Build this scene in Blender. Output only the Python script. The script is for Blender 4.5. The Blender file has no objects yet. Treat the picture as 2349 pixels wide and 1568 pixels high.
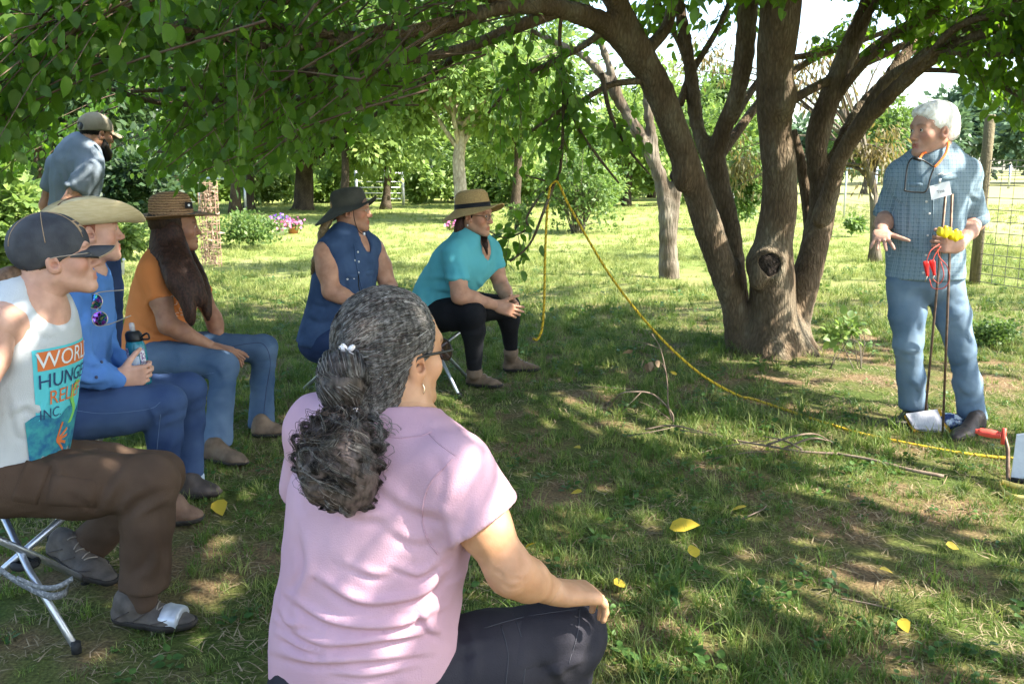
import bpy, bmesh, math, random
import numpy as np
from mathutils import Vector, Matrix
from mathutils.bvhtree import BVHTree
R = math.radians
random.seed(7)
rng = np.random.default_rng(7)
scn = bpy.context.scene
col = scn.collection

# ------------------------------------------------------------ camera, sky, sun, exposure
PW, PH, FPX = 2349.0, 1568.0, 2088.0      # picture measured in these pixels
CAM_H, PITCH = 1.34, R(10.82)
cam_d = bpy.data.cameras.new('camera'); cam = bpy.data.objects.new('camera', cam_d); col.objects.link(cam)
cam.location = (0, 0, CAM_H); cam.rotation_euler = (R(90) - PITCH, 0, 0)
cam_d.sensor_width = 36; cam_d.lens = FPX / PW * 36; cam_d.clip_end = 2000; cam_d.clip_start = 0.05
scn.camera = cam
SUN_AZ, SUN_EL = R(-20), R(46)              # azimuth measured from +X towards +Y
sdir = Vector((math.cos(SUN_EL) * math.cos(SUN_AZ), math.cos(SUN_EL) * math.sin(SUN_AZ), math.sin(SUN_EL)))
sun_d = bpy.data.lights.new('sun', 'SUN'); sun = bpy.data.objects.new('sun', sun_d); col.objects.link(sun)
sun_d.energy = 5.0; sun_d.angle = R(0.5); sun_d.color = (1.0, 0.94, 0.84)
sun.rotation_euler = sdir.to_track_quat('Z', 'Y').to_euler()
world = bpy.data.worlds.new('World'); scn.world = world; world.use_nodes = True
wn = world.node_tree.nodes; wl = world.node_tree.links
for n in list(wn): wn.remove(n)
sky = wn.new('ShaderNodeTexSky'); sky.sky_type = 'NISHITA'; sky.sun_disc = False
sky.sun_elevation = SUN_EL; sky.sun_rotation = R(90) - SUN_AZ
sky.air_density = 1.0; sky.dust_density = 1.5; sky.ozone_density = 1.0
bg = wn.new('ShaderNodeBackground'); bg.inputs['Strength'].default_value = 0.15
wo = wn.new('ShaderNodeOutputWorld'); wl.new(sky.outputs[0], bg.inputs[0]); wl.new(bg.outputs[0], wo.inputs[0])
scn.view_settings.view_transform = 'Standard'; scn.view_settings.look = 'None'
scn.view_settings.exposure = 1.95; scn.view_settings.gamma = 1.0; scn.view_settings.use_curve_mapping = False
scn.render.engine = 'CYCLES'
scn.cycles.use_denoising = True; scn.cycles.max_bounces = 8; scn.cycles.transparent_max_bounces = 8
scn.cycles.diffuse_bounces = 4; scn.cycles.glossy_bounces = 2; scn.cycles.transmission_bounces = 5
scn.cycles.use_adaptive_sampling = True; scn.cycles.adaptive_threshold = 0.02
scn.cycles.sample_clamp_indirect = 6.0

# ------------------------------------------------------------ pixel helpers (read positions off the photograph)
CP, SP = math.cos(PITCH), math.sin(PITCH)
def ray(px, py):
    u = (px - PW / 2) / FPX; v = (PH / 2 - py) / FPX
    return Vector((u, CP + v * SP, -SP + v * CP))
def P(px, py, Y):
    r = ray(px, py); return Vector((0, 0, CAM_H)) + r * (Y / r.y)
def G(px, py, z=0.0):
    r = ray(px, py); return Vector((0, 0, CAM_H)) + r * ((z - CAM_H) / r.z)
def proj(V):
    V = np.asarray(V, float); y = V[..., 1]; z = V[..., 2] - CAM_H
    d = y * CP - z * SP; up = y * SP + z * CP
    d = np.where(d < 0.05, 0.05, d)
    return V[..., 0] / d * FPX + PW / 2, PH / 2 - up / d * FPX, d

# ------------------------------------------------------------ value noise on arrays
_perm = np.random.default_rng(11).random(65536).astype(np.float32)
def vnoise(p, seed=0):
    p = np.asarray(p, np.float32); i = np.floor(p).astype(np.int64); f = p - i; f = f * f * (3 - 2 * f)
    def h(dx, dy, dz):
        n = (i[..., 0] + dx) * 73856093 ^ (i[..., 1] + dy) * 19349663 ^ (i[..., 2] + dz) * 83492791 ^ (seed * 2654435)
        return _perm[(n ^ (n >> 13)) & 65535]
    x, y, z = f[..., 0], f[..., 1], f[..., 2]
    a = h(0,0,0)*(1-x)+h(1,0,0)*x; b = h(0,1,0)*(1-x)+h(1,1,0)*x
    c = h(0,0,1)*(1-x)+h(1,0,1)*x; d = h(0,1,1)*(1-x)+h(1,1,1)*x
    return ((a*(1-y)+b*y)*(1-z) + (c*(1-y)+d*y)*z) * 2 - 1
def fbm(p, seed=0, o=3):
    s = 0; a = 1.0; q = np.asarray(p, np.float32)
    for k in range(o): s = s + a * vnoise(q, seed + k * 17); a *= .5; q = q * 2.03
    return s / (2 - 2 ** (1 - o))

# ------------------------------------------------------------ objects, names, labels
offs = {}
def tag(o, label=None, cat=None, group=None, kind=None):
    if label: o['label'] = label
    if cat: o['category'] = cat
    if group: o['group'] = group
    if kind: o['kind'] = kind
    return o
def thing(name, label, cat, loc=(0, 0, 0), group=None):
    o = bpy.data.objects.new(name, None); col.objects.link(o); o.location = loc; o.empty_display_size = .1
    offs[o.name] = Vector(loc); return tag(o, label, cat, group)
def root_off(parent):
    while parent is not None:
        if parent.name in offs: return offs[parent.name]
        parent = parent.parent
    return Vector((0, 0, 0))
def mesh_np(name, V, F, mat, smooth=True, mats=None, fm=None):
    me = bpy.data.meshes.new(name)
    V = np.asarray(V, np.float32)
    if isinstance(F, np.ndarray):
        n = len(F); k = F.shape[1]
        me.vertices.add(len(V)); me.vertices.foreach_set('co', V.ravel())
        me.loops.add(n * k); me.loops.foreach_set('vertex_index', F.astype(np.int32).ravel())
        me.polygons.add(n); me.polygons.foreach_set('loop_start', np.arange(0, n * k, k, dtype=np.int32))
        try: me.polygons.foreach_set('loop_total', np.full(n, k, np.int32))
        except Exception: pass
        me.update(calc_edges=True)
    else:
        me.from_pydata([tuple(map(float, v)) for v in V], [], F); me.update()
    if smooth: me.polygons.foreach_set('use_smooth', np.ones(len(me.polygons), bool))
    for m in (mats or [mat]): me.materials.append(m)
    if fm is not None: me.polygons.foreach_set('material_index', np.asarray(fm, np.int32))
    return me
def obj(name, V, F, mat, parent=None, base=None, smooth=True, mats=None, fm=None, cols=None, label=None):
    """one mesh object; V in world coordinates; base = where a top-level object's origin stands"""
    V = np.asarray(V, np.float32).reshape(-1, 3)
    off = root_off(parent) if parent is not None else Vector(base or (0, 0, 0))
    me = mesh_np(name, V - np.array(off, np.float32), F, mat, smooth, mats, fm)
    if cols is not None:
        ca = me.color_attributes.new('tint', 'FLOAT_COLOR', 'POINT')
        c = np.ones((len(V), 4), np.float32); c[:, :3] = cols; ca.data.foreach_set('color', c.ravel())
    o = bpy.data.objects.new(name, me); col.objects.link(o)
    if parent is not None: o.parent = parent
    else: o.location = off; offs[o.name] = Vector(off)
    if label: o['label'] = label
    return o
class MB:
    """collects pieces into one mesh"""
    def __init__(s): s.V = []; s.F = []; s.M = []; s.n = 0
    def add(s, V, F, m=0):
        V = np.asarray(V, np.float32).reshape(-1, 3)
        s.V.append(V); s.F += [tuple(int(i) + s.n for i in f) for f in F]; s.M += [m] * len(F); s.n += len(V); return s
    def out(s): return np.concatenate(s.V) if s.V else np.zeros((0, 3)), s.F
    def build(s, name, mat, parent=None, base=None, smooth=True, mats=None, label=None):
        V, F = s.out(); return obj(name, V, F, mat, parent, base, smooth, mats, s.M if mats else None, label=label)
def frame_from(d):
    d = np.asarray(d, float); d = d / (np.linalg.norm(d) + 1e-9)
    a = np.array([0, 0, 1.]) if abs(d[2]) < .9 else np.array([1., 0, 0])
    u = np.cross(a, d); u /= np.linalg.norm(u); return u, np.cross(d, u), d
def catmull(pts, n=6):
    pts = [np.asarray(p, float) for p in pts]
    if len(pts) < 3:
        return [pts[0] + (pts[-1] - pts[0]) * t for t in np.linspace(0, 1, n + 1)]
    q = [2 * pts[0] - pts[1]] + pts + [2 * pts[-1] - pts[-2]]; out = []
    for i in range(1, len(q) - 2):
        for k in range(n):
            t = k / n; a, b, c, d = q[i-1], q[i], q[i+1], q[i+2]
            out.append(.5 * ((2*b) + (-a+c)*t + (2*a-5*b+4*c-d)*t*t + (-a+3*b-3*c+d)*t**3))
    out.append(q[-2]); return out
def tube(pts, rad, seg=8, caps=True, flat=None, up=None):
    """tube along points; rad number or list (or list of (ra, rb)); flat scales 2nd axis"""
    pts = np.array([np.asarray(p, float) for p in pts]); n = len(pts)
    if np.isscalar(rad): rad = [rad] * n
    elif len(rad) != n:
        rad = np.interp(np.linspace(0, 1, n), np.linspace(0, 1, len(rad)), rad)
    V = []; F = []; pu = None
    for i in range(n):
        d = pts[min(i + 1, n - 1)] - pts[max(i - 1, 0)]
        L = np.linalg.norm(d); d = d / (L + 1e-9)
        if pu is None:
            if up is not None: pu = np.asarray(up, float)
            else: pu = frame_from(d)[0]
        u = pu - d * np.dot(pu, d); u /= (np.linalg.norm(u) + 1e-9); w = np.cross(d, u); pu = u
        r = rad[i]; fl = 1 if flat is None else flat
        for k in range(seg):
            a = 2 * math.pi * k / seg
            V.append(pts[i] + u * math.cos(a) * r + w * math.sin(a) * r * fl)
    for i in range(n - 1):
        for k in range(seg):
            k2 = (k + 1) % seg
            F.append((i*seg+k, i*seg+k2, (i+1)*seg+k2, (i+1)*seg+k))
    if caps:
        F.append(tuple(range(seg))[::-1]); F.append(tuple((n-1)*seg + k for k in range(seg)))
    return np.array(V), F
def box(c, s, rot=None, bev=0.0):
    """box centre c, full sizes s, rot 3x3; bev: bevel width (real)"""
    bm = bmesh.new(); bmesh.ops.create_cube(bm, size=1)
    for v in bm.verts: v.co = Vector((v.co.x * s[0], v.co.y * s[1], v.co.z * s[2]))
    if bev: bmesh.ops.bevel(bm, geom=bm.edges[:], offset=bev, segments=2, affect='EDGES', profile=.5)
    bm.verts.ensure_lookup_table()
    V = np.array([v.co[:] for v in bm.verts]); F = [tuple(v.index for v in f.verts) for f in bm.faces]
    bm.free()
    if rot is not None: V = V @ np.array(rot).T
    return V + np.array(c, float), F
def lathe(prof, seg=24, c=(0, 0, 0), rot=None, rfun=None, zfun=None, close=False):
    """prof list of (r,z); optional modifiers by angle"""
    V = []; F = []; n = len(prof)
    for (r, z) in prof:
        for k in range(seg):
            a = 2 * math.pi * k / seg
            rr = r * (rfun(a, r, z) if rfun else 1); zz = z + (zfun(a, r, z) if zfun else 0)
            V.append((rr * math.cos(a), rr * math.sin(a), zz))
    for i in range(n - 1 + (1 if close else 0)):
        j = (i + 1) % n
        for k in range(seg):
            k2 = (k + 1) % seg; F.append((i*seg+k, i*seg+k2, j*seg+k2, j*seg+k))
    V = np.array(V, float)
    if rot is not None: V = V @ np.array(rot).T
    return V + np.array(c, float), F
def rotm(yaw=0, pitch=0, roll=0):
    """columns: right, forward, up.  yaw measured from +X (facing direction), pitch up positive, roll to its right positive"""
    f = np.array([math.cos(yaw), math.sin(yaw), 0]); r = np.array([f[1], -f[0], 0]); u = np.array([0, 0, 1.])
    f2 = f * math.cos(pitch) + u * math.sin(pitch); u2 = -f * math.sin(pitch) + u * math.cos(pitch)
    r3 = r * math.cos(roll) - u2 * math.sin(roll); u3 = r * math.sin(roll) + u2 * math.cos(roll)
    return np.stack([r3, f2, u3], axis=1)

# ------------------------------------------------------------ signed-distance sculpting
def _np(v): return np.asarray(v, np.float32)
VS = [1.0]      # coarser sculpting for figures that stand farther off
class Sculpt:
    def __init__(s, vox, p=1.0): s.v = vox * VS[0]**p; s.ops = []
    def _add(s, fn, lo, hi, k, op): s.ops.append((fn, _np(lo), _np(hi), k, op)); return s
    def cone(s, a, b, ra, rb, k=.02, flat=None, op='u'):
        a = _np(a); b = _np(b); ba = b - a; L2 = float(ba @ ba) + 1e-9
        ax = None
        if flat is not None: ax = _np(flat[0]); ax = ax / np.linalg.norm(ax); fs = flat[1]
        def fn(X, Y, Z):
            px, py, pz = X - a[0], Y - a[1], Z - a[2]
            h = np.clip((px*ba[0] + py*ba[1] + pz*ba[2]) / L2, 0, 1)
            qx, qy, qz = px - h*ba[0], py - h*ba[1], pz - h*ba[2]
            sc = 1
            if ax is not None:
                c = qx*ax[0] + qy*ax[1] + qz*ax[2]; g = c * (1/fs - 1)
                qx = qx + g*ax[0]; qy = qy + g*ax[1]; qz = qz + g*ax[2]; sc = min(1, fs) if fs < 1 else 1
            return (np.sqrt(qx*qx + qy*qy + qz*qz) - (ra + (rb-ra)*h)) * sc
        m = max(ra, rb) * (max(1, flat[1]) if flat else 1)
        return s._add(fn, np.minimum(a, b) - m, np.maximum(a, b) + m, k, op)
    def chain(s, pts, rad, k=.02, flat=None, op='u', smooth=0):
        if smooth:
            n = len(pts); pts = catmull(pts, smooth); rad = np.interp(np.linspace(0, n-1, len(pts)), np.arange(n), rad)
        for i in range(len(pts) - 1): s.cone(pts[i], pts[i+1], float(rad[i]), float(rad[i+1]), k, flat, op)
        return s
    def ell(s, c, r, rot=None, k=.02, op='u'):
        c = _np(c); r = _np(r); Rm = _np(rot) if rot is not None else np.eye(3, dtype=np.float32)
        def fn(X, Y, Z):
            px, py, pz = X - c[0], Y - c[1], Z - c[2]
            q = [(px*Rm[0, i] + py*Rm[1, i] + pz*Rm[2, i]) for i in range(3)]
            k0 = np.sqrt(sum((q[i]/r[i])**2 for i in range(3))) + 1e-6
            k1 = np.sqrt(sum((q[i]/(r[i]*r[i]))**2 for i in range(3))) + 1e-6
            return k0 * (k0 - 1) / k1
        m = np.abs(Rm) @ r
        return s._add(fn, c - m, c + m, k, op)
    def rbox(s, c, h, rot=None, rad=.01, k=.02, op='u'):
        c = _np(c); h = _np(h); Rm = _np(rot) if rot is not None else np.eye(3, dtype=np.float32)
        def fn(X, Y, Z):
            px, py, pz = X - c[0], Y - c[1], Z - c[2]
            q = [np.abs(px*Rm[0, i] + py*Rm[1, i] + pz*Rm[2, i]) - h[i] + rad for i in range(3)]
            o = np.sqrt(sum(np.maximum(t, 0)**2 for t in q)); return o + np.minimum(np.maximum(q[0], np.maximum(q[1], q[2])), 0) - rad
        m = np.abs(Rm) @ h
        return s._add(fn, c - m, c + m, k, op)
    def cut(s, p, n, k=.004, lo=None, hi=None):
        """remove everything on the side the normal points to (optionally only inside a box lo..hi)"""
        p = _np(p); n = _np(n); n = n / np.linalg.norm(n)
        fn = lambda X, Y, Z: -((X-p[0])*n[0] + (Y-p[1])*n[1] + (Z-p[2])*n[2])
        return s._add(fn, _np(lo) if lo is not None else _np([-99]*3), _np(hi) if hi is not None else _np([99]*3), k, 'cut')
    def mesh(s, noise=None):
        us = [o for o in s.ops if o[4] == 'u']; v = s.v
        lo = np.min([o[1] for o in us], 0) - 4*v; hi = np.max([o[2] for o in us], 0) + 4*v
        n = np.ceil((hi - lo) / v).astype(int) + 1
        ax = [(lo[i] + v*np.arange(n[i])).astype(np.float32) for i in range(3)]
        D = np.full(n, .5, np.float32)
        for fn, l, h, k, op in s.ops:
            pad = k + 3*v if op != 'cut' else 0
            i0 = np.clip(np.floor((l - pad - lo)/v).astype(int), 0, n); i1 = np.clip(np.ceil((h + pad - lo)/v).astype(int) + 1, 0, n)
            if (i1 <= i0).any(): continue
            X = ax[0][i0[0]:i1[0], None, None]; Y = ax[1][None, i0[1]:i1[1], None]; Z = ax[2][None, None, i0[2]:i1[2]]
            sl = (slice(i0[0], i1[0]), slice(i0[1], i1[1]), slice(i0[2], i1[2]))
            d = fn(X, Y, Z) + 0*D[sl]; A = D[sl]
            if op == 'u':
                hh = np.maximum(k - np.abs(A - d), 0) / k; D[sl] = np.minimum(A, d) - hh*hh*k*.25
            else:
                d = -d; hh = np.maximum(k - np.abs(A - d), 0) / k; D[sl] = np.maximum(A, d) + hh*hh*k*.25
        if noise is not None:
            near = np.argwhere(np.abs(D) < 3*v); pts = lo + near * v
            D[near[:, 0], near[:, 1], near[:, 2]] += noise(pts)
        return surface_nets(D, lo, v)
def surface_nets(D, lo, v):
    S = D < 0
    c = np.zeros(tuple(np.array(D.shape) - 1), np.uint8)
    cs = [(i, j, k) for i in (0, 1) for j in (0, 1) for k in (0, 1)]
    sh = D.shape
    def cor(A, o): return A[o[0]:sh[0]-1+o[0], o[1]:sh[1]-1+o[1], o[2]:sh[2]-1+o[2]]
    for o in cs: c += cor(S, o)
    idx = np.argwhere((c > 0) & (c < 8)); m = len(idx)
    vid = -np.ones(c.shape, np.int32); vid[tuple(idx.T)] = np.arange(m)
    vals = {o: D[idx[:, 0]+o[0], idx[:, 1]+o[1], idx[:, 2]+o[2]] for o in cs}
    acc = np.zeros((m, 3), np.float32); cnt = np.zeros(m, np.float32)
    for o in cs:
        for a in range(3):
            if o[a] == 0:
                p = list(o); p[a] = 1; p = tuple(p)
                v0, v1 = vals[o], vals[p]; x = (v0 < 0) != (v1 < 0)
                t = np.where(x, v0 / (v0 - v1 + 1e-12), 0)
                q = np.tile(np.array(o, np.float32), (m, 1)); q[:, a] = t
                acc += q * x[:, None]; cnt += x
    V = (idx + acc / cnt[:, None]) * v + lo
    Q = []
    for a in range(3):
        b, d = (a + 1) % 3, (a + 2) % 3
        s0 = [slice(None)]*3; s1 = [slice(None)]*3; s0[a] = slice(0, -1); s1[a] = slice(1, None)
        A, B = S[tuple(s0)], S[tuple(s1)]
        e = np.argwhere(A != B)
        e = e[(e[:, b] > 0) & (e[:, d] > 0) & (e[:, b] < sh[b]-1) & (e[:, d] < sh[d]-1)]
        if not len(e): continue
        fl = A[tuple(e.T)]
        def g(db, dd):
            t = e.copy(); t[:, b] -= db; t[:, d] -= dd; return vid[tuple(t.T)]
        q = np.stack([g(1, 1), g(0, 1), g(0, 0), g(1, 0)], 1)
        q[~fl] = q[~fl][:, ::-1]; Q.append(q)
    Q = np.concatenate(Q); Q = Q[(Q >= 0).all(1)]
    return V.astype(np.float32), Q
def normals(V, Q):
    a = V[Q[:, 2]] - V[Q[:, 0]]; b = V[Q[:, 3]] - V[Q[:, 1]]; n = np.cross(a, b)
    N = np.zeros_like(V)
    for i in range(4): np.add.at(N, Q[:, i], n)
    return N / (np.linalg.norm(N, axis=1, keepdims=True) + 1e-9)
def relax(V, Q, it=1, f=.5):
    for _ in range(it):
        A = np.zeros_like(V); c = np.zeros(len(V), np.float32)
        for i in range(4):
            j = (i + 1) % 4
            np.add.at(A, Q[:, i], V[Q[:, j]]); np.add.at(A, Q[:, j], V[Q[:, i]])
            np.add.at(c, Q[:, i], 1); np.add.at(c, Q[:, j], 1)
        V = V*(1-f) + f * A / c[:, None]
    return V.astype(np.float32)
def creases(V, Q, lines, depth=.006, w=9):
    """folds in cloth: lines of photo pixels (on the side seen), each a raised ridge with a groove below"""
    N = normals(V, Q); px, py, d = proj(V)
    view = V - np.array([0, 0, CAM_H]); front = (N * view).sum(1) < 0
    D = np.zeros(len(V))
    for ln in lines:
        pts = ln[0]; amp = ln[1] if len(ln) > 1 else depth; ww = ln[2] if len(ln) > 2 else w
        pts = [p[:2] for p in catmull([(a, b, 0) for a, b in pts], 5)]
        best = np.full(len(V), 1e9); sgn = np.zeros(len(V)); tt = np.zeros(len(V)); n = len(pts) - 1
        for i in range(n):
            a = np.array(pts[i]); b = np.array(pts[i+1]); e = b - a; L = e @ e + 1e-9
            h = np.clip(((px-a[0])*e[0] + (py-a[1])*e[1]) / L, 0, 1)
            x = px - a[0] - h*e[0]; y = py - a[1] - h*e[1]; q = np.hypot(x, y)
            m = q < best; best[m] = q[m]; sgn[m] = np.sign(e[0]*y - e[1]*x)[m]; tt[m] = (i + h[m]) / n
        s = best * sgn / ww; taper = np.sin(np.clip(tt, 0.02, .98) * math.pi) ** .6
        D += amp * taper * (np.exp(-(s+.7)**2*1.6) - .9*np.exp(-(s-.7)**2*2.2))
    return (V + N * (D * front)[:, None]).astype(np.float32)
def wrinkle(V, Q, amp, scale, seed=0, stretch=(1, 1, 1), ridged=True):
    N = normals(V, Q); q = V * np.array(stretch) / scale
    q = q + .35 * np.stack([vnoise(q*.7, seed+5), vnoise(q*.7, seed+6), vnoise(q*.7, seed+7)], 1)
    n = vnoise(q, seed)
    if ridged: n = (1 - 2*np.abs(n)) * .7 + .3 * vnoise(q * 2.1, seed + 3)
    return (V + N * (amp * n)[:, None]).astype(np.float32)
def bvh(V, F): return BVHTree.FromPolygons([Vector(map(float, v)) for v in V], [tuple(map(int, f)) for f in F])

# ------------------------------------------------------------ materials
def mat(name, c1, c2=None, scale=8, rough=.8, bump=0, bscale=60, spec=.3, transl=0, tcol=None, metal=0,
        stretch=None, detail=4, tint=False, sheen=0, c3=None, rand=0, coat=0, contrast=(.35, .65), bstretch=None):
    m = bpy.data.materials.new(name); m.use_nodes = True; nt = m.node_tree; N = nt.nodes; L = nt.links
    b = N['Principled BSDF']; b.inputs['Roughness'].default_value = rough
    b.inputs['Specular IOR Level'].default_value = spec; b.inputs['Metallic'].default_value = metal
    if sheen: b.inputs['Sheen Weight'].default_value = sheen
    if coat: b.inputs['Coat Weight'].default_value = coat; b.inputs['Coat Roughness'].default_value = .15
    tc = N.new('ShaderNodeTexCoord'); src = tc.outputs['Object']
    def mp(st):
        if st is None: return src
        q = N.new('ShaderNodeMapping'); q.inputs['Scale'].default_value = st; L.new(src, q.inputs[0]); return q.outputs[0]
    colout = None
    if c2 is not None:
        t = N.new('ShaderNodeTexNoise'); t.inputs['Scale'].default_value = scale; t.inputs['Detail'].default_value = detail
        L.new(mp(stretch), t.inputs['Vector'])
        r = N.new('ShaderNodeValToRGB'); L.new(t.outputs['Fac'], r.inputs[0])
        r.color_ramp.elements[0].position = contrast[0]; r.color_ramp.elements[1].position = contrast[1]
        r.color_ramp.elements[0].color = (*c1, 1); r.color_ramp.elements[1].color = (*c2, 1)
        if c3 is not None:
            e = r.color_ramp.elements.new(.5*(contrast[0]+contrast[1])); e.color = (*c3, 1)
        colout = r.outputs[0]
    else:
        q = N.new('ShaderNodeRGB'); q.outputs[0].default_value = (*c1, 1); colout = q.outputs[0]
    if tint:
        a = N.new('ShaderNodeVertexColor'); a.layer_name = 'tint'
        mx = N.new('ShaderNodeMix'); mx.data_type = 'RGBA'; mx.blend_type = 'MULTIPLY'; mx.inputs[0].default_value = 1
        L.new(colout, mx.inputs[6]); L.new(a.outputs[0], mx.inputs[7]); colout = mx.outputs[2]
    if rand:
        oi = N.new('ShaderNodeObjectInfo') if rand > 0 else N.new('ShaderNodeNewGeometry')
        sock = oi.outputs['Random'] if rand > 0 else oi.outputs['Random Per Island']
        hs = N.new('ShaderNodeHueSaturation'); L.new(colout, hs.inputs['Color'])
        mr = N.new('ShaderNodeMapRange'); L.new(sock, mr.inputs[0]); mr.inputs[3].default_value = 1-abs(rand); mr.inputs[4].default_value = 1+abs(rand)
        L.new(mr.outputs[0], hs.inputs['Value'])
        mr2 = N.new('ShaderNodeMapRange'); L.new(sock, mr2.inputs[0]); mr2.inputs[3].default_value = .5+abs(rand)*.05; mr2.inputs[4].default_value = .5-abs(rand)*.06
        L.new(mr2.outputs[0], hs.inputs['Hue'])
        colout = hs.outputs[0]
    L.new(colout, b.inputs['Base Color'])
    if bump:
        t = N.new('ShaderNodeTexNoise'); t.inputs['Scale'].default_value = bscale; t.inputs['Detail'].default_value = 5
        L.new(mp(bstretch), t.inputs['Vector'])
        bp = N.new('ShaderNodeBump'); bp.inputs['Strength'].default_value = min(1, bump); bp.inputs['Distance'].default_value = .01 * bump if bump >= 1 else .0022
        L.new(t.outputs['Fac'], bp.inputs['Height']); L.new(bp.outputs[0], b.inputs['Normal'])
    if transl:
        out = N['Material Output']; tr = N.new('ShaderNodeBsdfTranslucent')
        if tcol: tr.inputs[0].default_value = (*tcol, 1)
        else: L.new(colout, tr.inputs[0])
        if tcol and rand:
            mx = N.new('ShaderNodeMix'); mx.data_type = 'RGBA'; mx.blend_type = 'MIX'; mx.inputs[0].default_value = .25
            mx.inputs[6].default_value = (*tcol, 1); L.new(colout, mx.inputs[7]); L.new(mx.outputs[2], tr.inputs[0])
        ms = N.new('ShaderNodeMixShader'); ms.inputs[0].default_value = transl
        L.new(b.outputs[0], ms.inputs[1]); L.new(tr.outputs[0], ms.inputs[2]); L.new(ms.outputs[0], out.inputs[0])
    return m
# ============================================================ SETTING
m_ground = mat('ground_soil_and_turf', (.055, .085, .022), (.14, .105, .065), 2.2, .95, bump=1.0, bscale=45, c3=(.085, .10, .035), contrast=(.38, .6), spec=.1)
def ground_nodes():
    nt = m_ground.node_tree; N = nt.nodes; L = nt.links; b = N['Principled BSDF']
    tc = N.new('ShaderNodeTexCoord')
    near = b.inputs['Base Color'].links[0].from_socket
    fine = N.new('ShaderNodeTexNoise'); fine.inputs['Scale'].default_value = 90; fine.inputs['Detail'].default_value = 6
    L.new(tc.outputs['Object'], fine.inputs['Vector'])
    r0 = N.new('ShaderNodeValToRGB'); L.new(fine.outputs['Fac'], r0.inputs[0])
    r0.color_ramp.elements[0].position = .3; r0.color_ramp.elements[0].color = (.55, .5, .45, 1)
    r0.color_ramp.elements[1].position = .72; r0.color_ramp.elements[1].color = (1.7, 1.55, 1.3, 1)
    mul = N.new('ShaderNodeMix'); mul.data_type = 'RGBA'; mul.blend_type = 'MULTIPLY'; mul.inputs[0].default_value = 1
    L.new(near, mul.inputs[6]); L.new(r0.outputs[0], mul.inputs[7])
    # far lawn: green to straw mix, raised paler to look sunlit
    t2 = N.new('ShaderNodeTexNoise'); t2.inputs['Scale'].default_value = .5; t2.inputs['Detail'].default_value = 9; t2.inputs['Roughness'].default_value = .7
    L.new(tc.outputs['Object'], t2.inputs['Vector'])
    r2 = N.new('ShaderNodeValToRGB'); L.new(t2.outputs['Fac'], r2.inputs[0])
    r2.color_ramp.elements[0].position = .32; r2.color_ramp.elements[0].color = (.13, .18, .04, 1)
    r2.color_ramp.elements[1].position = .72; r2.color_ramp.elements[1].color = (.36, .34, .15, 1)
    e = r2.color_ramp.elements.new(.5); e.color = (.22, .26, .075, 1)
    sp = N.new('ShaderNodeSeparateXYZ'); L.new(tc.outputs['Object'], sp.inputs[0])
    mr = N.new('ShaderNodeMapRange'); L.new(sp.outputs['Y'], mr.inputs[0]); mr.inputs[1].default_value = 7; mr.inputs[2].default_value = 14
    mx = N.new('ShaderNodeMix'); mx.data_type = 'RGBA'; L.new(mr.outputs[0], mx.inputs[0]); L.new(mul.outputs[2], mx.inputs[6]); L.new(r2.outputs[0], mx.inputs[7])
    # pasture beyond the fence on the right is drier
    mr3 = N.new('ShaderNodeMapRange'); L.new(sp.outputs['X'], mr3.inputs[0]); mr3.inputs[1].default_value = 7; mr3.inputs[2].default_value = 12
    mr4 = N.new('ShaderNodeMapRange'); L.new(sp.outputs['Y'], mr4.inputs[0]); mr4.inputs[1].default_value = 12; mr4.inputs[2].default_value = 20
    mm = N.new('ShaderNodeMath'); mm.operation = 'MULTIPLY'; L.new(mr3.outputs[0], mm.inputs[0]); L.new(mr4.outputs[0], mm.inputs[1])
    mm2 = N.new('ShaderNodeMath'); mm2.operation = 'MULTIPLY'; L.new(mm.outputs[0], mm2.inputs[0]); mm2.inputs[1].default_value = .6
    mx2 = N.new('ShaderNodeMix'); mx2.data_type = 'RGBA'; L.new(mm2.outputs[0], mx2.inputs[0]); L.new(mx.outputs[2], mx2.inputs[6]); mx2.inputs[7].default_value = (.38, .36, .16, 1)
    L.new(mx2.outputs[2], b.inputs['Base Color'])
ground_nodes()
def ground_h(x, y):
    q = np.stack([np.asarray(x)*.8, np.asarray(y)*.8, np.zeros_like(np.asarray(x, float))], -1)
    return .012 * vnoise(q, 3) + .006 * vnoise(q*4.1, 9)
gx = np.concatenate([-np.geomspace(300, 6, 24), np.linspace(-5.8, 5.8, 150), np.geomspace(6, 300, 24)])
gy = np.concatenate([-np.geomspace(60, 1, 8), np.linspace(-.8, 9, 130), np.geomspace(9.1, 500, 60)])
GX, GY = np.meshgrid(gx, gy, indexing='ij')
GV = np.stack([GX, GY, ground_h(GX, GY) * (np.hypot(GX, GY) < 40)], -1).reshape(-1, 3)
ny = len(gy); ii, jj = np.meshgrid(np.arange(len(gx)-1), np.arange(ny-1), indexing='ij'); ii = ii.ravel(); jj = jj.ravel()
GF = np.stack([ii*ny+jj, (ii+1)*ny+jj, (ii+1)*ny+jj+1, ii*ny+jj+1], 1)
tag(obj('ground', GV, GF, m_ground), kind='structure')

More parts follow.
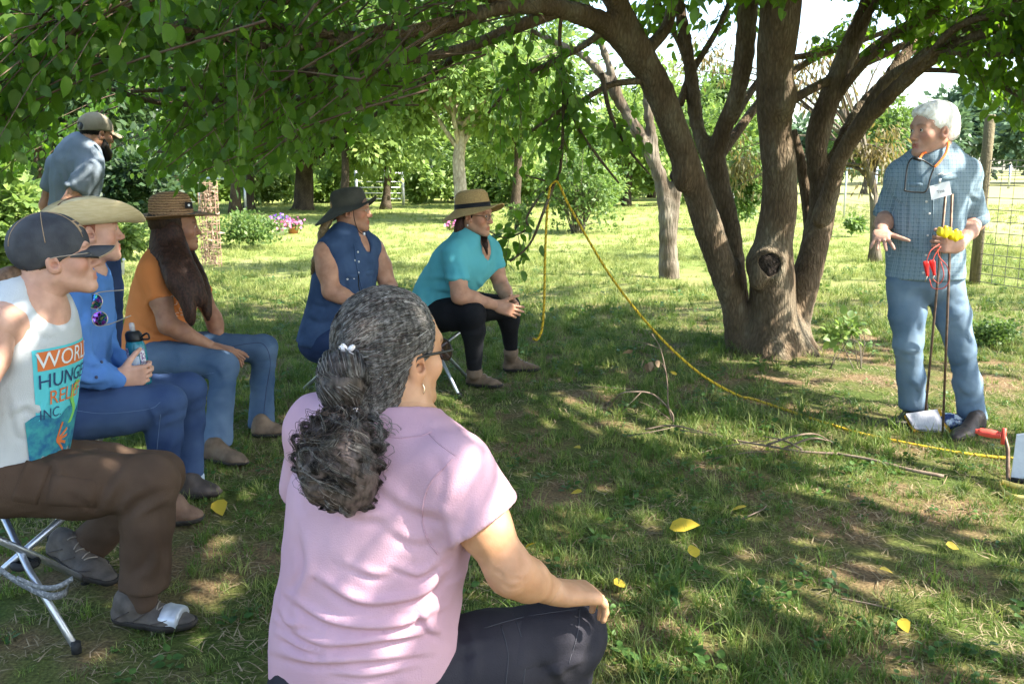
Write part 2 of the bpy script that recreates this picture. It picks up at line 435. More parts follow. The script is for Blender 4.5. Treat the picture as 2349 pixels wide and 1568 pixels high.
# ------------------------------------------------------------ scatter (grass and litter nobody could count)
def scatter(name, pts, rot, scl, idx, sources, label, cat):
    me = bpy.data.meshes.new(name); me.vertices.add(len(pts)); me.vertices.foreach_set('co', np.asarray(pts, np.float32).ravel())
    for nm, ty, key, val in (('rot', 'FLOAT_VECTOR', 'vector', rot), ('scl', 'FLOAT', 'value', scl), ('idx', 'INT', 'value', idx)):
        a = me.attributes.new(nm, ty, 'POINT'); a.data.foreach_set(key, np.asarray(val, np.int32 if ty == 'INT' else np.float32).ravel())
    me.update(); o = bpy.data.objects.new(name, me); col.objects.link(o)
    c = bpy.data.collections.new(name + '_pieces')
    for s_ in sources: c.objects.link(s_)
    ng = bpy.data.node_groups.new(name, 'GeometryNodeTree')
    ng.interface.new_socket('Geometry', in_out='INPUT', socket_type='NodeSocketGeometry')
    ng.interface.new_socket('Geometry', in_out='OUTPUT', socket_type='NodeSocketGeometry')
    N = ng.nodes; L = ng.links
    gi = N.new('NodeGroupInput'); go = N.new('NodeGroupOutput')
    ci = N.new('GeometryNodeCollectionInfo'); ci.inputs['Collection'].default_value = c
    ci.inputs['Separate Children'].default_value = True; ci.inputs['Reset Children'].default_value = True
    ip = N.new('GeometryNodeInstanceOnPoints'); ip.inputs['Pick Instance'].default_value = True
    def at(nm, ty):
        a = N.new('GeometryNodeInputNamedAttribute'); a.data_type = ty; a.inputs['Name'].default_value = nm; return a.outputs[0]
    L.new(gi.outputs[0], ip.inputs['Points']); L.new(ci.outputs[0], ip.inputs['Instance'])
    L.new(at('idx', 'INT'), ip.inputs['Instance Index']); L.new(at('rot', 'FLOAT_VECTOR'), ip.inputs['Rotation']); L.new(at('scl', 'FLOAT'), ip.inputs['Scale'])
    L.new(ip.outputs[0], go.inputs[0])
    md = o.modifiers.new('scatter', 'NODES'); md.node_group = ng
    return tag(o, label, cat, kind='stuff')
def blade_mesh(name, n, length, lean, width, spread, m, seed, flatlie=False, segs=3):
    r = np.random.default_rng(seed); V = []; F = []
    for i in range(n):
        a = r.uniform(0, 2*math.pi); b0 = np.array([r.normal(0, spread), r.normal(0, spread), 0])
        L = length * r.uniform(.45, 1.15); ln = lean * r.uniform(.2, 1.3); w = width * r.uniform(.7, 1.3)
        d = np.array([math.cos(a), math.sin(a), 0]); s = np.array([-d[1], d[0], 0]); s = s*math.cos(.5) + d*math.sin(r.uniform(-1, 1))
        base = len(V)
        for k in range(segs + 1):
            t = k / segs
            if flatlie: p = b0 + d*L*t + np.array([0, 0, .004 + .012*math.sin(t*3)*r.uniform(.2, 1)])
            else: p = b0 + d*L*ln*t*t + np.array([0, 0, L*(t - .35*ln*t*t)])
            ww = w * (1 - t**1.6) * .5
            if k < segs: V += [p - s*ww, p + s*ww]
            else: V.append(p)
        for k in range(segs - 1): F.append((base+2*k, base+2*k+1, base+2*k+3, base+2*k+2))
        F.append((base+2*segs-2, base+2*segs-1, base+2*segs))
    me = mesh_np(name, np.array(V), F, m); return bpy.data.objects.new(name, me)
m_grass = mat('grass_blade', (.06, .12, .02), (.14, .21, .04), 40, .55, transl=.35, tcol=(.16, .26, .03), rand=.35, spec=.35)
m_grass2 = mat('grass_blade_pale', (.16, .22, .05), (.30, .32, .11), 40, .6, transl=.35, tcol=(.30, .36, .07), rand=.35, spec=.35)  # brightened for the sunlit look of the far lawn
m_straw = mat('dry_straw', (.17, .13, .07), (.30, .24, .14), 30, .8, rand=.3)
m_weed = mat('weed_leaf', (.035, .09, .02), (.08, .16, .035), 30, .5, transl=.3, tcol=(.12, .25, .03), rand=.3)
LEAF = np.array([(0,0,0),(.28,0,-.015),(.55,0,-.01),(.82,0,-.05),(1.02,0,-.12),
                 (.16,.27,.05),(.45,.37,.06),(.78,.22,.0),(.16,-.27,.05),(.45,-.37,.06),(.78,-.22,.0)], np.float32)
LEAFT = np.array([(0,1,5),(1,6,5),(1,2,6),(2,7,6),(2,3,7),(3,4,7),(0,8,1),(1,8,9),(1,9,2),(2,9,10),(2,10,3),(3,10,4)], np.int32)
CARD = np.array([(0,0,0),(.5,.3,.04),(1,0,-.05),(.5,-.3,.04)], np.float32); CARDT = np.array([(0,3,2,1)], np.int32)
NARROW = CARD * np.array([1, .45, 1], np.float32)
def leaves(pos, dirs, nrm, size, tmpl=LEAF, tris=LEAFT):
    pos = np.asarray(pos, np.float32); d = dirs / (np.linalg.norm(dirs, axis=1, keepdims=True) + 1e-9)
    n = nrm - d * (nrm*d).sum(1, keepdims=True); n /= (np.linalg.norm(n, axis=1, keepdims=True) + 1e-9); s = np.cross(n, d)
    t = tmpl[None] * np.asarray(size, np.float32).reshape(-1, 1, 1)
    V = pos[:, None] + t[..., 0:1]*d[:, None] + t[..., 1:2]*s[:, None] + t[..., 2:3]*n[:, None]
    F = tris[None] + (np.arange(len(pos)) * len(tmpl))[:, None, None]
    return V.reshape(-1, 3).astype(np.float32), F.reshape(-1, tris.shape[1])
def weed_mesh(name, n, m, seed, size=.035):
    r = np.random.default_rng(seed); a = r.uniform(0, 6.28, n); rad = r.uniform(.0, .03, n)
    pos = np.stack([np.cos(a)*rad, np.sin(a)*rad, r.uniform(.01, .05, n)], 1)
    d = np.stack([np.cos(a), np.sin(a), r.uniform(-.1, .6, n)], 1); nr = np.tile([0, 0, 1.], (n, 1)) + r.normal(0, .3, (n, 3))
    V, F = leaves(pos, d, nr, r.uniform(.6, 1.2, n)*size); return bpy.data.objects.new(name, mesh_np(name, V, F, m))
tufts = [blade_mesh('grass_tuft_a', 22, .085, .75, .0042, .022, m_grass, 1), blade_mesh('grass_tuft_b', 26, .06, 1.0, .0038, .03, m_grass, 2),
         blade_mesh('grass_tuft_c', 18, .11, .8, .0045, .02, m_grass2, 3), blade_mesh('grass_tuft_d', 24, .05, .6, .0036, .035, m_grass2, 4),
         weed_mesh('grass_tuft_e', 9, m_weed, 5), blade_mesh('grass_tuft_f', 16, .16, .95, .005, .015, m_grass, 6)]
def pick(lo_y, hi_y, dens, marg=1.6):
    A = (hi_y - lo_y) * (hi_y*1.25 + marg*2); n = int(A * dens)
    y = rng.uniform(lo_y, hi_y, n); x = rng.uniform(-.5, .5, n) * (hi_y*1.25 + marg*2)
    k = np.abs(x) < y*.60 + marg; return x[k], y[k]
soil_spots = [((1.95, 6.5), 1.1), ((-1.15, 2.6), .8), ((-.9, 3.3), .6), ((.2, 5.0), .8), ((2.2, 5.6), 1.0), ((.9, 3.0), .5), ((-.6, 2.2), .5), ((1.3, 2.4), .45), ((3.0, 5.9), .6)]
def cover(x, y):
    n = fbm(np.stack([x*1.3, y*1.3, x*0], -1), 21, 4) + .5*vnoise(np.stack([x*5, y*5, x*0], -1), 5)
    c = np.clip(.85 + n*1.1, .10, 1)
    for (sx, sy), r in soil_spots: c = c * (1 - .6*np.exp(-((x-sx)**2 + (y-sy)**2*1.3)/(r*r)))
    return c
def grass(lo, hi, dens, s0, s1):
    x, y = pick(lo, hi, dens); k = rng.random(len(x)) < cover(x, y); x, y = x[k], y[k]
    h = vnoise(np.stack([x*.9, y*.9, x*0+4], -1), 31)
    idx = rng.choice([0, 1, 2, 3, 4, 5], len(x), p=[.28, .26, .12, .22, .08, .04])
    far = np.clip((y - 6)/8, 0, 1) > rng.random(len(x)); idx[far] = rng.choice([1, 2, 3], far.sum(), p=[.12, .28, .6])
    z = ground_h(x, y) - .004
    return np.stack([x, y, z], 1), np.stack([rng.normal(0, .15, len(x)), rng.normal(0, .15, len(x)), rng.uniform(0, 6.28, len(x))], 1), rng.uniform(s0, s1, len(x))*(1+.35*h), idx
G4 = [grass(1.6, 4.2, 620, .45, .95), grass(4.2, 8, 380, .55, 1.05), grass(8, 16, 110, .9, 1.4), grass(16, 34, 14, 1.2, 1.9)]
scatter('lawn_grass', np.concatenate([g[0] for g in G4]), np.concatenate([g[1] for g in G4]), np.concatenate([g[2] for g in G4]),
        np.concatenate([g[3] for g in G4]), tufts, 'patchy green lawn grass under the trees', 'grass')
straws = [blade_mesh('straw_bits_a', 12, .09, 0, .003, .05, m_straw, 11, True), blade_mesh('straw_bits_b', 9, .06, 0, .004, .04, m_straw, 12, True)]
sx, sy = pick(1.6, 9, 95); z = ground_h(sx, sy)
scatter('dry_grass_litter', np.stack([sx, sy, z], 1), np.stack([sx*0, sx*0, rng.uniform(0, 6.28, len(sx))], 1), rng.uniform(.6, 1.3, len(sx)),
        rng.integers(0, 2, len(sx)), straws, 'dry straw and clippings lying between the grass', 'litter')

# ------------------------------------------------------------ bark
def bark(name, c1, c2, vs=(30, 30, 8), bump=1.5, c3=None, spots=None):
    m = mat(name, c1, c2, 5, .95, c3=c3, stretch=(1, 1, .5), spec=.15, contrast=(.3, .7))
    nt = m.node_tree; N = nt.nodes; L = nt.links; b = N['Principled BSDF']; tc = N.new('ShaderNodeTexCoord')
    mp = N.new('ShaderNodeMapping'); mp.inputs['Scale'].default_value = vs; L.new(tc.outputs['Object'], mp.inputs[0])
    nz = N.new('ShaderNodeTexNoise'); nz.inputs['Scale'].default_value = 2.2; nz.inputs['Detail'].default_value = 8; nz.inputs['Distortion'].default_value = .8
    L.new(mp.outputs[0], nz.inputs['Vector'])
    vo = N.new('ShaderNodeTexVoronoi'); vo.feature = 'DISTANCE_TO_EDGE'; vo.inputs['Scale'].default_value = 1.4
    L.new(mp.outputs[0], vo.inputs['Vector'])
    ad = N.new('ShaderNodeMath'); ad.operation = 'ADD'; L.new(nz.outputs['Fac'], ad.inputs[0]); L.new(vo.outputs[0], ad.inputs[1])
    bp = N.new('ShaderNodeBump'); bp.inputs['Strength'].default_value = 1; bp.inputs['Distance'].default_value = .01*bump
    L.new(ad.outputs[0], bp.inputs['Height']); L.new(bp.outputs[0], b.inputs['Normal'])
    base = b.inputs['Base Color'].links[0].from_socket
    rr = N.new('ShaderNodeValToRGB'); L.new(ad.outputs[0], rr.inputs[0])
    rr.color_ramp.elements[0].position = .3; rr.color_ramp.elements[0].color = (.58, .54, .5, 1)
    rr.color_ramp.elements[1].position = 1.0; rr.color_ramp.elements[1].color = (1.25, 1.22, 1.15, 1)
    mx = N.new('ShaderNodeMix'); mx.data_type = 'RGBA'; mx.blend_type = 'MULTIPLY'; mx.inputs[0].default_value = 1
    L.new(base, mx.inputs[6]); L.new(rr.outputs[0], mx.inputs[7]); L.new(mx.outputs[2], b.inputs['Base Color'])
    return m
m_bark = bark('mulberry_bark', (.095, .068, .045), (.20, .175, .13), c3=(.145, .11, .075))
m_bark_dk = bark('dark_bark', (.05, .04, .03), (.12, .095, .07))
m_bark_pale = bark('pale_bark', (.30, .25, .2), (.48, .43, .36), (10, 10, 4), .8)
m_bark_gray = bark('lichened_bark', (.08, .06, .042), (.24, .22, .18), (16, 16, 3), 1.4)
m_twig = mat('twig_bark', (.09, .055, .035), (.17, .12, .08), 20, .9)
m_knot = mat('rotten_knot_wood', (.012, .009, .007), (.045, .033, .026), 30, .95, bump=2, bscale=60)
m_leaf = mat('mulberry_leaf', (.042, .105, .014), (.085, .165, .022), 30, .5, transl=.5, tcol=(.25, .47, .02), rand=-.35, spec=.4)
def leafmat(name, a, b, t, transl=.4, rough=.5): return mat(name, a, b, .6, rough, transl=transl, tcol=t, rand=-.4, spec=.35, contrast=(.3, .7))
m_leaf_lt = leafmat('bright_foliage', (.13, .21, .05), (.20, .29, .08), (.34, .50, .09))  # light green, brightened so a sunlit look sits in the colour
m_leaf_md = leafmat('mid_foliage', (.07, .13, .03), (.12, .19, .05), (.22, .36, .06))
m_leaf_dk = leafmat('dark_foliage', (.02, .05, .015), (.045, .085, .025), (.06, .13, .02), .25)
m_leaf_blue = leafmat('hazed_foliage', (.07, .13, .07), (.12, .19, .10), (.14, .24, .10), .25)  # haze of distance mixed into the leaf colour, bluish and lighter
m_leaf_red = leafmat('bronze_peach_foliage', (.10, .12, .04), (.20, .13, .06), (.36, .28, .07))

def A_(*v): return np.array(v, float)
# ------------------------------------------------------------ main tree
tree = thing('mulberry_tree', 'large multi stemmed tree with spreading low branches, rope and knot hole, right of centre', 'tree', G(1745, 800))
def PP(l): return [np.array(P(*p[:3])) for p in l]
def rr_(l): return [p[3] * P(*p[:3]).y / FPX * .82 for p in l]     # radius given in photo pixels
TY = 6.75
stems = [
 [(1704,805,6.7,56),(1684,700,6.65,44),(1656,610,6.6,48),(1628,530,6.6,50),(1600,450,6.6,43),(1576,380,6.55,44),(1547,300,6.5,46),(1512,210,6.45,48),(1465,110,6.35,42),(1420,20,6.25,38),(1385,-60,6.1,34),(1350,-160,6.0,28)],
 [(1700,770,6.95,34),(1688,640,6.95,34),(1672,520,6.95,34),(1650,430,6.95,34),(1638,370,6.95,36),(1605,310,7.0,22),(1590,220,7.05,22),(1578,120,7.1,18),(1560,20,7.1,16),(1545,-100,7.2,14)],
 [(1640,360,6.95,30),(1662,290,6.9,26),(1690,220,6.8,26),(1708,120,6.75,30),(1718,0,6.7,30),(1730,-140,6.6,24)],
 [(1768,812,6.6,82),(1772,720,6.6,62),(1772,640,6.6,60),(1775,560,6.6,50),(1788,470,6.6,48),(1788,380,6.55,45),(1778,300,6.55,42),(1778,230,6.5,48),(1778,140,6.45,48),(1788,50,6.4,52),(1795,-50,6.4,52),(1800,-160,6.4,40)],
 [(1800,790,6.8,62),(1835,680,6.8,50),(1862,590,6.85,44),(1880,510,6.9,42),(1888,440,6.9,40),(1872,370,6.9,30),(1878,300,6.9,36),(1905,220,6.9,34),(1945,120,6.9,30),(1980,40,6.9,26),(2010,-60,6.9,22)],
 [(1885,500,6.75,34),(1905,440,6.7,28),(1925,370,6.6,24),(1965,300,6.5,25),(2035,225,6.3,24),(2105,160,6.1,20),(2180,110,5.9,17),(2260,75,5.7,15),(2349,55,5.5,13),(2450,30,5.3,10)],
 [(1890,430,6.85,28),(1930,330,6.9,20),(1975,250,7.0,22),(2030,190,7.0,20),(2090,110,7.1,18),(2150,60,7.2,15),(2260,10,7.3,12)],
 [(1470,150,6.4,34),(1420,85,6.3,32),(1370,48,6.2,29),(1290,22,6.0,25),(1200,12,5.8,22),(1110,28,5.6,18),(1030,55,5.5,14)],
]
sk = Sculpt(.017)
for s_, w_ in zip(stems, (.80, .85, .85, 1.0, .86, .84, .9, .95)): sk.chain(PP(s_), [x*w_ for x in rr_(s_)], k=.025, smooth=3)
kn = np.array(P(1762, 607, 6.43)); sk.cone(kn + [0, .12, 0], kn + [0, .035, 0], .12, .105, k=.10)      # swollen collar round the knot hole
sk.cone(kn + [.0, .03, .0], kn + [.01, -.14, 0], .078, .088, k=.018, op='cut')
for (a, b, y, r) in ((1800,225,6.4,28),(1735,640,6.45,18),(1565,405,6.5,26),(1690,615,6.8,16)):
    c = np.array(P(a, b, y)); rad = r*y/FPX; sk.ell(c, (rad*.8, rad*.8, rad*1.3), k=.08)
for (a, y, ang) in ((1660,6.5,200),(1700,6.3,250),(1770,6.2,270),(1840,6.4,320),(1870,6.9,0)):   # root flares
    c = np.array(G(a, 800)); c[1] = y; d = np.array([math.cos(R(ang)), math.sin(R(ang)), 0])
    sk.cone(np.array([1.95, 6.7, .22]), np.array([1.95, 6.7, 0]) + d*.34 + [0, 0, -.03], .12, .05, k=.1)
def bark_noise(p): return .009*fbm(p*np.array([7, 7, 2.5]), 2, 3) + .004*(1-2*np.abs(vnoise(p*np.array([30, 30, 7.]), 8)))
V, Q = sk.mesh(bark_noise); obj('trunk', V, Q, m_bark, tree)
V, F = lathe([(.0, 0), (.03, .012), (.055, .004), (.075, -.02)], 20, rfun=lambda a, r, z: 1+.1*math.sin(3*a)+.06*math.sin(7*a))
V = V*A_(1.3, 1.3, 1); V = np.stack([V[:, 0], -V[:, 2] + .012*vnoise(V*60, 3), V[:, 1]*1.1], 1) + kn + [0, .0, 0]; obj('knot_hole', V, F, m_knot, tree)
# limbs thinner than the sculpted ones, then twigs and leaves
limbs = MB(); twigs = MB(); LP = []; LD = []      # leaf positions / twig directions
LOWX = [0, 60, 200, 330, 420, 520, 600, 700, 820, 900, 1000, 1100, 1118, 1120, 1240, 1250, 1340, 1500, 1501, 1560, 1700, 2100, 2349]
LOWY = [420, 400, 400, 400, 440, 440, 420, 370, 310, 270, 235, 220, 240, 625, 625, 435, 400, 395, 260, 150, 140, 130, 330]
def in_view(p): px, py, d = proj(p); return (px > -30) & (px < PW+30) & (py > -30) & (py < PH+30) & (p[:, 1] > .3), px, py, d
def ok_path(c):
    c = np.array(c); f, px, py, d = in_view(c)
    bad = f & ((py > np.interp(px, LOWX, LOWY) + 5) | ((px > 130) & (px < 310) & (py > 215) & (py < 430) & (d < 6.7)) | ((px > 85) & (px < 260) & (py > 300) & (d < 6.7)) | ((px > 2060) & (px < 2200) & (py > 190) & (py < 420)))
    cl = (np.abs(c[:, 0]) < 1.4) & (c[:, 1] < 2.6) & (c[:, 2] < 2.4)
    return not (bad.any() or cl.any())
def limb(pts, r0, r1, mb=limbs, seg=8, n=6):
    c = catmull(pts, n); rad = np.linspace(r0, r1, len(c)); V, F = tube(c, list(rad), seg); mb.add(V, F); return c
def limb_px(l, n=6):
    return limb(PP(l), l[0][3]*P(*l[0][:3]).y/FPX, l[-1][3]*P(*l[-1][:3]).y/FPX, n=n)
main_l = []
for l in [
 [(1110,28,5.6,17),(1020,60,5.5,15),(900,105,5.3,13),(780,150,5.1,11),(640,180,4.9,9),(480,200,4.7,7),(300,210,4.5,4)],
 [(1290,20,6.0,16),(1190,60,5.9,14),(1080,105,5.8,12),(960,135,5.7,10),(820,160,5.6,8),(640,250,5.5,5),(480,340,5.4,3)],
 [(1050,45,5.5,13),(900,80,5.2,10),(760,80,4.9,9),(600,60,4.6,8),(420,90,4.3,6),(240,130,4.1,4)],
 [(930,95,5.3,10),(760,190,5.2,8),(600,210,5.1,7),(400,240,5.0,6),(200,195,4.9,4),(60,230,4.8,3)],
 [(1200,12,5.8,14),(1000,-30,5.4,11),(800,-20,5.0,9),(560,20,4.6,7),(330,80,4.2,5),(150,170,4.0,3)],
 [(900,60,5.2,9),(680,110,4.7,8),(430,70,4.2,6),(200,20,3.8,5),(20,90,3.6,3)],
 [(780,-10,5.0,9),(520,-40,4.3,8),(280,20,3.8,6),(100,110,3.6,5),(-40,200,3.5,3)],
 [(820,160,5.5,8),(730,240,5.9,6),(650,300,6.2,5),(560,380,6.4,3)],
 [(1080,105,5.8,9),(950,200,6.2,7),(850,270,6.4,5),(700,350,6.6,3)],
 [(1000,60,5.6,8),(860,190,6.0,6),(700,270,6.3,5),(520,330,6.6,4),(350,350,7.0,3)],
 [(1290,22,6.0,4.5),(1284,90,6.0,4),(1292,200,6.0,4),(1290,330,5.95,3.5),(1283,400,5.9,3),(1272,418,5.9,3)],
 [(1272,418,5.9,4),(1245,490,5.85,3.5),(1215,560,5.8,3),(1170,600,5.75,2)],
 [(1272,418,5.9,3.5),(1235,455,6.0,3),(1208,500,6.0,2.6),(1210,525,6.0,2.4),(1160,545,5.9,2),(1120,530,5.8,1.5)],
 [(1272,418,5.9,3),(1240,412,5.9,2.2),(1205,402,5.9,1.2)],
 [(1480,185,6.4,8),(1400,195,6.3,7),(1330,235,6.2,6),(1290,250,6.1,5),(1220,300,6.1,3)],
 [(1400,60,6.2,9),(1330,110,6.3,7),(1250,150,6.3,6),(1180,190,6.2,4),(1120,260,6.1,3)],
 [(1380,170,6.2,6),(1400,260,6.1,4),(1440,340,6.0,3),(1490,400,5.9,2)],
 [(1300,220,6.1,5),(1330,300,6.1,4),(1380,370,6.1,3),(1420,420,6.1,2)],
 [(1480,120,6.5,16),(1530,60,6.6,13),(1545,-20,6.7,10),(1560,-120,6.8,8)],
 [(1560,240,7.0,9),(1585,170,7.1,8),(1650,60,7.2,6),(1690,-40,7.3,5)],
 [(1590,190,7.05,9),(1560,100,7.1,8),(1510,10,7.2,7),(1480,-80,7.2,5)],
 [(1680,280,6.9,9),(1730,200,7.2,8),(1790,140,7.4,8),(1900,120,7.6,8),(2040,70,7.8,6)],
 [(1650,360,7.2,12),(1700,290,7.4,11),(1760,215,7.6,10),(1840,150,7.8,9),(1960,90,8.0,7)],
 [(1800,240,6.6,12),(1870,200,6.8,13),(1950,160,7.0,11),(2060,110,7.3,9),(2200,30,7.5,7)],
 [(1900,250,6.9,12),(1960,170,6.8,12),(2030,100,6.7,11),(2120,40,6.6,9),(2220,-20,6.5,7)],
 [(1960,300,6.6,14),(2030,190,6.5,14),(2100,140,6.4,12),(2200,60,6.3,10),(2349,-10,6.1,8)],
 [(2035,225,6.3,9),(2120,130,6.0,9),(2200,120,5.8,8),(2290,125,5.5,6),(2400,90,5.2,5)],
 [(2105,160,6.1,9),(2200,60,5.7,8),(2349,30,5.3,6),(2450,60,5.0,5)],
 [(2105,160,6.1,6),(2200,165,5.9,5),(2280,190,5.7,4),(2349,230,5.5,3)],
 [(1945,120,6.9,10),(2000,20,6.8,9),(2080,-60,6.6,8)],
 [(2035,225,6.4,12),(2110,150,6.2,10),(2190,90,6.0,9),(2300,20,5.8,8),(2400,-40,5.7,7)],
 [(1990,260,6.7,13),(2060,190,6.6,11),(2150,100,6.5,9),(2280,40,6.4,8),(2400,20,6.3,6)],
 [(2180,110,5.9,8),(2260,120,5.7,7),(2330,100,5.5,6),(2420,110,5.4,5)],
 [(1950,150,7.0,9),(2040,80,7.1,8),(2140,20,7.2,7),(2200,-40,7.3,6)],
 [(1788,50,6.4,14),(1760,-30,6.3,12),(1700,-140,6.1,10)],
 [(1860,560,7.0,14),(1852,470,7.1,16),(1838,380,7.1,15),(1815,300,7.1,13)],
]: main_l.append(limb_px(l))
# high crown outside the frame: limbs rising and arching over the group, they shade it
crown_tips = []
for i in range(112):
    a = rng.uniform(0, 2*math.pi); rad = rng.uniform(1.6, 6.6); tip = np.array([2.9 + rad*math.cos(a)*1.0, 3.7 + rad*math.sin(a)*1.1, rng.uniform(3.2, 5.2) - .1*rad])
    st = np.array([1.9 + .5*math.cos(a), 6.6 + .4*math.sin(a), 3.0]); md_ = (st + tip)/2 + [0, 0, .7]
    crown_tips.append(limb([st, md_, tip], .055, .012, n=7))
for i in range(34):     # extra unseen limbs added to shade the seated row from the sun
    tip = np.array([rng.uniform(-.2, 4.6), rng.uniform(-.8, 3.2), rng.uniform(3.0, 4.2)]); st = np.array([1.9, 6.4, 3.2]); crown_tips.append(limb([st, (st + tip)/2 + [0, 0, .8], tip], .05, .01, n=7)[7:])
def leaf_along(c, step, spread, per=1):
    c = np.array(c); seg = np.linalg.norm(np.diff(c, axis=0), axis=1); L = seg.sum(); n = max(2, int(L/step)); cs = np.concatenate([[0], np.cumsum(seg)])
    t = np.linspace(.1*L, L, n); P_ = np.stack([np.interp(t, cs, c[:, i]) for i in range(3)], 1)
    D_ = np.gradient(P_, axis=0); D_ /= (np.linalg.norm(D_, axis=1, keepdims=True) + 1e-9)
    for k in range(per):
        LP.append(P_ + rng.normal(0, spread, P_.shape)); LD.append(D_)
def sprout(c, t0, n, length, droop, r=.004, side=1.0):
    c = np.array(c)
    for i in range(n):
        t = rng.uniform(t0, 1); k = min(int(t*(len(c)-1)), len(c)-2); p = c[k]; d = c[k+1]-c[k]; d /= np.linalg.norm(d)+1e-9
        q = d*.9 + rng.normal(0, .6, 3)*side; q /= np.linalg.norm(q); L = length*rng.uniform(.5, 1.3)
        pts = [p, p + q*L*.5 + [0, 0, -droop*L*.2], p + q*L + [0, 0, -droop*L]]
        if not ok_path(catmull(pts, 3)): continue
        V, F = tube(catmull(pts, 2), [r, r*.35], 3, False); twigs.add(V, F); leaf_along(catmull(pts, 4), .032, .022, 1)
for i, c in enumerate(main_l):
    p0 = c[0]; left = i < 10
    if left: sprout(c, .0, 40, .75, .5); leaf_along(c[len(c)//2:], .04, .05)
    elif i in (10,): sprout(c, .15, 16, .28, .5); leaf_along(c[6:], .04, .05, 2)
    elif i in (11,): leaf_along(c[12:], .03, .05, 1); sprout(c, .7, 4, .2, .4)
    elif i in (12,): leaf_along(c[16:], .022, .06, 2); sprout(c, .7, 6, .22, .4)
    elif i in (13,): pass
    elif i in (14, 15, 16, 17): sprout(c, .25, 12, .3, .5)
    elif i >= 20: sprout(c, .35, 22, .6, .25)
    else: sprout(c, .45, 12, .5, .2)
for c in crown_tips: sprout(c, .25, 9, 1.0, .25, .006, 1.3)
# filler leaf sprays of the low left canopy, hung on twigs that sweep down to the left
for i in range(190):
    x = rng.uniform(-200, 1000); top = np.interp(x, [-200, 400, 800, 1150], [-40, 0, 0, 20]); bot = np.interp(x, [-200, 0, 100, 260, 420, 560, 700, 900, 1150], [480, 400, 330, 330, 420, 400, 320, 230, 190])
    y = top + (bot-top)*rng.random()**.8; Y = rng.uniform(4.3, 7.0) if x > 330 or y > 250 else rng.uniform(3.6, 5.4)
    if y > 215 and 60 < x < 330: Y = rng.uniform(6.9, 7.6)
    p = np.array(P(x, y, Y)); d = np.array([-1, rng.normal(-.15, .5), rng.normal(-.35, .3)]); d /= np.linalg.norm(d); L = rng.uniform(.5, 1.3)
    c = catmull([p - d*L*.5 + [0, 0, .08], p, p + d*L*.5 - [0, 0, .15]], 4)
    if not ok_path(c): continue
    V, F = tube(c, [.006, .0025], 4, False); twigs.add(V, F); leaf_along(c, .022, .05, 1)
LPa = np.concatenate(LP); LDa = np.concatenate(LD)
px, py, dd = proj(LPa); infr = (px > -30) & (px < PW+30) & (py > -30) & (py < PH+30) & (LPa[:, 1] > .3)
low = np.interp(px, LOWX, LOWY)
keep = ~(infr & (py > low))
face = (px > 2060) & (px < 2200) & (py > 180) & (py < 420); keep &= ~(infr & face)
man = (((px > 140) & (px < 300) & (py > 225)) | ((px > 90) & (px < 260) & (py > 300))) & (py < 480) & (dd < 6.8); keep &= ~(infr & man)
thin = np.interp(px, [0, 620, 800, 950, 1150, 1350, 1351, 2349], [1, .95, .6, .30, .28, .5, .8, .8]); keep &= ~(infr & (px < 1350) & (rng.random(len(px)) > thin) & (LPa[:, 2] < 9) & ((px < 1130) | (py < 120)))
gap = infr & (((px-1590)/130)**2 + ((py-150)/90)**2 < 1) ; keep &= ~(gap & (rng.random(len(px)) < .7))
gap = infr & (((px-1420)/90)**2 + ((py-160)/80)**2 < 1) ; keep &= ~(gap & (rng.random(len(px)) < .9))
# leaves cleared along the sun's path to lay light on chosen spots
sd_ = np.array(sdir); RG = np.random.default_rng(3)
for T_, r_ in [(G(990, 930), .22), (G(1090, 920), .25), (G(1200, 935), .25), (G(1320, 950), .22), (G(1450, 965), .2), (G(1560, 985), .2), (G(1480, 750), .16), (G(1560, 752), .12), (G(1900, 845), .2), (G(2000, 900), .16), (G(1900, 1030), .16), (G(2040, 1060), .22), (G(2180, 1075), .2), (G(1990, 1130), .14), (G(2120, 1140), .12),
               (G(1830, 1360), .10), (G(1930, 1385), .12), (G(2060, 1400), .08), (G(2220, 1420), .12), (G(2330, 1440), .12), (G(1280, 1170), .07), (G(1450, 1180), .06), (G(520, 1130), .07), (G(500, 1240), .07), (G(560, 1330), .05), (G(590, 865), .12), (G(1400, 890), .1),
               (P(1000, 1125, 1.62), .075), (P(900, 1180, 1.6), .03), (P(2215, 385, 4.6), .07), (P(2240, 740, 4.6), .08), (P(2225, 800, 4.6), .07), (P(2160, 250, 4.6), .05)]:
    w_ = LPa - np.array(T_); tt_ = w_ @ sd_; dist = np.linalg.norm(w_ - tt_[:, None]*sd_, axis=1); hit = (dist < (r_*1.2 + .08 if r_ > .1 else r_ + .03)) & (tt_ > 0); keep &= ~(hit & (RG.random(len(dist)) < np.where(infr, .8, .97)))
keep &= LPa[:, 2] > .35
# keep branches clear of the lens
keep &= ~((np.abs(LPa[:, 0]) < 1.6) & (LPa[:, 1] < 2.6) & (LPa[:, 2] < 2.4))
LPa, LDa, px, py, dd, infr = LPa[keep], LDa[keep], px[keep], py[keep], dd[keep], infr[keep]
nL = len(LPa); size = rng.uniform(.035, .085, nL) * np.where(infr, np.where(px < 1100, .95, 1.05), 1.7)
side = rng.normal(0, 1, (nL, 3)); dirs = LDa*.35 + side*.45 + np.array([0, 0, -.75]); nrm = rng.normal(0, .55, (nL, 3)) + np.array([.15, -.1, .8])
sc_px = size / dd * FPX; order = np.argsort(-np.where(infr, sc_px, 0)); big = order[:300]; rest = order[300:]
seen = rest[infr[rest]]; far_ = rest[~infr[rest]]
OVAL = LEAF[[0, 5, 6, 4, 9, 8]]; OVT = np.array([(0, 2, 1), (0, 3, 2), (0, 4, 3), (0, 5, 4)], np.int32)
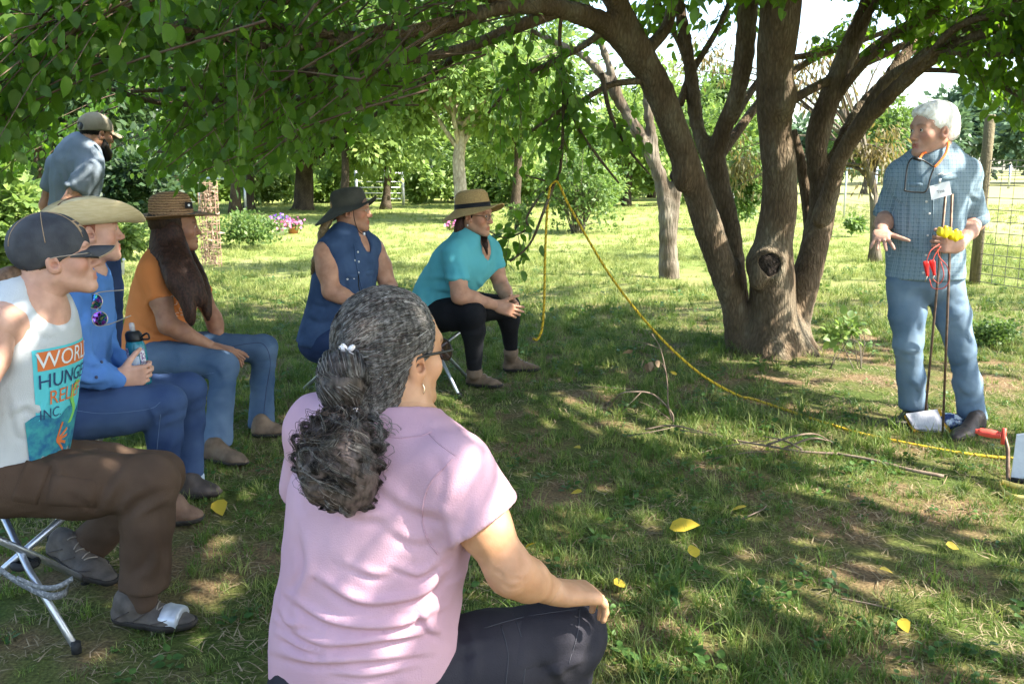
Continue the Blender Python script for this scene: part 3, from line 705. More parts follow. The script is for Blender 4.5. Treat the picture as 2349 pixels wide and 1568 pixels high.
LEAF8 = LEAF[[0, 2, 4, 5, 6, 7, 8, 9, 10]]; L8T = np.array([(0, 1, 3), (3, 1, 4), (4, 1, 5), (5, 1, 2), (0, 6, 1), (6, 7, 1), (7, 8, 1), (8, 2, 1)], np.int32)
V, F = leaves(LPa[seen], dirs[seen], nrm[seen], size[seen], LEAF8, L8T); V2, F2 = leaves(LPa[far_], dirs[far_], nrm[far_], size[far_], OVAL, OVT)
tag(obj('leaves', np.concatenate([V, V2]), np.concatenate([F, F2 + len(V)]), m_leaf, tree), kind='stuff')
lm = mesh_np('leaf', LEAF, LEAFT, m_leaf)
for j in big:
    d = Vector(dirs[j]).normalized(); n = Vector(nrm[j]); n = (n - d*n.dot(d)).normalized(); s_ = n.cross(d)
    o = bpy.data.objects.new('leaf', lm); col.objects.link(o); o.parent = tree
    M = Matrix((d, s_, n)).transposed().to_4x4(); M.translation = Vector(LPa[j]) - tree.location
    o.matrix_local = M @ Matrix.Scale(float(size[j]), 4)
limbs.build('limb', m_bark, tree)
tag(twigs.build('twigs', m_twig, tree), kind='stuff')
print('leaves', nL)

# ------------------------------------------------------------ other trees and shrubs
def crown_leaves(c, r, n, size, clumps, seed=0, tmpl=CARD, tris=CARDT, droop=0.0, spread=.16, shell=.55):
    g = np.random.default_rng(seed); c = np.array(c, float); r = np.array(r, float)
    d = g.normal(0, 1, (clumps, 3)); d /= np.linalg.norm(d, axis=1, keepdims=True)
    cc = c + d * r * (shell + (1-shell)*g.random((clumps, 1))) * (1 + .25*g.normal(0, 1, (clumps, 1)))*.86
    w = g.uniform(.4, 1.6, clumps); k = g.choice(clumps, n, p=w/w.sum()); sp = spread * r.mean() * g.uniform(.6, 1.5, clumps)
    q = g.normal(0, 1, (n, 3)); pos = cc[k] + q * sp[k][:, None] * np.array([1, 1, .75])
    out = (pos - c) / r; dirs = q*.7 + out*.4 + np.array([0, 0, -.2 - droop]); nr = g.normal(0, .5, (n, 3)) + np.array([.2, -.25, .85])
    pos = pos[pos[:, 2] > .03] if (pos[:, 2] <= .03).any() else pos
    m_ = len(pos); return leaves(pos, dirs[:m_], nr[:m_], g.uniform(.6, 1.3, m_)*size, tmpl, tris), cc
def plant(name, label, cat, base, crowns, m, trunk=None, tm=None, group=None, leafname='crown', stems=0, seed=1, branches=6, tmpl=CARD, tris=CARDT, droop=0, part=None, sr=.014):
    """crowns: list of (centre, radii, n, leafsize, clumps)"""
    t = thing(name, label, cat, base, group); VV = []; FF = []; k = 0; CC = []
    for i, c in enumerate(crowns):
        (V, F), cc = crown_leaves(c[0], c[1], c[2], c[3], c[4], seed + i*7, tmpl, tris, droop, c[5] if len(c) > 5 else .16, c[6] if len(c) > 6 else .55)
        VV.append(V); FF.append(F + k); k += len(V); CC.append(cc)
    tag(obj(leafname, np.concatenate(VV), np.concatenate(FF), m, t), kind='stuff')
    g = np.random.default_rng(seed); CC = np.concatenate(CC)
    if trunk:
        pts, r0, r1 = trunk; c = catmull(pts, 5); rad = np.linspace(0, 1, len(c)); rad = r0 + (r1-r0)*rad; rad[0] *= 1.6; rad[1] *= 1.2
        V, F = tube(c, list(rad), 14); V = V + (normals_tube(V, c) * (.04*r0*10*.1*fbm(V*np.array([9, 9, 2.]), 4))[:, None])
        obj('trunk', V, F, tm or m_bark_dk, t)
        mb = MB()
        for i in range(branches):
            q = CC[g.integers(len(CC))]; p = np.array(c[int(len(c)*g.uniform(.45, .98))]); m1 = (p+q)/2 + [0, 0, .1*np.linalg.norm(q-p)]
            V, F = tube(catmull([p, m1, q], 4), [r1*.6, r1*.12], 6); mb.add(V, F)
        if branches: mb.build('branches', tm or m_bark_dk, t)
    if stems:
        mb = MB(); b = np.array(base, float)
        for i in range(stems):
            a = g.uniform(0, 6.28); q = CC[g.integers(len(CC))]; p = b + [math.cos(a)*.12, math.sin(a)*.12, 0]
            V, F = tube(catmull([p, p*.6+q*.4 + [g.normal(0, .04), 0, .1], q], 4), [sr, sr*.35], 5); mb.add(V, F)
        tag(mb.build('stems', tm or m_bark_gray, t), kind='stuff')
    return t
def normals_tube(V, c):
    c = np.array(c); n = V.copy(); seg = 14
    for i in range(len(c)): n[i*seg:(i+1)*seg] = V[i*seg:(i+1)*seg] - c[i]
    return n / (np.linalg.norm(n, axis=1, keepdims=True) + 1e-9)
def px_ell(x, y, Y, rx, ry, ryy=None):
    """ellipsoid measured in photo pixels -> centre, radii"""
    c = np.array(P(x, y, Y)); s_ = Y/FPX*.98; return c, (rx*s_, (ryy or rx)*s_, ry*s_)
def pc(x, y, Y, rx, ry, n, size, clumps, sp=.16, shell=.55):
    c, r = px_ell(x, y, Y, rx, ry); return (c, r, n, size, clumps, sp, shell)
# second tree, sawn stub and lichened bark
t2 = thing('lichened_tree', 'slim grey lichened tree with sawn stub and leaning limbs behind the big tree', 'tree', G(1535, 635))
s2 = Sculpt(.022); Y2 = 11.2
for l in [[(1535,640,Y2,32),(1533,580,Y2,26),(1530,500,Y2,25),(1520,430,Y2,22),(1500,370,Y2,17),(1462,300,Y2,17),(1425,240,Y2,15),(1395,190,Y2,13),(1340,130,Y2,10),(1290,105,Y2,9),(1220,72,Y2,7)],
          [(1540,520,Y2,18),(1545,470,Y2,16),(1553,415,Y2,17)],
          [(1505,380,Y2,12),(1498,320,Y2,12),(1488,270,Y2,13),(1480,200,Y2,9)],
          [(1425,240,Y2,12),(1400,160,Y2,10),(1375,90,Y2,10),(1350,20,Y2,8),(1330,-60,Y2,7)]]:
    s2.chain(PP(l), [x*.92 for x in rr_(l)], k=.04, smooth=2)
V, Q = s2.mesh(lambda p: .012*fbm(p*np.array([8, 8, 3]), 4)); obj('trunk', V, Q, m_bark_gray, t2)
c = np.array(P(1552, 405, Y2-.02)); V, F = tube([c, c + [0, -.05, .03]], [.085, .08], 16); obj('sawn_stub', V, F, m_knot, t2)
cl = []
for (x, y, r) in ((1150, -60, 150), (1300, -120, 160), (1500, -160, 180), (1340, -40, 70), (1060, 20, 80)): cl.append(pc(x, y, Y2, r, r*.6, 1500, .09, 30, .2))
VV = [crown_leaves(c[0], c[1], c[2], c[3], c[4], 31+i)[0] for i, c in enumerate(cl)]
k = 0; A = []; B = []
for v, f in VV: A.append(v); B.append(f + k); k += len(v)
tag(obj('crown', np.concatenate(A), np.concatenate(B), m_leaf_md, t2), kind='stuff')

def gY(py): return G(1174, py).y
# big dark tree left of centre
b = G(695, 482); Yb = b.y
plant('shade_tree', 'big tree with thick dark flared trunk on the far lawn, left of centre', 'tree', b,
      [pc(690, 130, Yb, 330, 230, 9000, .26, 90, .13), pc(560, 300, Yb-1, 130, 70, 2200, .24, 26), pc(850, 290, Yb-1, 120, 70, 2200, .24, 26)], m_leaf_md,
      ([b + Vector((0,0,-.1)), P(697, 440, Yb), P(698, 400, Yb), P(697, 350, Yb), P(690, 230, Yb), P(700, 120, Yb)], .33, .2), m_bark_dk, seed=3)
# pale barked tree
b = G(1057, 470); Yb = 23.0; b = Vector((P(1057, 470, Yb).x, Yb, 0))
plant('pale_barked_tree', 'tree with smooth pale trunk behind the woman in the turquoise tee', 'tree', b,
      [pc(1060, 150, Yb, 230, 130, 8000, .19, 90, .13, .4), pc(930, 240, Yb, 110, 70, 2000, .19, 26), pc(1200, 260, Yb, 110, 60, 2000, .19, 26)], m_leaf_lt,
      ([b, P(1056, 430, Yb), P(1052, 370, Yb), P(1056, 310, Yb), P(1040, 230, Yb), P(1060, 130, Yb)], .175, .12), m_bark_pale, seed=5)
# orchard trees and shrubs beyond the lawn
def tree_px(name, label, x, y0, Y, rx, ry, n, size, m, seed, group='trees beyond the lawn', cat='tree', tr=.14):
    b = Vector((P(x, y0, Y).x, Y, 0)); c, r = px_ell(x, y0, Y, rx, ry)
    top = Vector(c); mid = (b + top)/2 + Vector((.1, 0, 0))
    return plant(name, label, cat, b, [(c, r, n, size, max(30, n//90), .14, .5)], m, ([b, mid, top], tr, tr*.5), m_bark_dk, group=group, seed=seed, branches=5)
TR = [
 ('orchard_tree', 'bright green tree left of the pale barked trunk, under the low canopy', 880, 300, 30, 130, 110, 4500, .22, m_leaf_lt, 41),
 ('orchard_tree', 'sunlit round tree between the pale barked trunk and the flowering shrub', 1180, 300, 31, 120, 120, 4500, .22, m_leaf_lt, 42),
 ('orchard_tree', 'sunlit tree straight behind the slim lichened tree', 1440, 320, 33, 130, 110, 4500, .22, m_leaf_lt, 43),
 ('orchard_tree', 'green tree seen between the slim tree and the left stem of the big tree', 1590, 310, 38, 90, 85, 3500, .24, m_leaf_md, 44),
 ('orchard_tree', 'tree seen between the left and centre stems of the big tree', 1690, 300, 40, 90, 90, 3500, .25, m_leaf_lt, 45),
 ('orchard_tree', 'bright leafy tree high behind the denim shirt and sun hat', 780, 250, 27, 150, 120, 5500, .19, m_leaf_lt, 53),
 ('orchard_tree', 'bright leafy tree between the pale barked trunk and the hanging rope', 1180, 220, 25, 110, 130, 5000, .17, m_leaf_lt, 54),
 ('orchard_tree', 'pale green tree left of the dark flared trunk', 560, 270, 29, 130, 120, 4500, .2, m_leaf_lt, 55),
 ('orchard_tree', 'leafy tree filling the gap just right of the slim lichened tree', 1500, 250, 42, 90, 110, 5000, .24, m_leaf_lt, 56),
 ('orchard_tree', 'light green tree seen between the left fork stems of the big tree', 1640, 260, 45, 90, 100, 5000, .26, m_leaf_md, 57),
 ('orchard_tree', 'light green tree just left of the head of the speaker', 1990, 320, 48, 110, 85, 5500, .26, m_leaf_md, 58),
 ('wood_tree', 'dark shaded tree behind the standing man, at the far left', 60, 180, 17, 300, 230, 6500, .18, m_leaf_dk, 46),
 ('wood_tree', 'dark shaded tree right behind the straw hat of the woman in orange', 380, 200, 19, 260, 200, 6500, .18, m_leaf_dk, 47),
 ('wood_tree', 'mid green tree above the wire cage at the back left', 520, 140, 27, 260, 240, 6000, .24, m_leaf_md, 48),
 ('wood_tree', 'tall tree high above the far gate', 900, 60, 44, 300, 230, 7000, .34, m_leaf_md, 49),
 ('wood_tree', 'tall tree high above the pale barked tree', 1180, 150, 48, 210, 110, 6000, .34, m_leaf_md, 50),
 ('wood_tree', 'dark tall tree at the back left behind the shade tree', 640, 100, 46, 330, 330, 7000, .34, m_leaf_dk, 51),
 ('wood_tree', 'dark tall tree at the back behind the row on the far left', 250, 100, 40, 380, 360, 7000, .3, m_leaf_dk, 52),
]
for n_, l_, x, y0, Y, rx, ry, nn, sz, m_, sd in TR: tree_px(n_, l_, x, y0, Y, rx, ry, nn, sz, m_, sd)
# woods that read as one mass
def mass(name, label, cat, items, m, size, seed, sp=.16):
    VV = []; FF = []; k = 0
    for i, (x, y, Y, rx, ry, n) in enumerate(items):
        c, r = px_ell(x, y, Y, rx, ry); r = (r[0], min(r[1], 5), r[2])
        (V, F), _ = crown_leaves(c, r, n, size, max(20, n//60), seed+i, spread=sp, shell=.3); VV.append(V); FF.append(F+k); k += len(V)
    tag(obj(name, np.concatenate(VV), np.concatenate(FF), m), label, cat, kind='stuff')
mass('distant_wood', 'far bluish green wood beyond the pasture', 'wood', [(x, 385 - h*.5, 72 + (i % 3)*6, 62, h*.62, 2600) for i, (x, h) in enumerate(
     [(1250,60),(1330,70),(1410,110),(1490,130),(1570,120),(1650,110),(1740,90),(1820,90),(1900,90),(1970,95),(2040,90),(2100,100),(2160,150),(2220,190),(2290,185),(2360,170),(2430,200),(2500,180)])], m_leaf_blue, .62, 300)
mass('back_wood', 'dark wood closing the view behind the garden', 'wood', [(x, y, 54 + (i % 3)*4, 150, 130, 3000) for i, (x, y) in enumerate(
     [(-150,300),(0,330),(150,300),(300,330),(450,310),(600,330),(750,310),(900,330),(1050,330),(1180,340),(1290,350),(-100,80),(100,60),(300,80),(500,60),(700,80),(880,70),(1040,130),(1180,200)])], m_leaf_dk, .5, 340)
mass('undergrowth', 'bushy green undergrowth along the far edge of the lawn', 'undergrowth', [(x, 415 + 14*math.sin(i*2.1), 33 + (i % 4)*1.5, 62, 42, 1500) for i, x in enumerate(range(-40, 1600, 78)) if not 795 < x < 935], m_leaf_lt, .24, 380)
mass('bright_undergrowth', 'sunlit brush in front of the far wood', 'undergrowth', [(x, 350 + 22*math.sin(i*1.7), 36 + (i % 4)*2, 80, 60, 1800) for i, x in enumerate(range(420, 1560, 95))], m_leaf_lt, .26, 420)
# shrubs
def shrub(name, label, x, yb, rx, ry, n, size, m, seed, stems=0, tmpl=CARD, tris=CARDT, group=None, Y=None, cat='shrub', sh=.35, droop=0, sr=.012):
    Y = Y or gY(yb); b = Vector((P(x, yb, Y).x, Y, 0)); c, r = px_ell(x, yb - ry*1.0, Y, rx, ry)
    return plant(name, label, cat, b, [(c, r, n, size, max(20, n//60), .17, sh)], m, group=group, stems=stems, seed=seed, tmpl=tmpl, tris=tris, leafname='foliage', droop=droop, sr=sr)
shrub('broad_leaf_shrub', 'dark glossy shrub left of the pale barked trunk', 1000, 462, 62, 55, 2600, .17, m_leaf_dk, 81)
shrub('broad_leaf_shrub', 'dark glossy shrub right of the pale barked trunk', 1150, 465, 90, 62, 3600, .17, m_leaf_md, 82)
shrub('young_shrub', 'small yellow green shrub on the lawn right of the turquoise tee', 1192, 530, 34, 38, 700, .09, m_leaf_lt, 83, stems=10)
shrub('flowering_shrub', 'large loose many stemmed shrub behind the hanging yellow rope', 1325, 535, 105, 115, 3600, .10, m_leaf_md, 84, stems=70)
shrub('meadow_shrub', 'low bright shrub beyond the lawn, left of the slim lichened tree', 1455, 455, 60, 45, 1800, .14, m_leaf_lt, 85)
shrub('laurel_shrub', 'dense upright leafy shrub seen between the stems of the big tree', 1715, 505, 42, 85, 3000, .13, m_leaf_md, 86, Y=20)
shrub('hedge_shrub', 'yellow green bush beside the dark trunk, right side', 760, 465, 60, 40, 2200, .14, m_leaf_lt, 87)
shrub('hedge_shrub', 'yellow green bush beside the dark trunk, left side', 610, 470, 60, 45, 2200, .14, m_leaf_md, 88)
shrub('weed_clump', 'tall green weeds by the far gate', 900, 462, 75, 22, 1500, .12, m_leaf_lt, 89)
shrub('garden_weeds', 'low leafy garden plants left of the flower pots', 560, 560, 85, 38, 2600, .07, m_leaf_md, 90, Y=15.5)
shrub('garden_weeds', 'tall pale weeds behind the woman in orange', 275, 600, 60, 50, 2200, .06, m_leaf_lt, 91, Y=8.5)
shrub('vine_bush', 'broad leaved bush at the left edge below the canopy', 20, 640, 100, 155, 2600, .085, m_leaf_lt, 92, Y=8.2, tmpl=LEAF, tris=LEAFT)
shrub('pasture_shrub', 'small tuft of weeds beside the grey metal fence post', 1960, 530, 26, 18, 500, .09, m_leaf_md, 93, Y=18)
shrub('far_garden_shrub', 'pale bush in the garden left of the slim lichened tree', 1395, 460, 40, 50, 1400, .12, m_leaf_lt, 94, Y=30)
shrub('garden_weeds', 'green undergrowth behind the standing man', 300, 520, 140, 90, 4200, .09, m_leaf_dk, 95, Y=11)
# peach tree with drooping bronze leaves behind the big tree
b = Vector((P(2010, 560, 13).x, 13, 0))
plant('peach_tree', 'bare looking tree with drooping bronze leaves behind the speaker', 'tree', b,
      [pc(2005, 350, 13, 85, 80, 650, .11, 80, .12, .2), pc(1700, 390, 13.5, 60, 80, 420, .11, 50, .10, .2), pc(1880, 170, 13, 150, 110, 700, .11, 90, .10, .2), pc(1620, 130, 14, 90, 70, 260, .11, 40, .10, .2)], m_leaf_red,
      ([b, P(2005, 460, 13), P(1990, 380, 13), P(1930, 250, 13)], .07, .04), m_bark_gray, seed=99, branches=26, tmpl=NARROW, tris=CARDT, droop=1.6)
# low plants at the fence side of the big tree
shrub('sapling', 'small leafy shoots between the big tree and the speaker', 1935, 800, 48, 42, 90, .06, m_leaf_lt, 101, stems=7, Y=6.1, tmpl=LEAF, tris=LEAFT, sr=.004)
shrub('ground_weeds', 'low leafy weeds below the wire fence', 2290, 790, 85, 32, 1600, .035, m_leaf_md, 102, Y=6.9, cat='weeds')
# ============================================================ PEOPLE
def A(*v): return np.array(v, float)
def lerp(a, b, t): return np.asarray(a) * (1-t) + np.asarray(b) * t
def skinmat(name, c, c2):
    c2 = (c2[0]*1.06, c2[1]*1.0, c2[2]*.98); c = (c[0]*.93, c[1]*.86, c[2]*.84)
    m = mat(name, c, c2, 22, .55, bump=.12, bscale=260, spec=.3, tint=True, contrast=(.35, .7))
    b = m.node_tree.nodes['Principled BSDF']; b.inputs['Subsurface Weight'].default_value = .12
    b.inputs['Subsurface Radius'].default_value = (.6, .25, .12); b.inputs['Subsurface Scale'].default_value = .008; return m
skins = {'fair': skinmat('skin_fair', (.50, .30, .22), (.58, .36, .27)), 'tan': skinmat('skin_tanned', (.44, .24, .155), (.52, .30, .20)),
         'olive': skinmat('skin_olive', (.34, .19, .12), (.42, .25, .165)), 'gold': skinmat('skin_warm', (.46, .26, .14), (.53, .31, .18)),
         'brown': skinmat('skin_brown', (.27, .14, .09), (.34, .19, .12))}
m_eye = mat('eye_white', (.7, .66, .62), rough=.25); m_iris = mat('eye_iris', (.03, .022, .018), rough=.2)
m_frame = mat('dark_frame', (.02, .018, .016), rough=.35, spec=.5); m_wire = mat('thin_metal_frame', (.45, .38, .3), rough=.3, metal=.8)
def glass(name, c, rough=.03, alpha=.25):
    m = mat(name, c, rough=rough, spec=.6); b = m.node_tree.nodes['Principled BSDF']; b.inputs['Alpha'].default_value = alpha; return m
m_lens = glass('clear_lens', (.5, .5, .5), alpha=.12); m_dlens = glass('smoked_lens', (.06, .045, .04), alpha=.85)
def hairmat(name, a, b, rough=.45): return mat(name, a, b, 120, rough, rand=-.45, spec=.25, stretch=(1, 1, .5))
h_brown = hairmat('brown_hair', (.09, .05, .025), (.17, .10, .055)); h_dark = hairmat('dark_brown_hair', (.016, .009, .006), (.05, .025, .014), .6)
h_black = hairmat('black_hair', (.008, .007, .006), (.02, .015, .012)); h_auburn = hairmat('auburn_hair', (.12, .05, .025), (.2, .09, .045))
h_white = hairmat('white_hair', (.86, .84, .78), (.92, .90, .85)); h_gray = hairmat('grey_hair', (.05, .047, .043), (.20, .185, .165)); h_graydk = hairmat('dark_grey_hair', (.026, .020, .016), (.09, .07, .058))
h_blond = hairmat('light_brown_hair', (.22, .14, .07), (.36, .25, .14))

def strands(paths, r, taper=.4):
    """paths (N, M, 3) -> three sided hairs"""
    Pn = np.asarray(paths, np.float32); N_, M_, _ = Pn.shape
    d = np.gradient(Pn, axis=1); d /= (np.linalg.norm(d, axis=2, keepdims=True) + 1e-9)
    ref = np.zeros_like(d); ref[..., 2] = 1; ref[np.abs(d[..., 2]) > .85] = (1, 0, 0)
    u = np.cross(d, ref); u /= (np.linalg.norm(u, axis=2, keepdims=True) + 1e-9); w = np.cross(d, u)
    rr = (np.asarray(r).reshape(-1, 1) * np.linspace(1, taper, M_)[None])[..., None]
    V = np.stack([Pn + (u*math.cos(a) + w*math.sin(a))*rr for a in (0, 2.094, 4.189)], 2).reshape(-1, 3)
    i = np.arange(N_)[:, None, None]*M_*3; j = np.arange(M_-1)[None, :, None]*3; k = np.arange(3)[None, None]; k2 = (k+1) % 3
    F = np.stack(np.broadcast_arrays(i+j+k, i+j+k2, i+j+3+k2, i+j+3+k), -1).reshape(-1, 4)
    return V.astype(np.float32), F
class Person:
    def __init__(s, label, base, skin, head=None, yaw=0, pitch=0, roll=0, hs=1.0, group=None):
        s.root = thing('person', label, 'person', base, group); s.skin = skins[skin]; s.VV = []; s.QQ = []; s.TT = []; s.n = 0
        VS[0] = float(np.clip((head[1]/2.0)**.62, 1.0, 1.9)); s.c = np.array(head); s.R = rotm(R(yaw), R(pitch), R(roll)); s.hs = hs
    def T(s, x, y, z): return s.c + s.hs * (s.R @ A(x, y, z))
    def TV(s, V): return s.c + s.hs * (np.asarray(V) @ s.R.T)
    def loc(s, V): return (np.asarray(V) - s.c) @ s.R / s.hs
    def skin_part(s, V, Q, T=None):
        s.VV.append(V); s.QQ.append(Q + s.n); s.n += len(V); s.TT.append(np.ones((len(V), 3)) if T is None else T)
    def head(s, neck, nr=.055, jaw=1.0, nose=1.0, brow=(.4, .3, .25), lip=(.92, .62, .6), mouth=0, male=0, cheeks=1.0, chin=1.0, extra=None, wide=1.0, eyes=True):
        q = s.hs; T = s.T; Rm = s.R; sk = Sculpt(.0036, .45)
        E = lambda c, r, k=.02, op='u': sk.ell(T(*c), A(*r)*q, Rm, k*q, op)
        C = lambda a, b, ra, rb, k=.02, op='u', flat=None: sk.cone(T(*a), T(*b), ra*q, rb*q, k*q, flat, op)
        E((0, -.018, .034), (.073*wide, .094, .083)); E((0, .03, .036), (.061*wide, .062, .062), .03)
        E((0, .03, -.035), (.056*wide, .058, .072), .03)
        for e in (-1, 1):
            C((e*.049*wide, -.002, -.05), (e*.016, .072, -.096*chin), .0185*jaw, .0165*jaw, .03)
            E((e*.043*wide, .058, -.028), (.021, .021, .02), .03)
        E((0, .0835, -.098*chin), (.0175*jaw, .0145, .0155), .016)
        C((-.034*wide, .081, .022), (.034*wide, .081, .022), .012, .012, .025)
        E((0, .0755, -.062), (.024, .02, .018), .02)
        for e in (-1, 1): E((e*.031, .097, .002), (.017, .015, .012), .016, 'cut')
        E((0, .080, -.012), (.0135, .0155, .030), .010)
        C((0, .0885, .012), (0, .1035 + .004*nose, -.027), .0070, .0085, .012)
        E((0, .1035 + .005*nose, -.0325), (.0108, .0115, .0098), .009)
        for e in (-1, 1): E((e*.0118, .0965, -.037), (.0070, .010, .0070), .007)
        for e in (-1, 1):
            E((e*.031, .0805, .003), (.0155, .012, .0115), .008)
            if eyes: E((e*.031, .0925, .0018), (.0128, .0090, .0044), .003, 'cut')
        C((-.020, .0875, -.0630), (0, .0945, -.0610), .0045, .0060, .007); C((.020, .0875, -.0630), (0, .0945, -.0610), .0045, .0060, .007)
        C((-.017, .0875, -.0715), (0, .0930, -.0730), .0048, .0066, .007); C((.017, .0875, -.0715), (0, .0930, -.0730), .0048, .0066, .007)
        if mouth: E((0, .102, -.067), (.015, .014, .0045*mouth), .004, 'cut')
        else: C((-.023, .091, -.0672), (0, .1025, -.0668), .0012, .0017, .004, 'cut'); C((.023, .091, -.0672), (0, .1025, -.0668), .0012, .0017, .004, 'cut')
        for e in (-1, 1):
            ax = A(e*.42, -.9, 0)
            E((e*.0765*wide, -.006, -.012), (.009, .0185, .030), .007); E((e*.0735*wide, .006, -.026), (.010, .009, .014), .008)
            E((e*.0855*wide, -.003, -.007), (.0078, .0115, .0185), .003, 'cut'); E((e*.0765*wide, .0, -.016), (.007, .010, .009), .004, 'cut')
        nb = np.array(neck, float); a = T(0, -.03, -.04)
        sk.cone(a, nb, nr*q, nr*1.08, k=.03, flat=None)
        sk.cone(nb, nb + (nb-a)*.35, nr*1.1, nr*1.5, k=.04)
        V, Q = sk.mesh(); L = s.loc(V); t = np.ones((len(V), 3))
        def blend(w, c): t[:] = t * (1 - w[:, None]*(1 - np.array(c)))
        g = lambda c, r: np.exp(-(((L - np.array(c))/np.array(r))**2).sum(1))
        for e in (-1, 1): blend(np.clip(g((e*.045, .07, -.028), (.025, .03, .02))*1.1, 0, 1)*cheeks, (1.02, .80, .76)); blend(g((e*.031, .09, .006), (.018, .02, .010))*.5, (.8, .66, .62))
        blend(g((0, .115, -.034), (.015, .015, .012))*.6, (1.02, .8, .76))
        w = (np.abs(L[:, 0]) < .023) & (L[:, 1] > .084) & (L[:, 2] < -.0575) & (L[:, 2] > -.0795); blend(w*(1 - (np.abs(L[:, 0])/.026)**4), lip)
        bz = .0235 + .004*np.cos(np.abs(np.abs(L[:, 0])-.034)*60) - .003*(np.abs(L[:, 0]) > .045)
        w = np.exp(-((L[:, 2]-bz)/.0038)**2) * (np.abs(L[:, 0]) > .012) * (np.abs(L[:, 0]) < .052) * (L[:, 1] > .055); blend(np.clip(w*1.2, 0, 1)*.85, brow)
        for e in (-1, 1): blend(g((e*.078, -.002, -.012), (.012, .022, .032))*.5, (1.02, .8, .76))
        s.skin_part(V, Q, t)
        if eyes:
            for e in (-1, 1):
                mb = MB(); V, F = lathe([(0, 1), (.45, .89), (.8, .6), (1, 0), (.8, -.6), (0, -1)], 12); c = A(e*.031, .0800, .0022)
                mb.add(s.TV(V*.0118 + c), F, 0)
                V, F = lathe([(.0, .0125), (.0035, .0121), (.0056, .0106)], 12); V = np.stack([V[:, 0], V[:, 2], -V[:, 1]], 1); mb.add(s.TV(V + c + A(0, -.0002, 0)), F, 1)
                mb.build('eye', None, s.root, mats=[m_eye, m_iris])
    def arm(s, pts, rad, vox=.007, k=.02, lines=()):
        sk = Sculpt(vox); sk.chain(pts, rad, k=k); V, Q = sk.mesh(); V = wrinkle(V, Q, .0011, .028, 3, (1, 1, 1), False)
        if lines: V = creases(V, Q, lines, .003, 5)
        T = np.ones((len(V), 3)); e = np.array(pts[len(pts)//2]); w = np.exp(-((V-e)**2).sum(1)/.05**2)[:, None]*.35; T = T*(1-w*(1-A(1.0, .78, .72))); w = np.clip(fbm(V*38, 4)*.8, 0, 1)[:, None]*.5; T = T*(1-w*(1-A(.92, .78, .70))); s.skin_part(V, Q, T)
    def hand(s, w, d, n, thumb, curl=(.5, .5, .5, .5), spread=.08, th=(.5, .3), sc=1.0, fore=None, stretch=1.0):
        """w wrist, d along the palm, n palm side, thumb hint"""
        d = A(*d); d /= np.linalg.norm(d); n = A(*n); n = n - d*(n@d); n /= np.linalg.norm(n); l = A(*thumb); l = l - d*(l@d) - n*(l@n); l /= np.linalg.norm(l)
        sk = Sculpt(.0033, .6); w = np.array(w, float)
        if fore is not None: sk.cone(w + (np.array(fore)-w)*.25, w, .031*sc, .026*sc, k=.015, flat=(n, .8))
        pal = w + d*.052*sc
        sk.rbox(pal, A(.037, .045, .013)*sc, np.stack([l, d, n], 1), .012*sc, .02)
        sk.cone(w, w + d*.03*sc, .025*sc, .027*sc, k=.02, flat=(n, .7))
        for i, (off, L, r) in enumerate(((.027, .074, .0086), (.009, .082, .0088), (-.009, .076, .0084), (-.026, .060, .0076))):
            c = curl[i] if not np.isscalar(curl) else curl
            b0 = w + (d*(.092 - .004*abs(i-1)) + l*off)*sc; a = spread*(1.5 - i); fd = d*math.cos(a) + l*math.sin(a); p = b0; ang = c*.8; rr = r*sc
            sk.cone(p - d*.03*sc, p, rr*1.0, rr*1.08, k=.012)
            for j, f in enumerate((.45, .30, .25)):
                dd_ = fd*math.cos(ang) + n*math.sin(ang); q = p + dd_*L*f*sc*stretch
                sk.cone(p, q, rr*(1-.07*j), rr*(.93-.07*j), k=.004); p = q; ang += c*(1.0 if j == 0 else .7)
        a, c = th; p = w + (d*.022 + l*.024 + n*.004)*sc; td = d*math.cos(a+.35) + l*math.sin(a+.35) + n*.25; td /= np.linalg.norm(td)
        for j, (f, r0, r1) in enumerate(((.045, .0135, .0115), (.032, .0108, .0095), (.026, .0095, .0075))):
            q = p + td*f*sc; sk.cone(p, q, r0*sc, r1*sc, k=.010 if j == 0 else .004); p = q; td = td + (n*.5*c - l*.45*c + d*.2*c); td /= np.linalg.norm(td)
        V, Q = sk.mesh(); s.skin_part(V, Q)
    def finish(s, name='body'):
        o = obj(name, np.concatenate(s.VV), np.concatenate(s.QQ), s.skin, s.root, cols=np.concatenate(s.TT)); return o
    def cloth(s, name, sk, m, lines=(), wr=(.003, .10), seed=0, stretch=(1, 1, 1), it=1, depth=.006, w=9, label=None, post=None, weave=0):
        V, Q = sk.mesh(); V = relax(V, Q, it)
        if wr: V = wrinkle(V, Q, wr[0], wr[1], seed, stretch); V = wrinkle(V, Q, wr[0]*.35, wr[1]*.4, seed+9, (1, 1, .8))
        if lines: V = creases(V, Q, lines, depth, w)
        if post: V = post(V, Q)
        o = obj(name, V, Q, m, s.root, label=label); return o, bvh(V, Q), V, Q
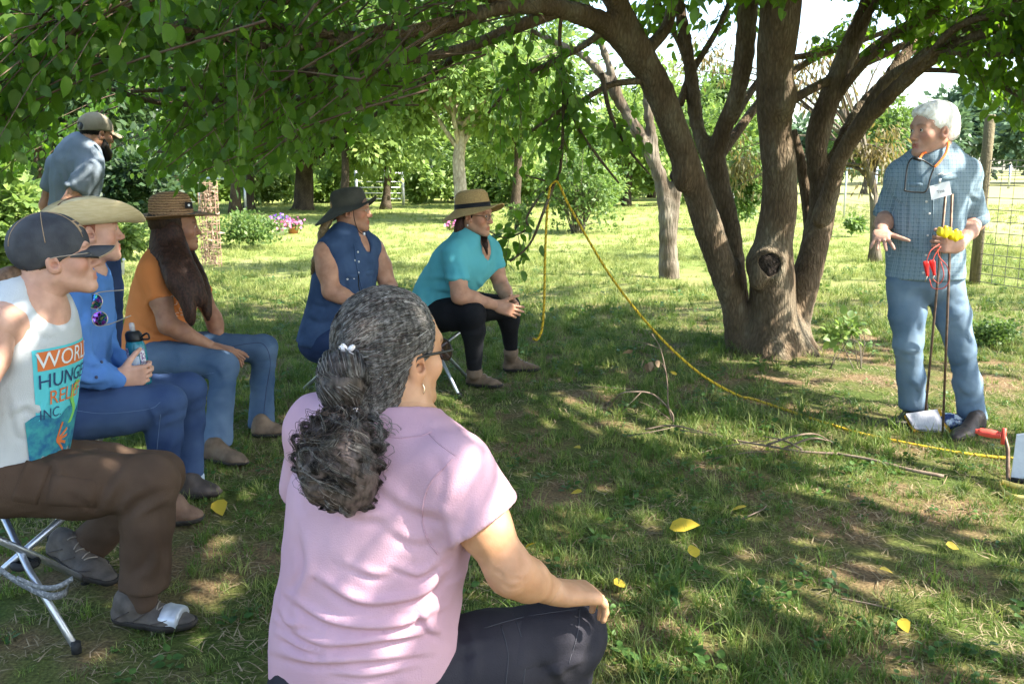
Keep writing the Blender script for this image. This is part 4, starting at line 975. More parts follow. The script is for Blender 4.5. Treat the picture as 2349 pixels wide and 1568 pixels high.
    def glasses(s, mf, ml, r=.021, dy=0, sun_=False, thick=.0013, rect=.8):
        mb = MB(); LN = []
        for e in (-1, 1):
            c = [A(e*.0315 + math.cos(a)*r, .103 + dy - .25*abs(e*.0315+math.cos(a)*r)**1.5*2, .000 + math.sin(a)*r*rect - .002) for a in np.linspace(0, 2*math.pi, 21)[:-1]]
            V, F = tube([s.T(*p) for p in c + [c[0]]], thick, 6, False); mb.add(V, F)
            V = np.array([s.T(*p) for p in c] + [s.T(e*.0315, .103 + dy - .0014, -.002)]); LN.append((V, [(i, (i+1) % 20, 20) for i in range(20)]))
            pts = [A(e*(.0315+r), .098 + dy - .004, .004), A(e*.076, .08, .006), A(e*.081, .0, .006), A(e*.079, -.015, -.004)]
            V, F = tube([s.T(*p) for p in catmull(pts, 4)], thick*(1.6 if sun_ else 1), 5); mb.add(V, F)
        V, F = tube([s.T(*p) for p in (A(-.011, .1035+dy, .002), A(0, .1085+dy, .005), A(.011, .1035+dy, .002))], thick, 5); mb.add(V, F)
        g = mb.build('glasses', mf, s.root)
        for V, F in LN: obj('lens', V, F, ml, g, smooth=False)
    def build_local(s, name, V, F, m, parent=None, smooth=True, mats=None, fm=None): return obj(name, s.TV(V), F, m, parent or s.root, smooth=smooth, mats=mats, fm=fm)
def torso_ops(sk, T_, front, inset=0, k=.05):
    """T_ list of (point, half width, half depth) from hip to upper chest"""
    for a, b in zip(T_[:-1], T_[1:]):
        f = (a[2]/a[1] + b[2]/b[1]) / 2
        sk.cone(a[0], b[0], a[1]-inset, b[1]-inset, k=k, flat=(front, f))
def sleeve(sk, pts, rad, k=.03): sk.chain(pts, rad, k=k)
def end_cut(sk, p, d, box_, k=.003):
    p = np.array(p, float); sk.cut(p, d, k, p - box_, p + box_)
def trace(tree_, pts, off=.002):
    """follow photo pixels across a surface"""
    out = []
    for a, b in pts:
        r = ray(a, b).normalized(); h = tree_.ray_cast(Vector((0, 0, CAM_H)), r)
        if h[0] is not None: out.append(np.array(h[0] + (h[1] if h[1].dot(r) < 0 else -h[1])*off))
    return out
def px_line(p, n=6): return [(q[0], q[1]) for q in catmull([(a, b, 0) for a, b in p], n)]
def seam(tree_, pts, name, m, parent, r=.0013, n=8, off=.0006):
    t = trace(tree_, px_line(pts, n), off)
    if len(t) > 2: V, F = tube(t, r, 5); return obj(name, V, F, m, parent)
def dots(tree_, pts, name, m, parent, r=.005, off=.001):
    for i, p in enumerate(pts):
        t = trace(tree_, [p], 0)
        if t:
            h = tree_.find_nearest(Vector(t[0])); n = np.array(h[1]); u, w, _ = frame_from(n)
            V, F = lathe([(0, .0022), (r*.8, .002), (r, .0005), (r, -.001)], 10); V = V @ np.stack([u, w, n], 1).T + t[0] + n*off
            obj(name, V, F, m, parent)
def patch(tree_, quad, name, m, parent, nx=10, ny=10, off=.004, label=None):
    """cloth patch (pocket, badge print) laid over a surface; quad of photo pixels tl tr br bl; gets a rim so it has thickness"""
    q = [np.array(p, float) for p in quad]; V = []; ok = True
    for j in range(ny+1):
        for i in range(nx+1):
            a = q[0]*(1-i/nx) + q[1]*i/nx; b = q[3]*(1-i/nx) + q[2]*i/nx; p = a*(1-j/ny) + b*j/ny
            t = trace(tree_, [p], off if 0 < i < nx and 0 < j < ny else -.001)
            if not t: return None
            V.append(t[0])
    F = [(j*(nx+1)+i, (j+1)*(nx+1)+i, (j+1)*(nx+1)+i+1, j*(nx+1)+i+1) for j in range(ny) for i in range(nx)]
    return obj(name, np.array(V), F, m, parent, label=label)
# shoes: heel, toe on the ground
m_sole = mat('rubber_sole', (.018, .015, .013), (.035, .03, .026), 30, .8)
def shoe(P_, heel, toe, m, ankle, w=.042, h=.06, collar=.05, name='shoe', sole=.027, boot=0, lace=None, toe_h=.032, label=None, point=1.0, m2=None):
    heel = np.array(heel, float); toe = np.array(toe, float); d = toe-heel; L = np.linalg.norm(d); d /= L; up = A(0, 0, 1); rt = np.cross(d, up); rt /= np.linalg.norm(rt); up = np.cross(rt, d); an = np.array(ankle, float)
    def body(sk, ex, top=True):
        sk.cone(heel + d*.036 + up*.034, heel + d*L*.40 + up*.034, .030+ex, .031+ex, k=.02)
        sk.cone(heel + d*L*.42 + up*.028, heel + d*L*.68 + up*toe_h*.80, w*.82+ex, w*.98+ex, k=.025, flat=(up, .68))
        sk.cone(heel + d*L*.68 + up*toe_h*.80, toe - d*.030 + up*toe_h*.66, w*.98+ex, w*.66*point+ex, k=.02, flat=(up, .62))
        if top:
            ins = heel + d*L*.52 + up*(toe_h*.9 + .014); sk.cone(ins, heel + d*L*.30 + up*.085, .026, .032, k=.03)
            sk.cone(heel + d*.045 + up*.045, lerp(heel + d*.055 + up*.08, an, .25), .033, .037, k=.025); sk.cone(heel + d*.055 + up*.08, an, .036, collar, k=.02)
    sk = Sculpt(.005); body(sk, 0); sk.cut(heel + up*sole*.8, -up, .004)
    V, Q = sk.mesh(); V = wrinkle(V, Q, .0013, .03, 5)
    o = obj(name, V, Q, m, P_.root, label=label); t_ = bvh(V, Q)
    s2_ = Sculpt(.005); body(s2_, .0065, False); s2_.cut(heel + up*sole, up, .002); s2_.cut(heel + up*.001, -up, .002)
    V, Q = s2_.mesh(); obj('sole', V, Q, m_sole, o)
    def drop(p, off=.001):
        r_ = t_.ray_cast(Vector(p + up*.2), Vector(-up)); return np.array(r_[0]) + np.array(r_[1])*off if r_[0] is not None else None
    if lace is not None:
        for i in range(5):
            t = .38 + .065*i; pts = []
            for u in np.linspace(-1, 1, 7):
                q_ = drop(heel + d*(L*t + .006*u*(1 if i % 2 else -1)) + rt*.021*u, .0018)
                if q_ is not None: pts.append(q_)
            if len(pts) > 3: V, F = tube(pts, .0021, 5); obj('lace', V, F, lace, o)
    if m2 is not None:     # overlays: toe bumper and side stripes
        for sg in (-1, 1):
            for (t0, t1, z0_, z1_) in ((.10, .34, .03, .07), (.34, .52, .03, .062), (.55, .78, .028, .045)):
                pts = []
                for u in np.linspace(0, 1, 8):
                    c_ = heel + d*L*(t0 + (t1-t0)*u) + up*(z0_ + (z1_-z0_)*u); r_ = t_.ray_cast(Vector(c_ + rt*sg*.12), Vector(-rt*sg))
                    if r_[0] is not None: pts.append(np.array(r_[0]) + rt*sg*.0008)
                if len(pts) > 3: V, F = tube(pts, .0032, 5, flat=.5); obj('overlay', V, F, m2, o)
    return o

# ------------------------------------------------------------ headwear (head coordinates: x right, y forward, z up)
def brim_hat(P_, name, m, crown_r=(.092, .108), crown_h=.10, z0=.042, brim=.075, shape=None, tilt=0, pinch=0, dent=0, band=None, band_h=.022, roll=None, top_flat=.6, under=None, off=(0, -.012), cr=None):
    """solid hat with thickness: crown and brim as one shell; shape(a, t)->z offset of the brim (a=0 to the right, pi/2 front)"""
    prof = []; seg = 48
    rows = []   # (kind, radius factor, z, brim t)
    for t in np.linspace(1, 0, 8): rows.append((1.0, None, t))           # brim outer -> inner, top side
    cz = [0, .25, .5, .72, .88, .97, 1.0, .985]; cf = [1, .985, .96, .91, .80, .60, .33, 0.02]
    V = []; F = []
    def ring(f, z, t, thick=0):
        out = []
        for k in range(seg):
            a = 2*math.pi*k/seg; bx = crown_r[0]*math.cos(a); by = crown_r[1]*math.sin(a)
            if t is not None:
                L = math.hypot(bx, by); w = brim(a) if callable(brim) else brim; g = (L + w*t)/L; zz = (shape(a, t) if shape else 0) - thick
                x, y = bx*g, by*g; x *= (1 + (roll(a, t) if roll else 0)); zz += z
            else:
                x, y = bx*f, by*f; zz = z
                if pinch and z > z0 + crown_h*.35: x *= 1 - pinch*max(0, math.sin(a))*(z-z0)/crown_h
                if dent: zz -= dent*math.exp(-(x/.028)**2)*((z-z0)/crown_h)**3*(1 - .35*abs(y)/.09)
            out.append((x + off[0], y + off[1], zz))
        return out
    R_ = [ring(1, z0, t) for t in np.linspace(1, 0, 9)] + [ring(f, z0 + crown_h*z, None) for z, f in zip(cz[1:], cf[1:])]
    nb = len(R_)
    for r_ in R_: V += r_
    for i in range(nb-1):
        for k in range(seg): k2 = (k+1) % seg; F.append((i*seg+k, i*seg+k2, (i+1)*seg+k2, (i+1)*seg+k))
    F.append(tuple((nb-1)*seg+k for k in range(seg)))
    b = len(V); U = [ring(1, z0 - .0035, t) for t in np.linspace(1.0, 0, 9)]
    for r_ in U: V += r_
    for i in range(8):
        for k in range(seg): k2 = (k+1) % seg; F.append((b+i*seg+k, b+(i+1)*seg+k, b+(i+1)*seg+k2, b+i*seg+k2))
    for k in range(seg): k2 = (k+1) % seg; F.append((k, b+k, b+k2, k2))
    V = np.array(V)
    if tilt:
        c, s_ = math.cos(tilt), math.sin(tilt); y, z = V[:, 1].copy(), V[:, 2] - z0; V[:, 1] = y*c - z*s_; V[:, 2] = z0 + y*s_ + z*c
    o = P_.build_local(name, V, F, m)
    if band is not None:
        Vb = []; Fb = []
        for (f, z, e) in ((1.0, z0 + .001, .0025), (.99, z0 + band_h, .0035), (.985, z0+band_h+.001, -.002)):
            for k in range(seg):
                a = 2*math.pi*k/seg; Vb.append(((crown_r[0]*f+e)*math.cos(a) + off[0], (crown_r[1]*f+e)*math.sin(a) + off[1], z))
        for i in range(2):
            for k in range(seg): k2 = (k+1) % seg; Fb.append((i*seg+k, i*seg+k2, (i+1)*seg+k2, (i+1)*seg+k))
        Vb = np.array(Vb)
        if tilt: y, z = Vb[:, 1].copy(), Vb[:, 2]-z0; Vb[:, 1] = y*c - z*s_; Vb[:, 2] = z0 + y*s_ + z*c
        P_.build_local('hat_band', Vb, Fb, band, o)
    return o
def cap(P_, m, mb_, z=.03, bill=.075, tilt=.10, r=(.084, .104, .088), opening=False, m_stitch=None, bill_w=.07, droop=.018, bill_up=-.05, edge=None):
    sk = Sculpt(.0038); q = P_.hs; c = (0, -.012, .040)
    sk.ell(P_.T(*c), A(*r)*q, P_.R, .01)
    n = P_.R @ A(0, math.sin(tilt), -math.cos(tilt)); sk.cut(P_.T(0, .07, z), n, .004)
    if opening: sk.ell(P_.T(0, -.115, .026), A(.034, .04, .024)*q, P_.R, .004, 'cut')
    V, Q = sk.mesh(); V = wrinkle(V, Q, .0015, .035, 4); o = obj('cap', V, Q, m, P_.root)
    # bill with thickness
    nx, ny = 14, 6; top = []; 
    for j in range(ny+1):
        for i in range(nx+1):
            u = -1 + 2*i/nx; t = j/ny; a = u*1.05
            bx, by = math.sin(a)*r[0]*.985, -.012 + math.cos(a)*r[1]*.985
            ox = math.sin(a*.62)*bill_w*1.02; oy = -.012 + r[1] + bill*(1-(abs(u))**3.2*.75)
            x = bx*(1-t) + ox*t*1.0; y = by*(1-t) + max(oy, by)*t
            zz = z - .001 + (by-.07)*math.tan(tilt) + (y-by)*bill_up - droop*(u*u)*t - .006*t*t
            top.append((x, y, zz))
    top = np.array(top); bot = top - A(0, 0, .0035); V = np.concatenate([top, bot]); n_ = len(top); F = []
    for j in range(ny):
        for i in range(nx):
            a = j*(nx+1)+i; F.append((a, a+1, a+nx+2, a+nx+1)); F.append((n_+a, n_+a+nx+1, n_+a+nx+2, n_+a+1))
    for i in range(nx): a = ny*(nx+1)+i; F.append((a, a+1, n_+a+1, n_+a))
    for j in range(ny):
        for a, b in ((j*(nx+1), (j+1)*(nx+1)), ((j+1)*(nx+1)+nx, j*(nx+1)+nx)): F.append((a, b, n_+b, n_+a))
    bl = P_.build_local('bill', V, F, mb_, o)
    if edge is not None: Ve, Fe = tube(top[ny*(nx+1):] - A(0, 0, .0018), .0024, 5); P_.build_local('bill_edge', Ve, Fe, edge, o)
    # button, seams
    V, F = lathe([(0, .004), (.006, .003), (.008, -.001)], 12, c=(0, -.012, .04 + r[2] - .001)); P_.build_local('button', V, F, mb_, o)
    if m_stitch:
        for a in (0, 1.05, 2.1, 3.14, 4.19, 5.24):
            pts = []
            for e in np.linspace(.05, 1.45, 12):
                pts.append((math.cos(a)*math.cos(math.pi/2-e)*(r[0]+.0012), -.012 + math.sin(a)*math.cos(math.pi/2-e)*(r[1]+.0012), .04 + math.sin(math.pi/2-e)*(r[2]+.0012)))
            pts = [p for p in pts if p[2] > z + (p[1]-.07)*math.tan(tilt) + .006]
            if len(pts) > 2: V, F = tube(pts, .0011, 5); P_.build_local('seam', V, F, m_stitch, o)
    return o
def hair_cap(P_, m, r=(.080, .100, .091), cuts=(), extra=(), name='hair', n=700, flow=(0, -1, -.4), length=.08, rs=.0011, zmin=-.06, yfront=.05, wave=.003, seed=0, c=(0, -.019, .034), part=0, zmax=9):
    """solid hair mass plus loose strands lying on it"""
    sk = Sculpt(.0042); sk.ell(P_.T(*c), A(*r)*P_.hs, P_.R, .01)
    for e in extra: sk.ell(P_.T(*e[0]), A(*e[1])*P_.hs, P_.R, .02)
    for p, d in cuts: sk.cut(P_.T(*p), P_.R @ A(*d), .012)
    V, Q = sk.mesh(); V = wrinkle(V, Q, .0022, .012, seed+2, (1, 1, .35)); o = obj(name, V, Q, m, P_.root)
    g = np.random.default_rng(seed+50); N = normals(V, Q); L = P_.loc(V); ok = np.where((L[:, 2] > zmin) & (L[:, 2] < zmax))[0]; ids = g.choice(ok, n)
    M_ = 5; p = V[ids].astype(float); nn = N[ids]; fl = P_.R @ A(*flow); d = fl + g.normal(0, .35, (n, 3)); d = d - nn*(d*nn).sum(1, keepdims=True); d /= (np.linalg.norm(d, axis=1, keepdims=True)+1e-9)
    t_ = bvh(V, Q); out = np.zeros((n, M_, 3)); cur = p.copy()
    for k in range(M_):
        out[:, k] = cur + nn*(.0015 + .001*g.random((n, 1)))
        cur = cur + d*length/M_ + np.cross(nn, d)*(wave*math.sin(k*1.7))
        for i in range(n):
            h = t_.find_nearest(Vector(cur[i]))
            if h[0] is not None: cur[i] = h[0]; nn[i] = h[1]
        d = d - nn*(d*nn).sum(1, keepdims=True) + np.array([0, 0, -.05]); d /= (np.linalg.norm(d, axis=1, keepdims=True)+1e-9)
    Vs, Fs = strands(out, np.full(n, rs), .5); tag(obj('hair_strands', Vs, Fs, m, o), kind='stuff')
    return o
def lock(P_, pts, rad, m, n=160, spread=.8, wave=.006, freq=14, rs=.0011, name='lock', seed=0, core=True, curl=0, parent=None, M_=12, flare=None, cs=.8):
    """bundle of hair along a path with its own strands"""
    g = np.random.default_rng(seed); c = np.array(catmull(pts, 8)); tt = np.linspace(0, 1, len(c)); T_ = np.linspace(0, 1, M_)
    cc = np.stack([np.interp(T_, tt, c[:, i]) for i in range(3)], 1); rr = np.interp(T_, np.linspace(0, 1, len(rad)), rad)
    o = parent
    if core:
        sk = Sculpt(.005); sk.chain([tuple(x) for x in cc[::2]], [max(.004, x*cs) for x in rr[::2]], k=.02); V, Q = sk.mesh()
        V = wrinkle(V, Q, .004 if curl else .0025, .022 if curl else .014, seed, (1, 1, .5)); o = obj(name, V, Q, m, parent or P_.root)
    d = np.gradient(cc, axis=0); d /= np.linalg.norm(d, axis=1, keepdims=True)
    u = np.cross(d, A(.3, .2, 1)); u /= (np.linalg.norm(u, axis=1, keepdims=True)+1e-9); w = np.cross(d, u)
    a = g.uniform(0, 6.28, n); q = np.sqrt(g.uniform(.35, 1, n))*spread; ph = g.uniform(0, 6.28, n); fr = freq*g.uniform(.7, 1.3, n); wv = wave*g.uniform(.5, 1.5, n); L = g.uniform(.75, 1.05, n)
    if curl:      # ringlets: hairs of one curl wind together
        G_ = max(4, n//28); gi = g.integers(0, G_, n); ag, qg, pg, fg, lg = g.uniform(0, 6.28, G_), np.sqrt(g.uniform(.25, 1, G_))*spread, g.uniform(0, 6.28, G_), freq*g.uniform(.7, 1.3, G_), g.uniform(.55, 1.2, G_)
        a = ag[gi] + g.normal(0, .10, n); q = qg[gi] + g.normal(0, .07, n); ph = pg[gi] + g.normal(0, .35, n); fr = fg[gi]; wv = wave*g.uniform(.75, 1.25, n); L = lg[gi]*g.uniform(.93, 1.03, n)
        loose = g.random(n) < .08; q = np.where(loose, q*1.35, q); ph = np.where(loose, g.uniform(0, 6.28, n), ph)
    out = np.zeros((n, M_, 3))
    for k in range(M_):
        t = T_[k]*L; ki = np.clip((t*(M_-1)).astype(int), 0, M_-1); base = np.stack([np.interp(t, T_, cc[:, i]) for i in range(3)], 1); r_ = np.interp(t, T_, rr)
        s1 = np.cos(a)*q*r_ + wv*np.sin(fr*t + ph)*min(1, T_[k]*3 + .2); s2 = np.sin(a)*q*r_ + wv*np.cos(fr*t + ph)*(1 if curl else .3)*min(1, T_[k]*3 + .2)
        out[:, k] = base + u[ki]*s1[:, None] + w[ki]*s2[:, None]
    V, F = strands(out, np.full(n, rs), .4)
    ob = obj('hair_strands' if o is not None else name, V, F, m, o if o is not None else P_.root)
    return o if o is not None else ob
# ------------------------------------------------------------ cloth materials
def cloth(name, a, b=None, sc=5, rough=.9, bump=.5, bs=350, **k): return mat(name, a, b or tuple(x*1.12 for x in a), sc, rough, bump=bump, bscale=bs, spec=.1, **k)
m_pink = cloth('pink_cotton', (.50, .30, .36), (.56, .35, .41)); m_tank = cloth('white_cotton', (.46, .48, .49), (.54, .56, .57))
m_brown = cloth('brown_canvas', (.062, .039, .026), (.098, .064, .045), 6, bump=.6); m_blue = cloth('blue_work_shirt', (.075, .19, .48), (.10, .23, .55))
m_orange = cloth('orange_cotton', (.52, .17, .05), (.60, .21, .07)); m_denimshirt = cloth('dark_denim_shirt', (.035, .062, .13), (.06, .10, .19), 9)
m_teal = cloth('turquoise_cotton', (.10, .40, .46), (.13, .46, .51)); m_black = cloth('black_leggings', (.012, .012, .014), (.02, .02, .023))
m_charcoal = cloth('charcoal_work_trousers', (.024, .023, .029), (.038, .036, .043), 8); m_greytee = cloth('grey_blue_cotton', (.17, .21, .25), (.21, .25, .29))
def denim(name, a, b, c3=None): 
    m = mat(name, a, b, 3.2, .9, bump=.7, bscale=420, spec=.08, c3=c3, contrast=(.36, .66), stretch=(1, 1, 1.4)); return m
m_jean1 = denim('blue_jeans', (.026, .048, .12), (.065, .105, .20)); m_jean2 = denim('mid_blue_jeans', (.04, .075, .14), (.12, .175, .26))
m_jean3 = denim('faded_jeans', (.085, .14, .21), (.20, .27, .34)); m_jeandk = denim('dark_blue_jeans', (.02, .035, .085), (.04, .06, .13))
m_stitch_t = mat('tan_stitching', (.30, .22, .12), rough=.8); m_stitch_l = mat('pale_stitching', (.09, .14, .24), rough=.8); m_stitch_d = mat('dark_stitching', (.03, .04, .09), rough=.8)
m_boot_t = mat('tan_suede', (.11, .075, .05), (.19, .135, .095), 18, .9, bump=.5, bscale=200); m_boot_d = mat('dark_leather', (.035, .028, .026), (.07, .055, .05), 18, .6, bump=.4, bscale=200)
m_boot_lit = mat('sunlit_boot_leather', (.11, .062, .04), (.19, .115, .08), 12, .65, bump=.4, bscale=150); m_shoe_g = mat('grey_trail_shoe', (.07, .06, .052), (.125, .105, .09), 22, .85, bump=.6, bscale=180)
m_lace = mat('lace', (.30, .26, .22), rough=.9); m_tape = mat('silver_tape', (.42, .44, .48), (.60, .62, .66), 25, .38, metal=.35, bump=.8, bscale=60)
m_btn = mat('pearl_button', (.7, .7, .68), rough=.3); m_btnd = mat('dark_button', (.05, .06, .12), rough=.4)
m_straw_y = mat('pale_straw', (.62, .50, .28), (.72, .60, .37), 30, .75, bump=.6, bscale=240, transl=.12, tcol=(.7, .55, .25), stretch=(1, 1, 6), bstretch=(.4, .4, 3))
def woven(name, a, b, c, scale=55, transl=.1, tc_=(.5, .3, .12)):
    m = mat(name, a, b, 60, .8, stretch=(1, 1, 5), bump=0, transl=transl, tcol=tc_); nt = m.node_tree; N = nt.nodes; L = nt.links; b_ = N['Principled BSDF']
    tcn = N.new('ShaderNodeTexCoord'); wv = N.new('ShaderNodeTexWave'); wv.wave_type = 'RINGS'; wv.rings_direction = 'Z'; wv.inputs['Scale'].default_value = scale; wv.inputs['Distortion'].default_value = 1.2
    L.new(tcn.outputs['Object'], wv.inputs['Vector'])
    bp = N.new('ShaderNodeBump'); bp.inputs['Strength'].default_value = .8; bp.inputs['Distance'].default_value = .003; L.new(wv.outputs['Fac'], bp.inputs['Height']); L.new(bp.outputs[0], b_.inputs['Normal'])
    return m
def banded(name, cA, cB, scale=60):
    """straw plaited in rows: thin darker lines between the rows"""
    m = mat(name, cA, rough=.8, spec=.15); nt = m.node_tree; N = nt.nodes; L = nt.links; b_ = N['Principled BSDF']
    tcn = N.new('ShaderNodeTexCoord'); wv = N.new('ShaderNodeTexWave'); wv.bands_direction = 'Z'; wv.inputs['Scale'].default_value = scale; wv.inputs['Distortion'].default_value = 2.5; wv.inputs['Detail'].default_value = 3; wv.inputs['Detail Scale'].default_value = 3
    L.new(tcn.outputs['Object'], wv.inputs['Vector']); r = N.new('ShaderNodeValToRGB'); L.new(wv.outputs['Fac'], r.inputs[0])
    r.color_ramp.elements[0].color = (*cB, 1); r.color_ramp.elements[1].color = (*cA, 1); r.color_ramp.elements[0].position = .1; r.color_ramp.elements[1].position = .55
    nz = N.new('ShaderNodeTexNoise'); nz.inputs['Scale'].default_value = 140; L.new(tcn.outputs['Object'], nz.inputs['Vector'])
    mx = N.new('ShaderNodeMix'); mx.data_type = 'RGBA'; mx.blend_type = 'OVERLAY'; mx.inputs[0].default_value = .5; L.new(r.outputs[0], mx.inputs[6]); L.new(nz.outputs['Fac'], mx.inputs[7]); L.new(mx.outputs[2], b_.inputs['Base Color'])
    bp = N.new('ShaderNodeBump'); bp.inputs['Strength'].default_value = .9; bp.inputs['Distance'].default_value = .003; L.new(wv.outputs['Fac'], bp.inputs['Height']); L.new(bp.outputs[0], b_.inputs['Normal']); return m
m_straw_b = banded('brown_plaited_straw', (.36, .22, .12), (.16, .09, .05), 26); m_straw_t = banded('tan_plaited_straw', (.62, .42, .19), (.46, .29, .12), 60)
m_felt = mat('dark_olive_cotton', (.05, .05, .042), (.075, .073, .06), 20, .9, bump=.4, bscale=300); m_capk = mat('khaki_cotton', (.25, .21, .145), (.31, .27, .19), 14, .9, bump=.4, bscale=300)
m_capd = mat('washed_black_denim', (.035, .037, .045), (.075, .077, .085), 14, .9, bump=.6, bscale=300); m_tanedge = mat('tan_trim', (.36, .25, .15), rough=.8)
m_ribbon = mat('black_ribbon', (.012, .012, .014), rough=.7); m_whitepaper = mat('white_card', (.75, .76, .78), rough=.5)
def text_mesh(body, size, extrude=0.0):
    cu = bpy.data.curves.new('lettering', 'FONT'); cu.body = body; cu.size = size; cu.align_x = 'CENTER'; cu.align_y = 'CENTER'; cu.resolution_u = 3
    o = bpy.data.objects.new('lettering', cu); me = bpy.data.meshes.new_from_object(o); bm = bmesh.new(); bm.from_mesh(me)
    bmesh.ops.triangulate(bm, faces=bm.faces[:])
    if bm.verts:
        xs = [v.co.x for v in bm.verts]; step = size*.22
        for ax, nn in ((0, (1, 0, 0)), (1, (0, 1, 0))):
            lo = min(v.co[ax] for v in bm.verts); hi = max(v.co[ax] for v in bm.verts); k = lo + step
            while k < hi:
                co = [0, 0, 0]; co[ax] = k; bmesh.ops.bisect_plane(bm, geom=bm.verts[:]+bm.edges[:]+bm.faces[:], plane_co=co, plane_no=nn); k += step
    V = np.array([v.co[:] for v in bm.verts]); bm.verts.index_update(); F = [tuple(v.index for v in f.verts) for f in bm.faces]; bm.free()
    bpy.data.objects.remove(o); bpy.data.curves.remove(cu); bpy.data.meshes.remove(me); return V, F
def wrap(tree_, V, c, yaw, r, off=.0015, slant=0, lean=None):
    """lay flat shapes (x across, y up) round a torso: x is arc length from the chest centre line"""
    out = []
    for p in V:
        th = yaw + p[0]/r; d = A(math.cos(th), math.sin(th), 0); o = np.array(c, float) + A(0, 0, p[1]) + (np.array(lean)*p[1] if lean is not None else 0) + d*.6
        h = tree_.ray_cast(Vector(o), Vector(-d))
        out.append(np.array(h[0]) + d*off if h[0] is not None else o - d*.45)
    return np.array(out)
def rect_grid(x0, x1, y0, y1, n=12, m_=8):
    V = [(x0+(x1-x0)*i/n, y0+(y1-y0)*j/m_, 0) for j in range(m_+1) for i in range(n+1)]
    F = [(j*(n+1)+i, j*(n+1)+i+1, (j+1)*(n+1)+i+1, (j+1)*(n+1)+i) for j in range(m_) for i in range(n)]; return np.array(V, float), F
def pnt(l): return [np.array(P(*p)) for p in l]
def tors(l): return [(np.array(P(a, b, y)), w, d) for a, b, y, w, d in l]
def FR(y): return A(math.cos(R(y)), math.sin(R(y)), 0)
def RT(y): return A(math.sin(R(y)), -math.cos(R(y)), 0)

# ============================================================ 1  woman in white tank top, far left
p = Person('woman in white printed tank top, brown cargo trousers and black cap, nearest at far left', (-1.2, 2.5, 0), 'fair',
           P(126, 590, 2.48), yaw=24, pitch=6, hs=.93)
nk = np.array(P(90, 664, 2.47)); p.head(nk, .047, brow=(.5, .38, .3), lip=(.95, .66, .62), jaw=1.0); f = FR(0)
T1 = tors([(25, 1085, 2.5, .155, .12), (35, 1000, 2.5, .145, .115), (45, 900, 2.5, .15, .12), (55, 800, 2.5, .155, .125), (62, 735, 2.48, .14, .10)])
ft = FR(-3)
shR, shL = np.array(P(0, 742, 2.33)), np.array(P(95, 700, 2.66))
sk = Sculpt(.008); torso_ops(sk, T1[2:], ft, .010); sk.chain([shR, T1[-1][0] + [0, 0, .01], shL], [.052, .075, .052], k=.05)
sk.cone(nk, T1[-1][0], .055, .09, k=.05); V, Q = sk.mesh(); p.skin_part(V, Q)
el = np.array(P(-60, 940, 2.25)); wr_ = np.array(P(-150, 1090, 2.35))
p.arm([shR, lerp(shR, el, .4), el, lerp(el, wr_, .3), wr_], [.048, .043, .034, .033, .024], k=.03)
p.hand(wr_, (-.3, .3, -.8), (1, .2, 0), (0, 1, 0), (.5, .5, .6, .6))
elL = np.array(P(190, 900, 2.85)); wrL = np.array(P(180, 1030, 2.72)); 
elL = np.array(P(50, 930, 2.8)); wrL = np.array(P(40, 1040, 2.75)); p.arm([shL, lerp(shL, elL, .4), elL, lerp(elL, wrL, .3), wrL], [.052, .046, .036, .035, .026], k=.03)
p.hand(wrL, (1, .1, -.2), (0, 0, -1), (0, -1, 0), (.4, .4, .5, .5)); p.finish()
sk = Sculpt(.007); torso_ops(sk, [(a, b+.006, c+.008) for a, b, c in T1], ft, 0)
sk.chain([lerp(shR, shL, .13) + [0, 0, .004], T1[-1][0] + [0, 0, .02], lerp(shR, shL, .86) + [0, 0, .004]], [.055, .075, .055], k=.04)
sk.ell(nk + A(.075, -.01, -.01), (.085, .09, .085), None, .02, 'cut')
sk.ell(shR + A(-.03, -.07, -.075), (.085, .10, .125), None, .012, 'cut'); sk.cut(T1[0][0] + [0, 0, .035], (0, 0, -1), .003)
so, tr1, V, Q = p.cloth('tank_top', sk, m_tank, [([(20, 900), (40, 990), (60, 1000)], .004, 12), ([(60, 700), (85, 760), (130, 770)], .003, 10), ([(10, 960), (60, 935), (100, 960)], .004, 12)], (.002, .09), 1)
# printed panel on the tank top
m_cy = mat('print_turquoise', (.10, .52, .58), rough=.9); m_or = mat('print_orange', (.62, .17, .05), rough=.9); m_nv = mat('print_navy', (.03, .06, .14), rough=.9); m_gr = mat('print_green', (.20, .55, .12), rough=.9)
m_sea = mat('print_sea', (.02, .12, .25), (.05, .30, .32), 40, .9); m_wh = mat('print_white', (.7, .72, .72), rough=.9)
cc = np.array(P(55, 890, 2.5)); yw = R(-15); rr0 = .13
def onshirt(V, off=.0015): return wrap(tr1, V, cc, yw, rr0, off)
def panel(x0, x1, y0, y1, m, off, nm='print'): V, F = rect_grid(x0, x1, y0, y1, 14, 8); return obj(nm, onshirt(V, off), F, m, so, smooth=False)
panel(-.085, .12, -.155, .135, m_cy, .0016); panel(-.076, .12, .075, .128, m_or, .0028)
V, F = rect_grid(-.11, .12, -.185, -.06, 18, 8); V[:, 1] += .012*np.sin(V[:, 0]*60)*(V[:, 1] > -.08) + .012*np.cos(V[:, 0]*90)*(V[:, 1] < -.16); obj('print', onshirt(V, .0032), F, m_sea, so, smooth=False)
V, F = rect_grid(.035, .055, -.10, .02, 3, 8); V[:, 0] += .012*np.sin(V[:, 1]*70); obj('print', onshirt(V, .0042), F, m_gr, so, smooth=False)
for a in (-.7, -.3, .1, .5, 1.2):
    V, F = rect_grid(0, .055, -.004, .004, 5, 1); V = V @ np.array([[math.cos(a), math.sin(a), 0], [-math.sin(a), math.cos(a), 0], [0, 0, 1]]) + A(-.02, -.14, 0); obj('print', onshirt(V, .0046), F, m_or, so, smooth=False)
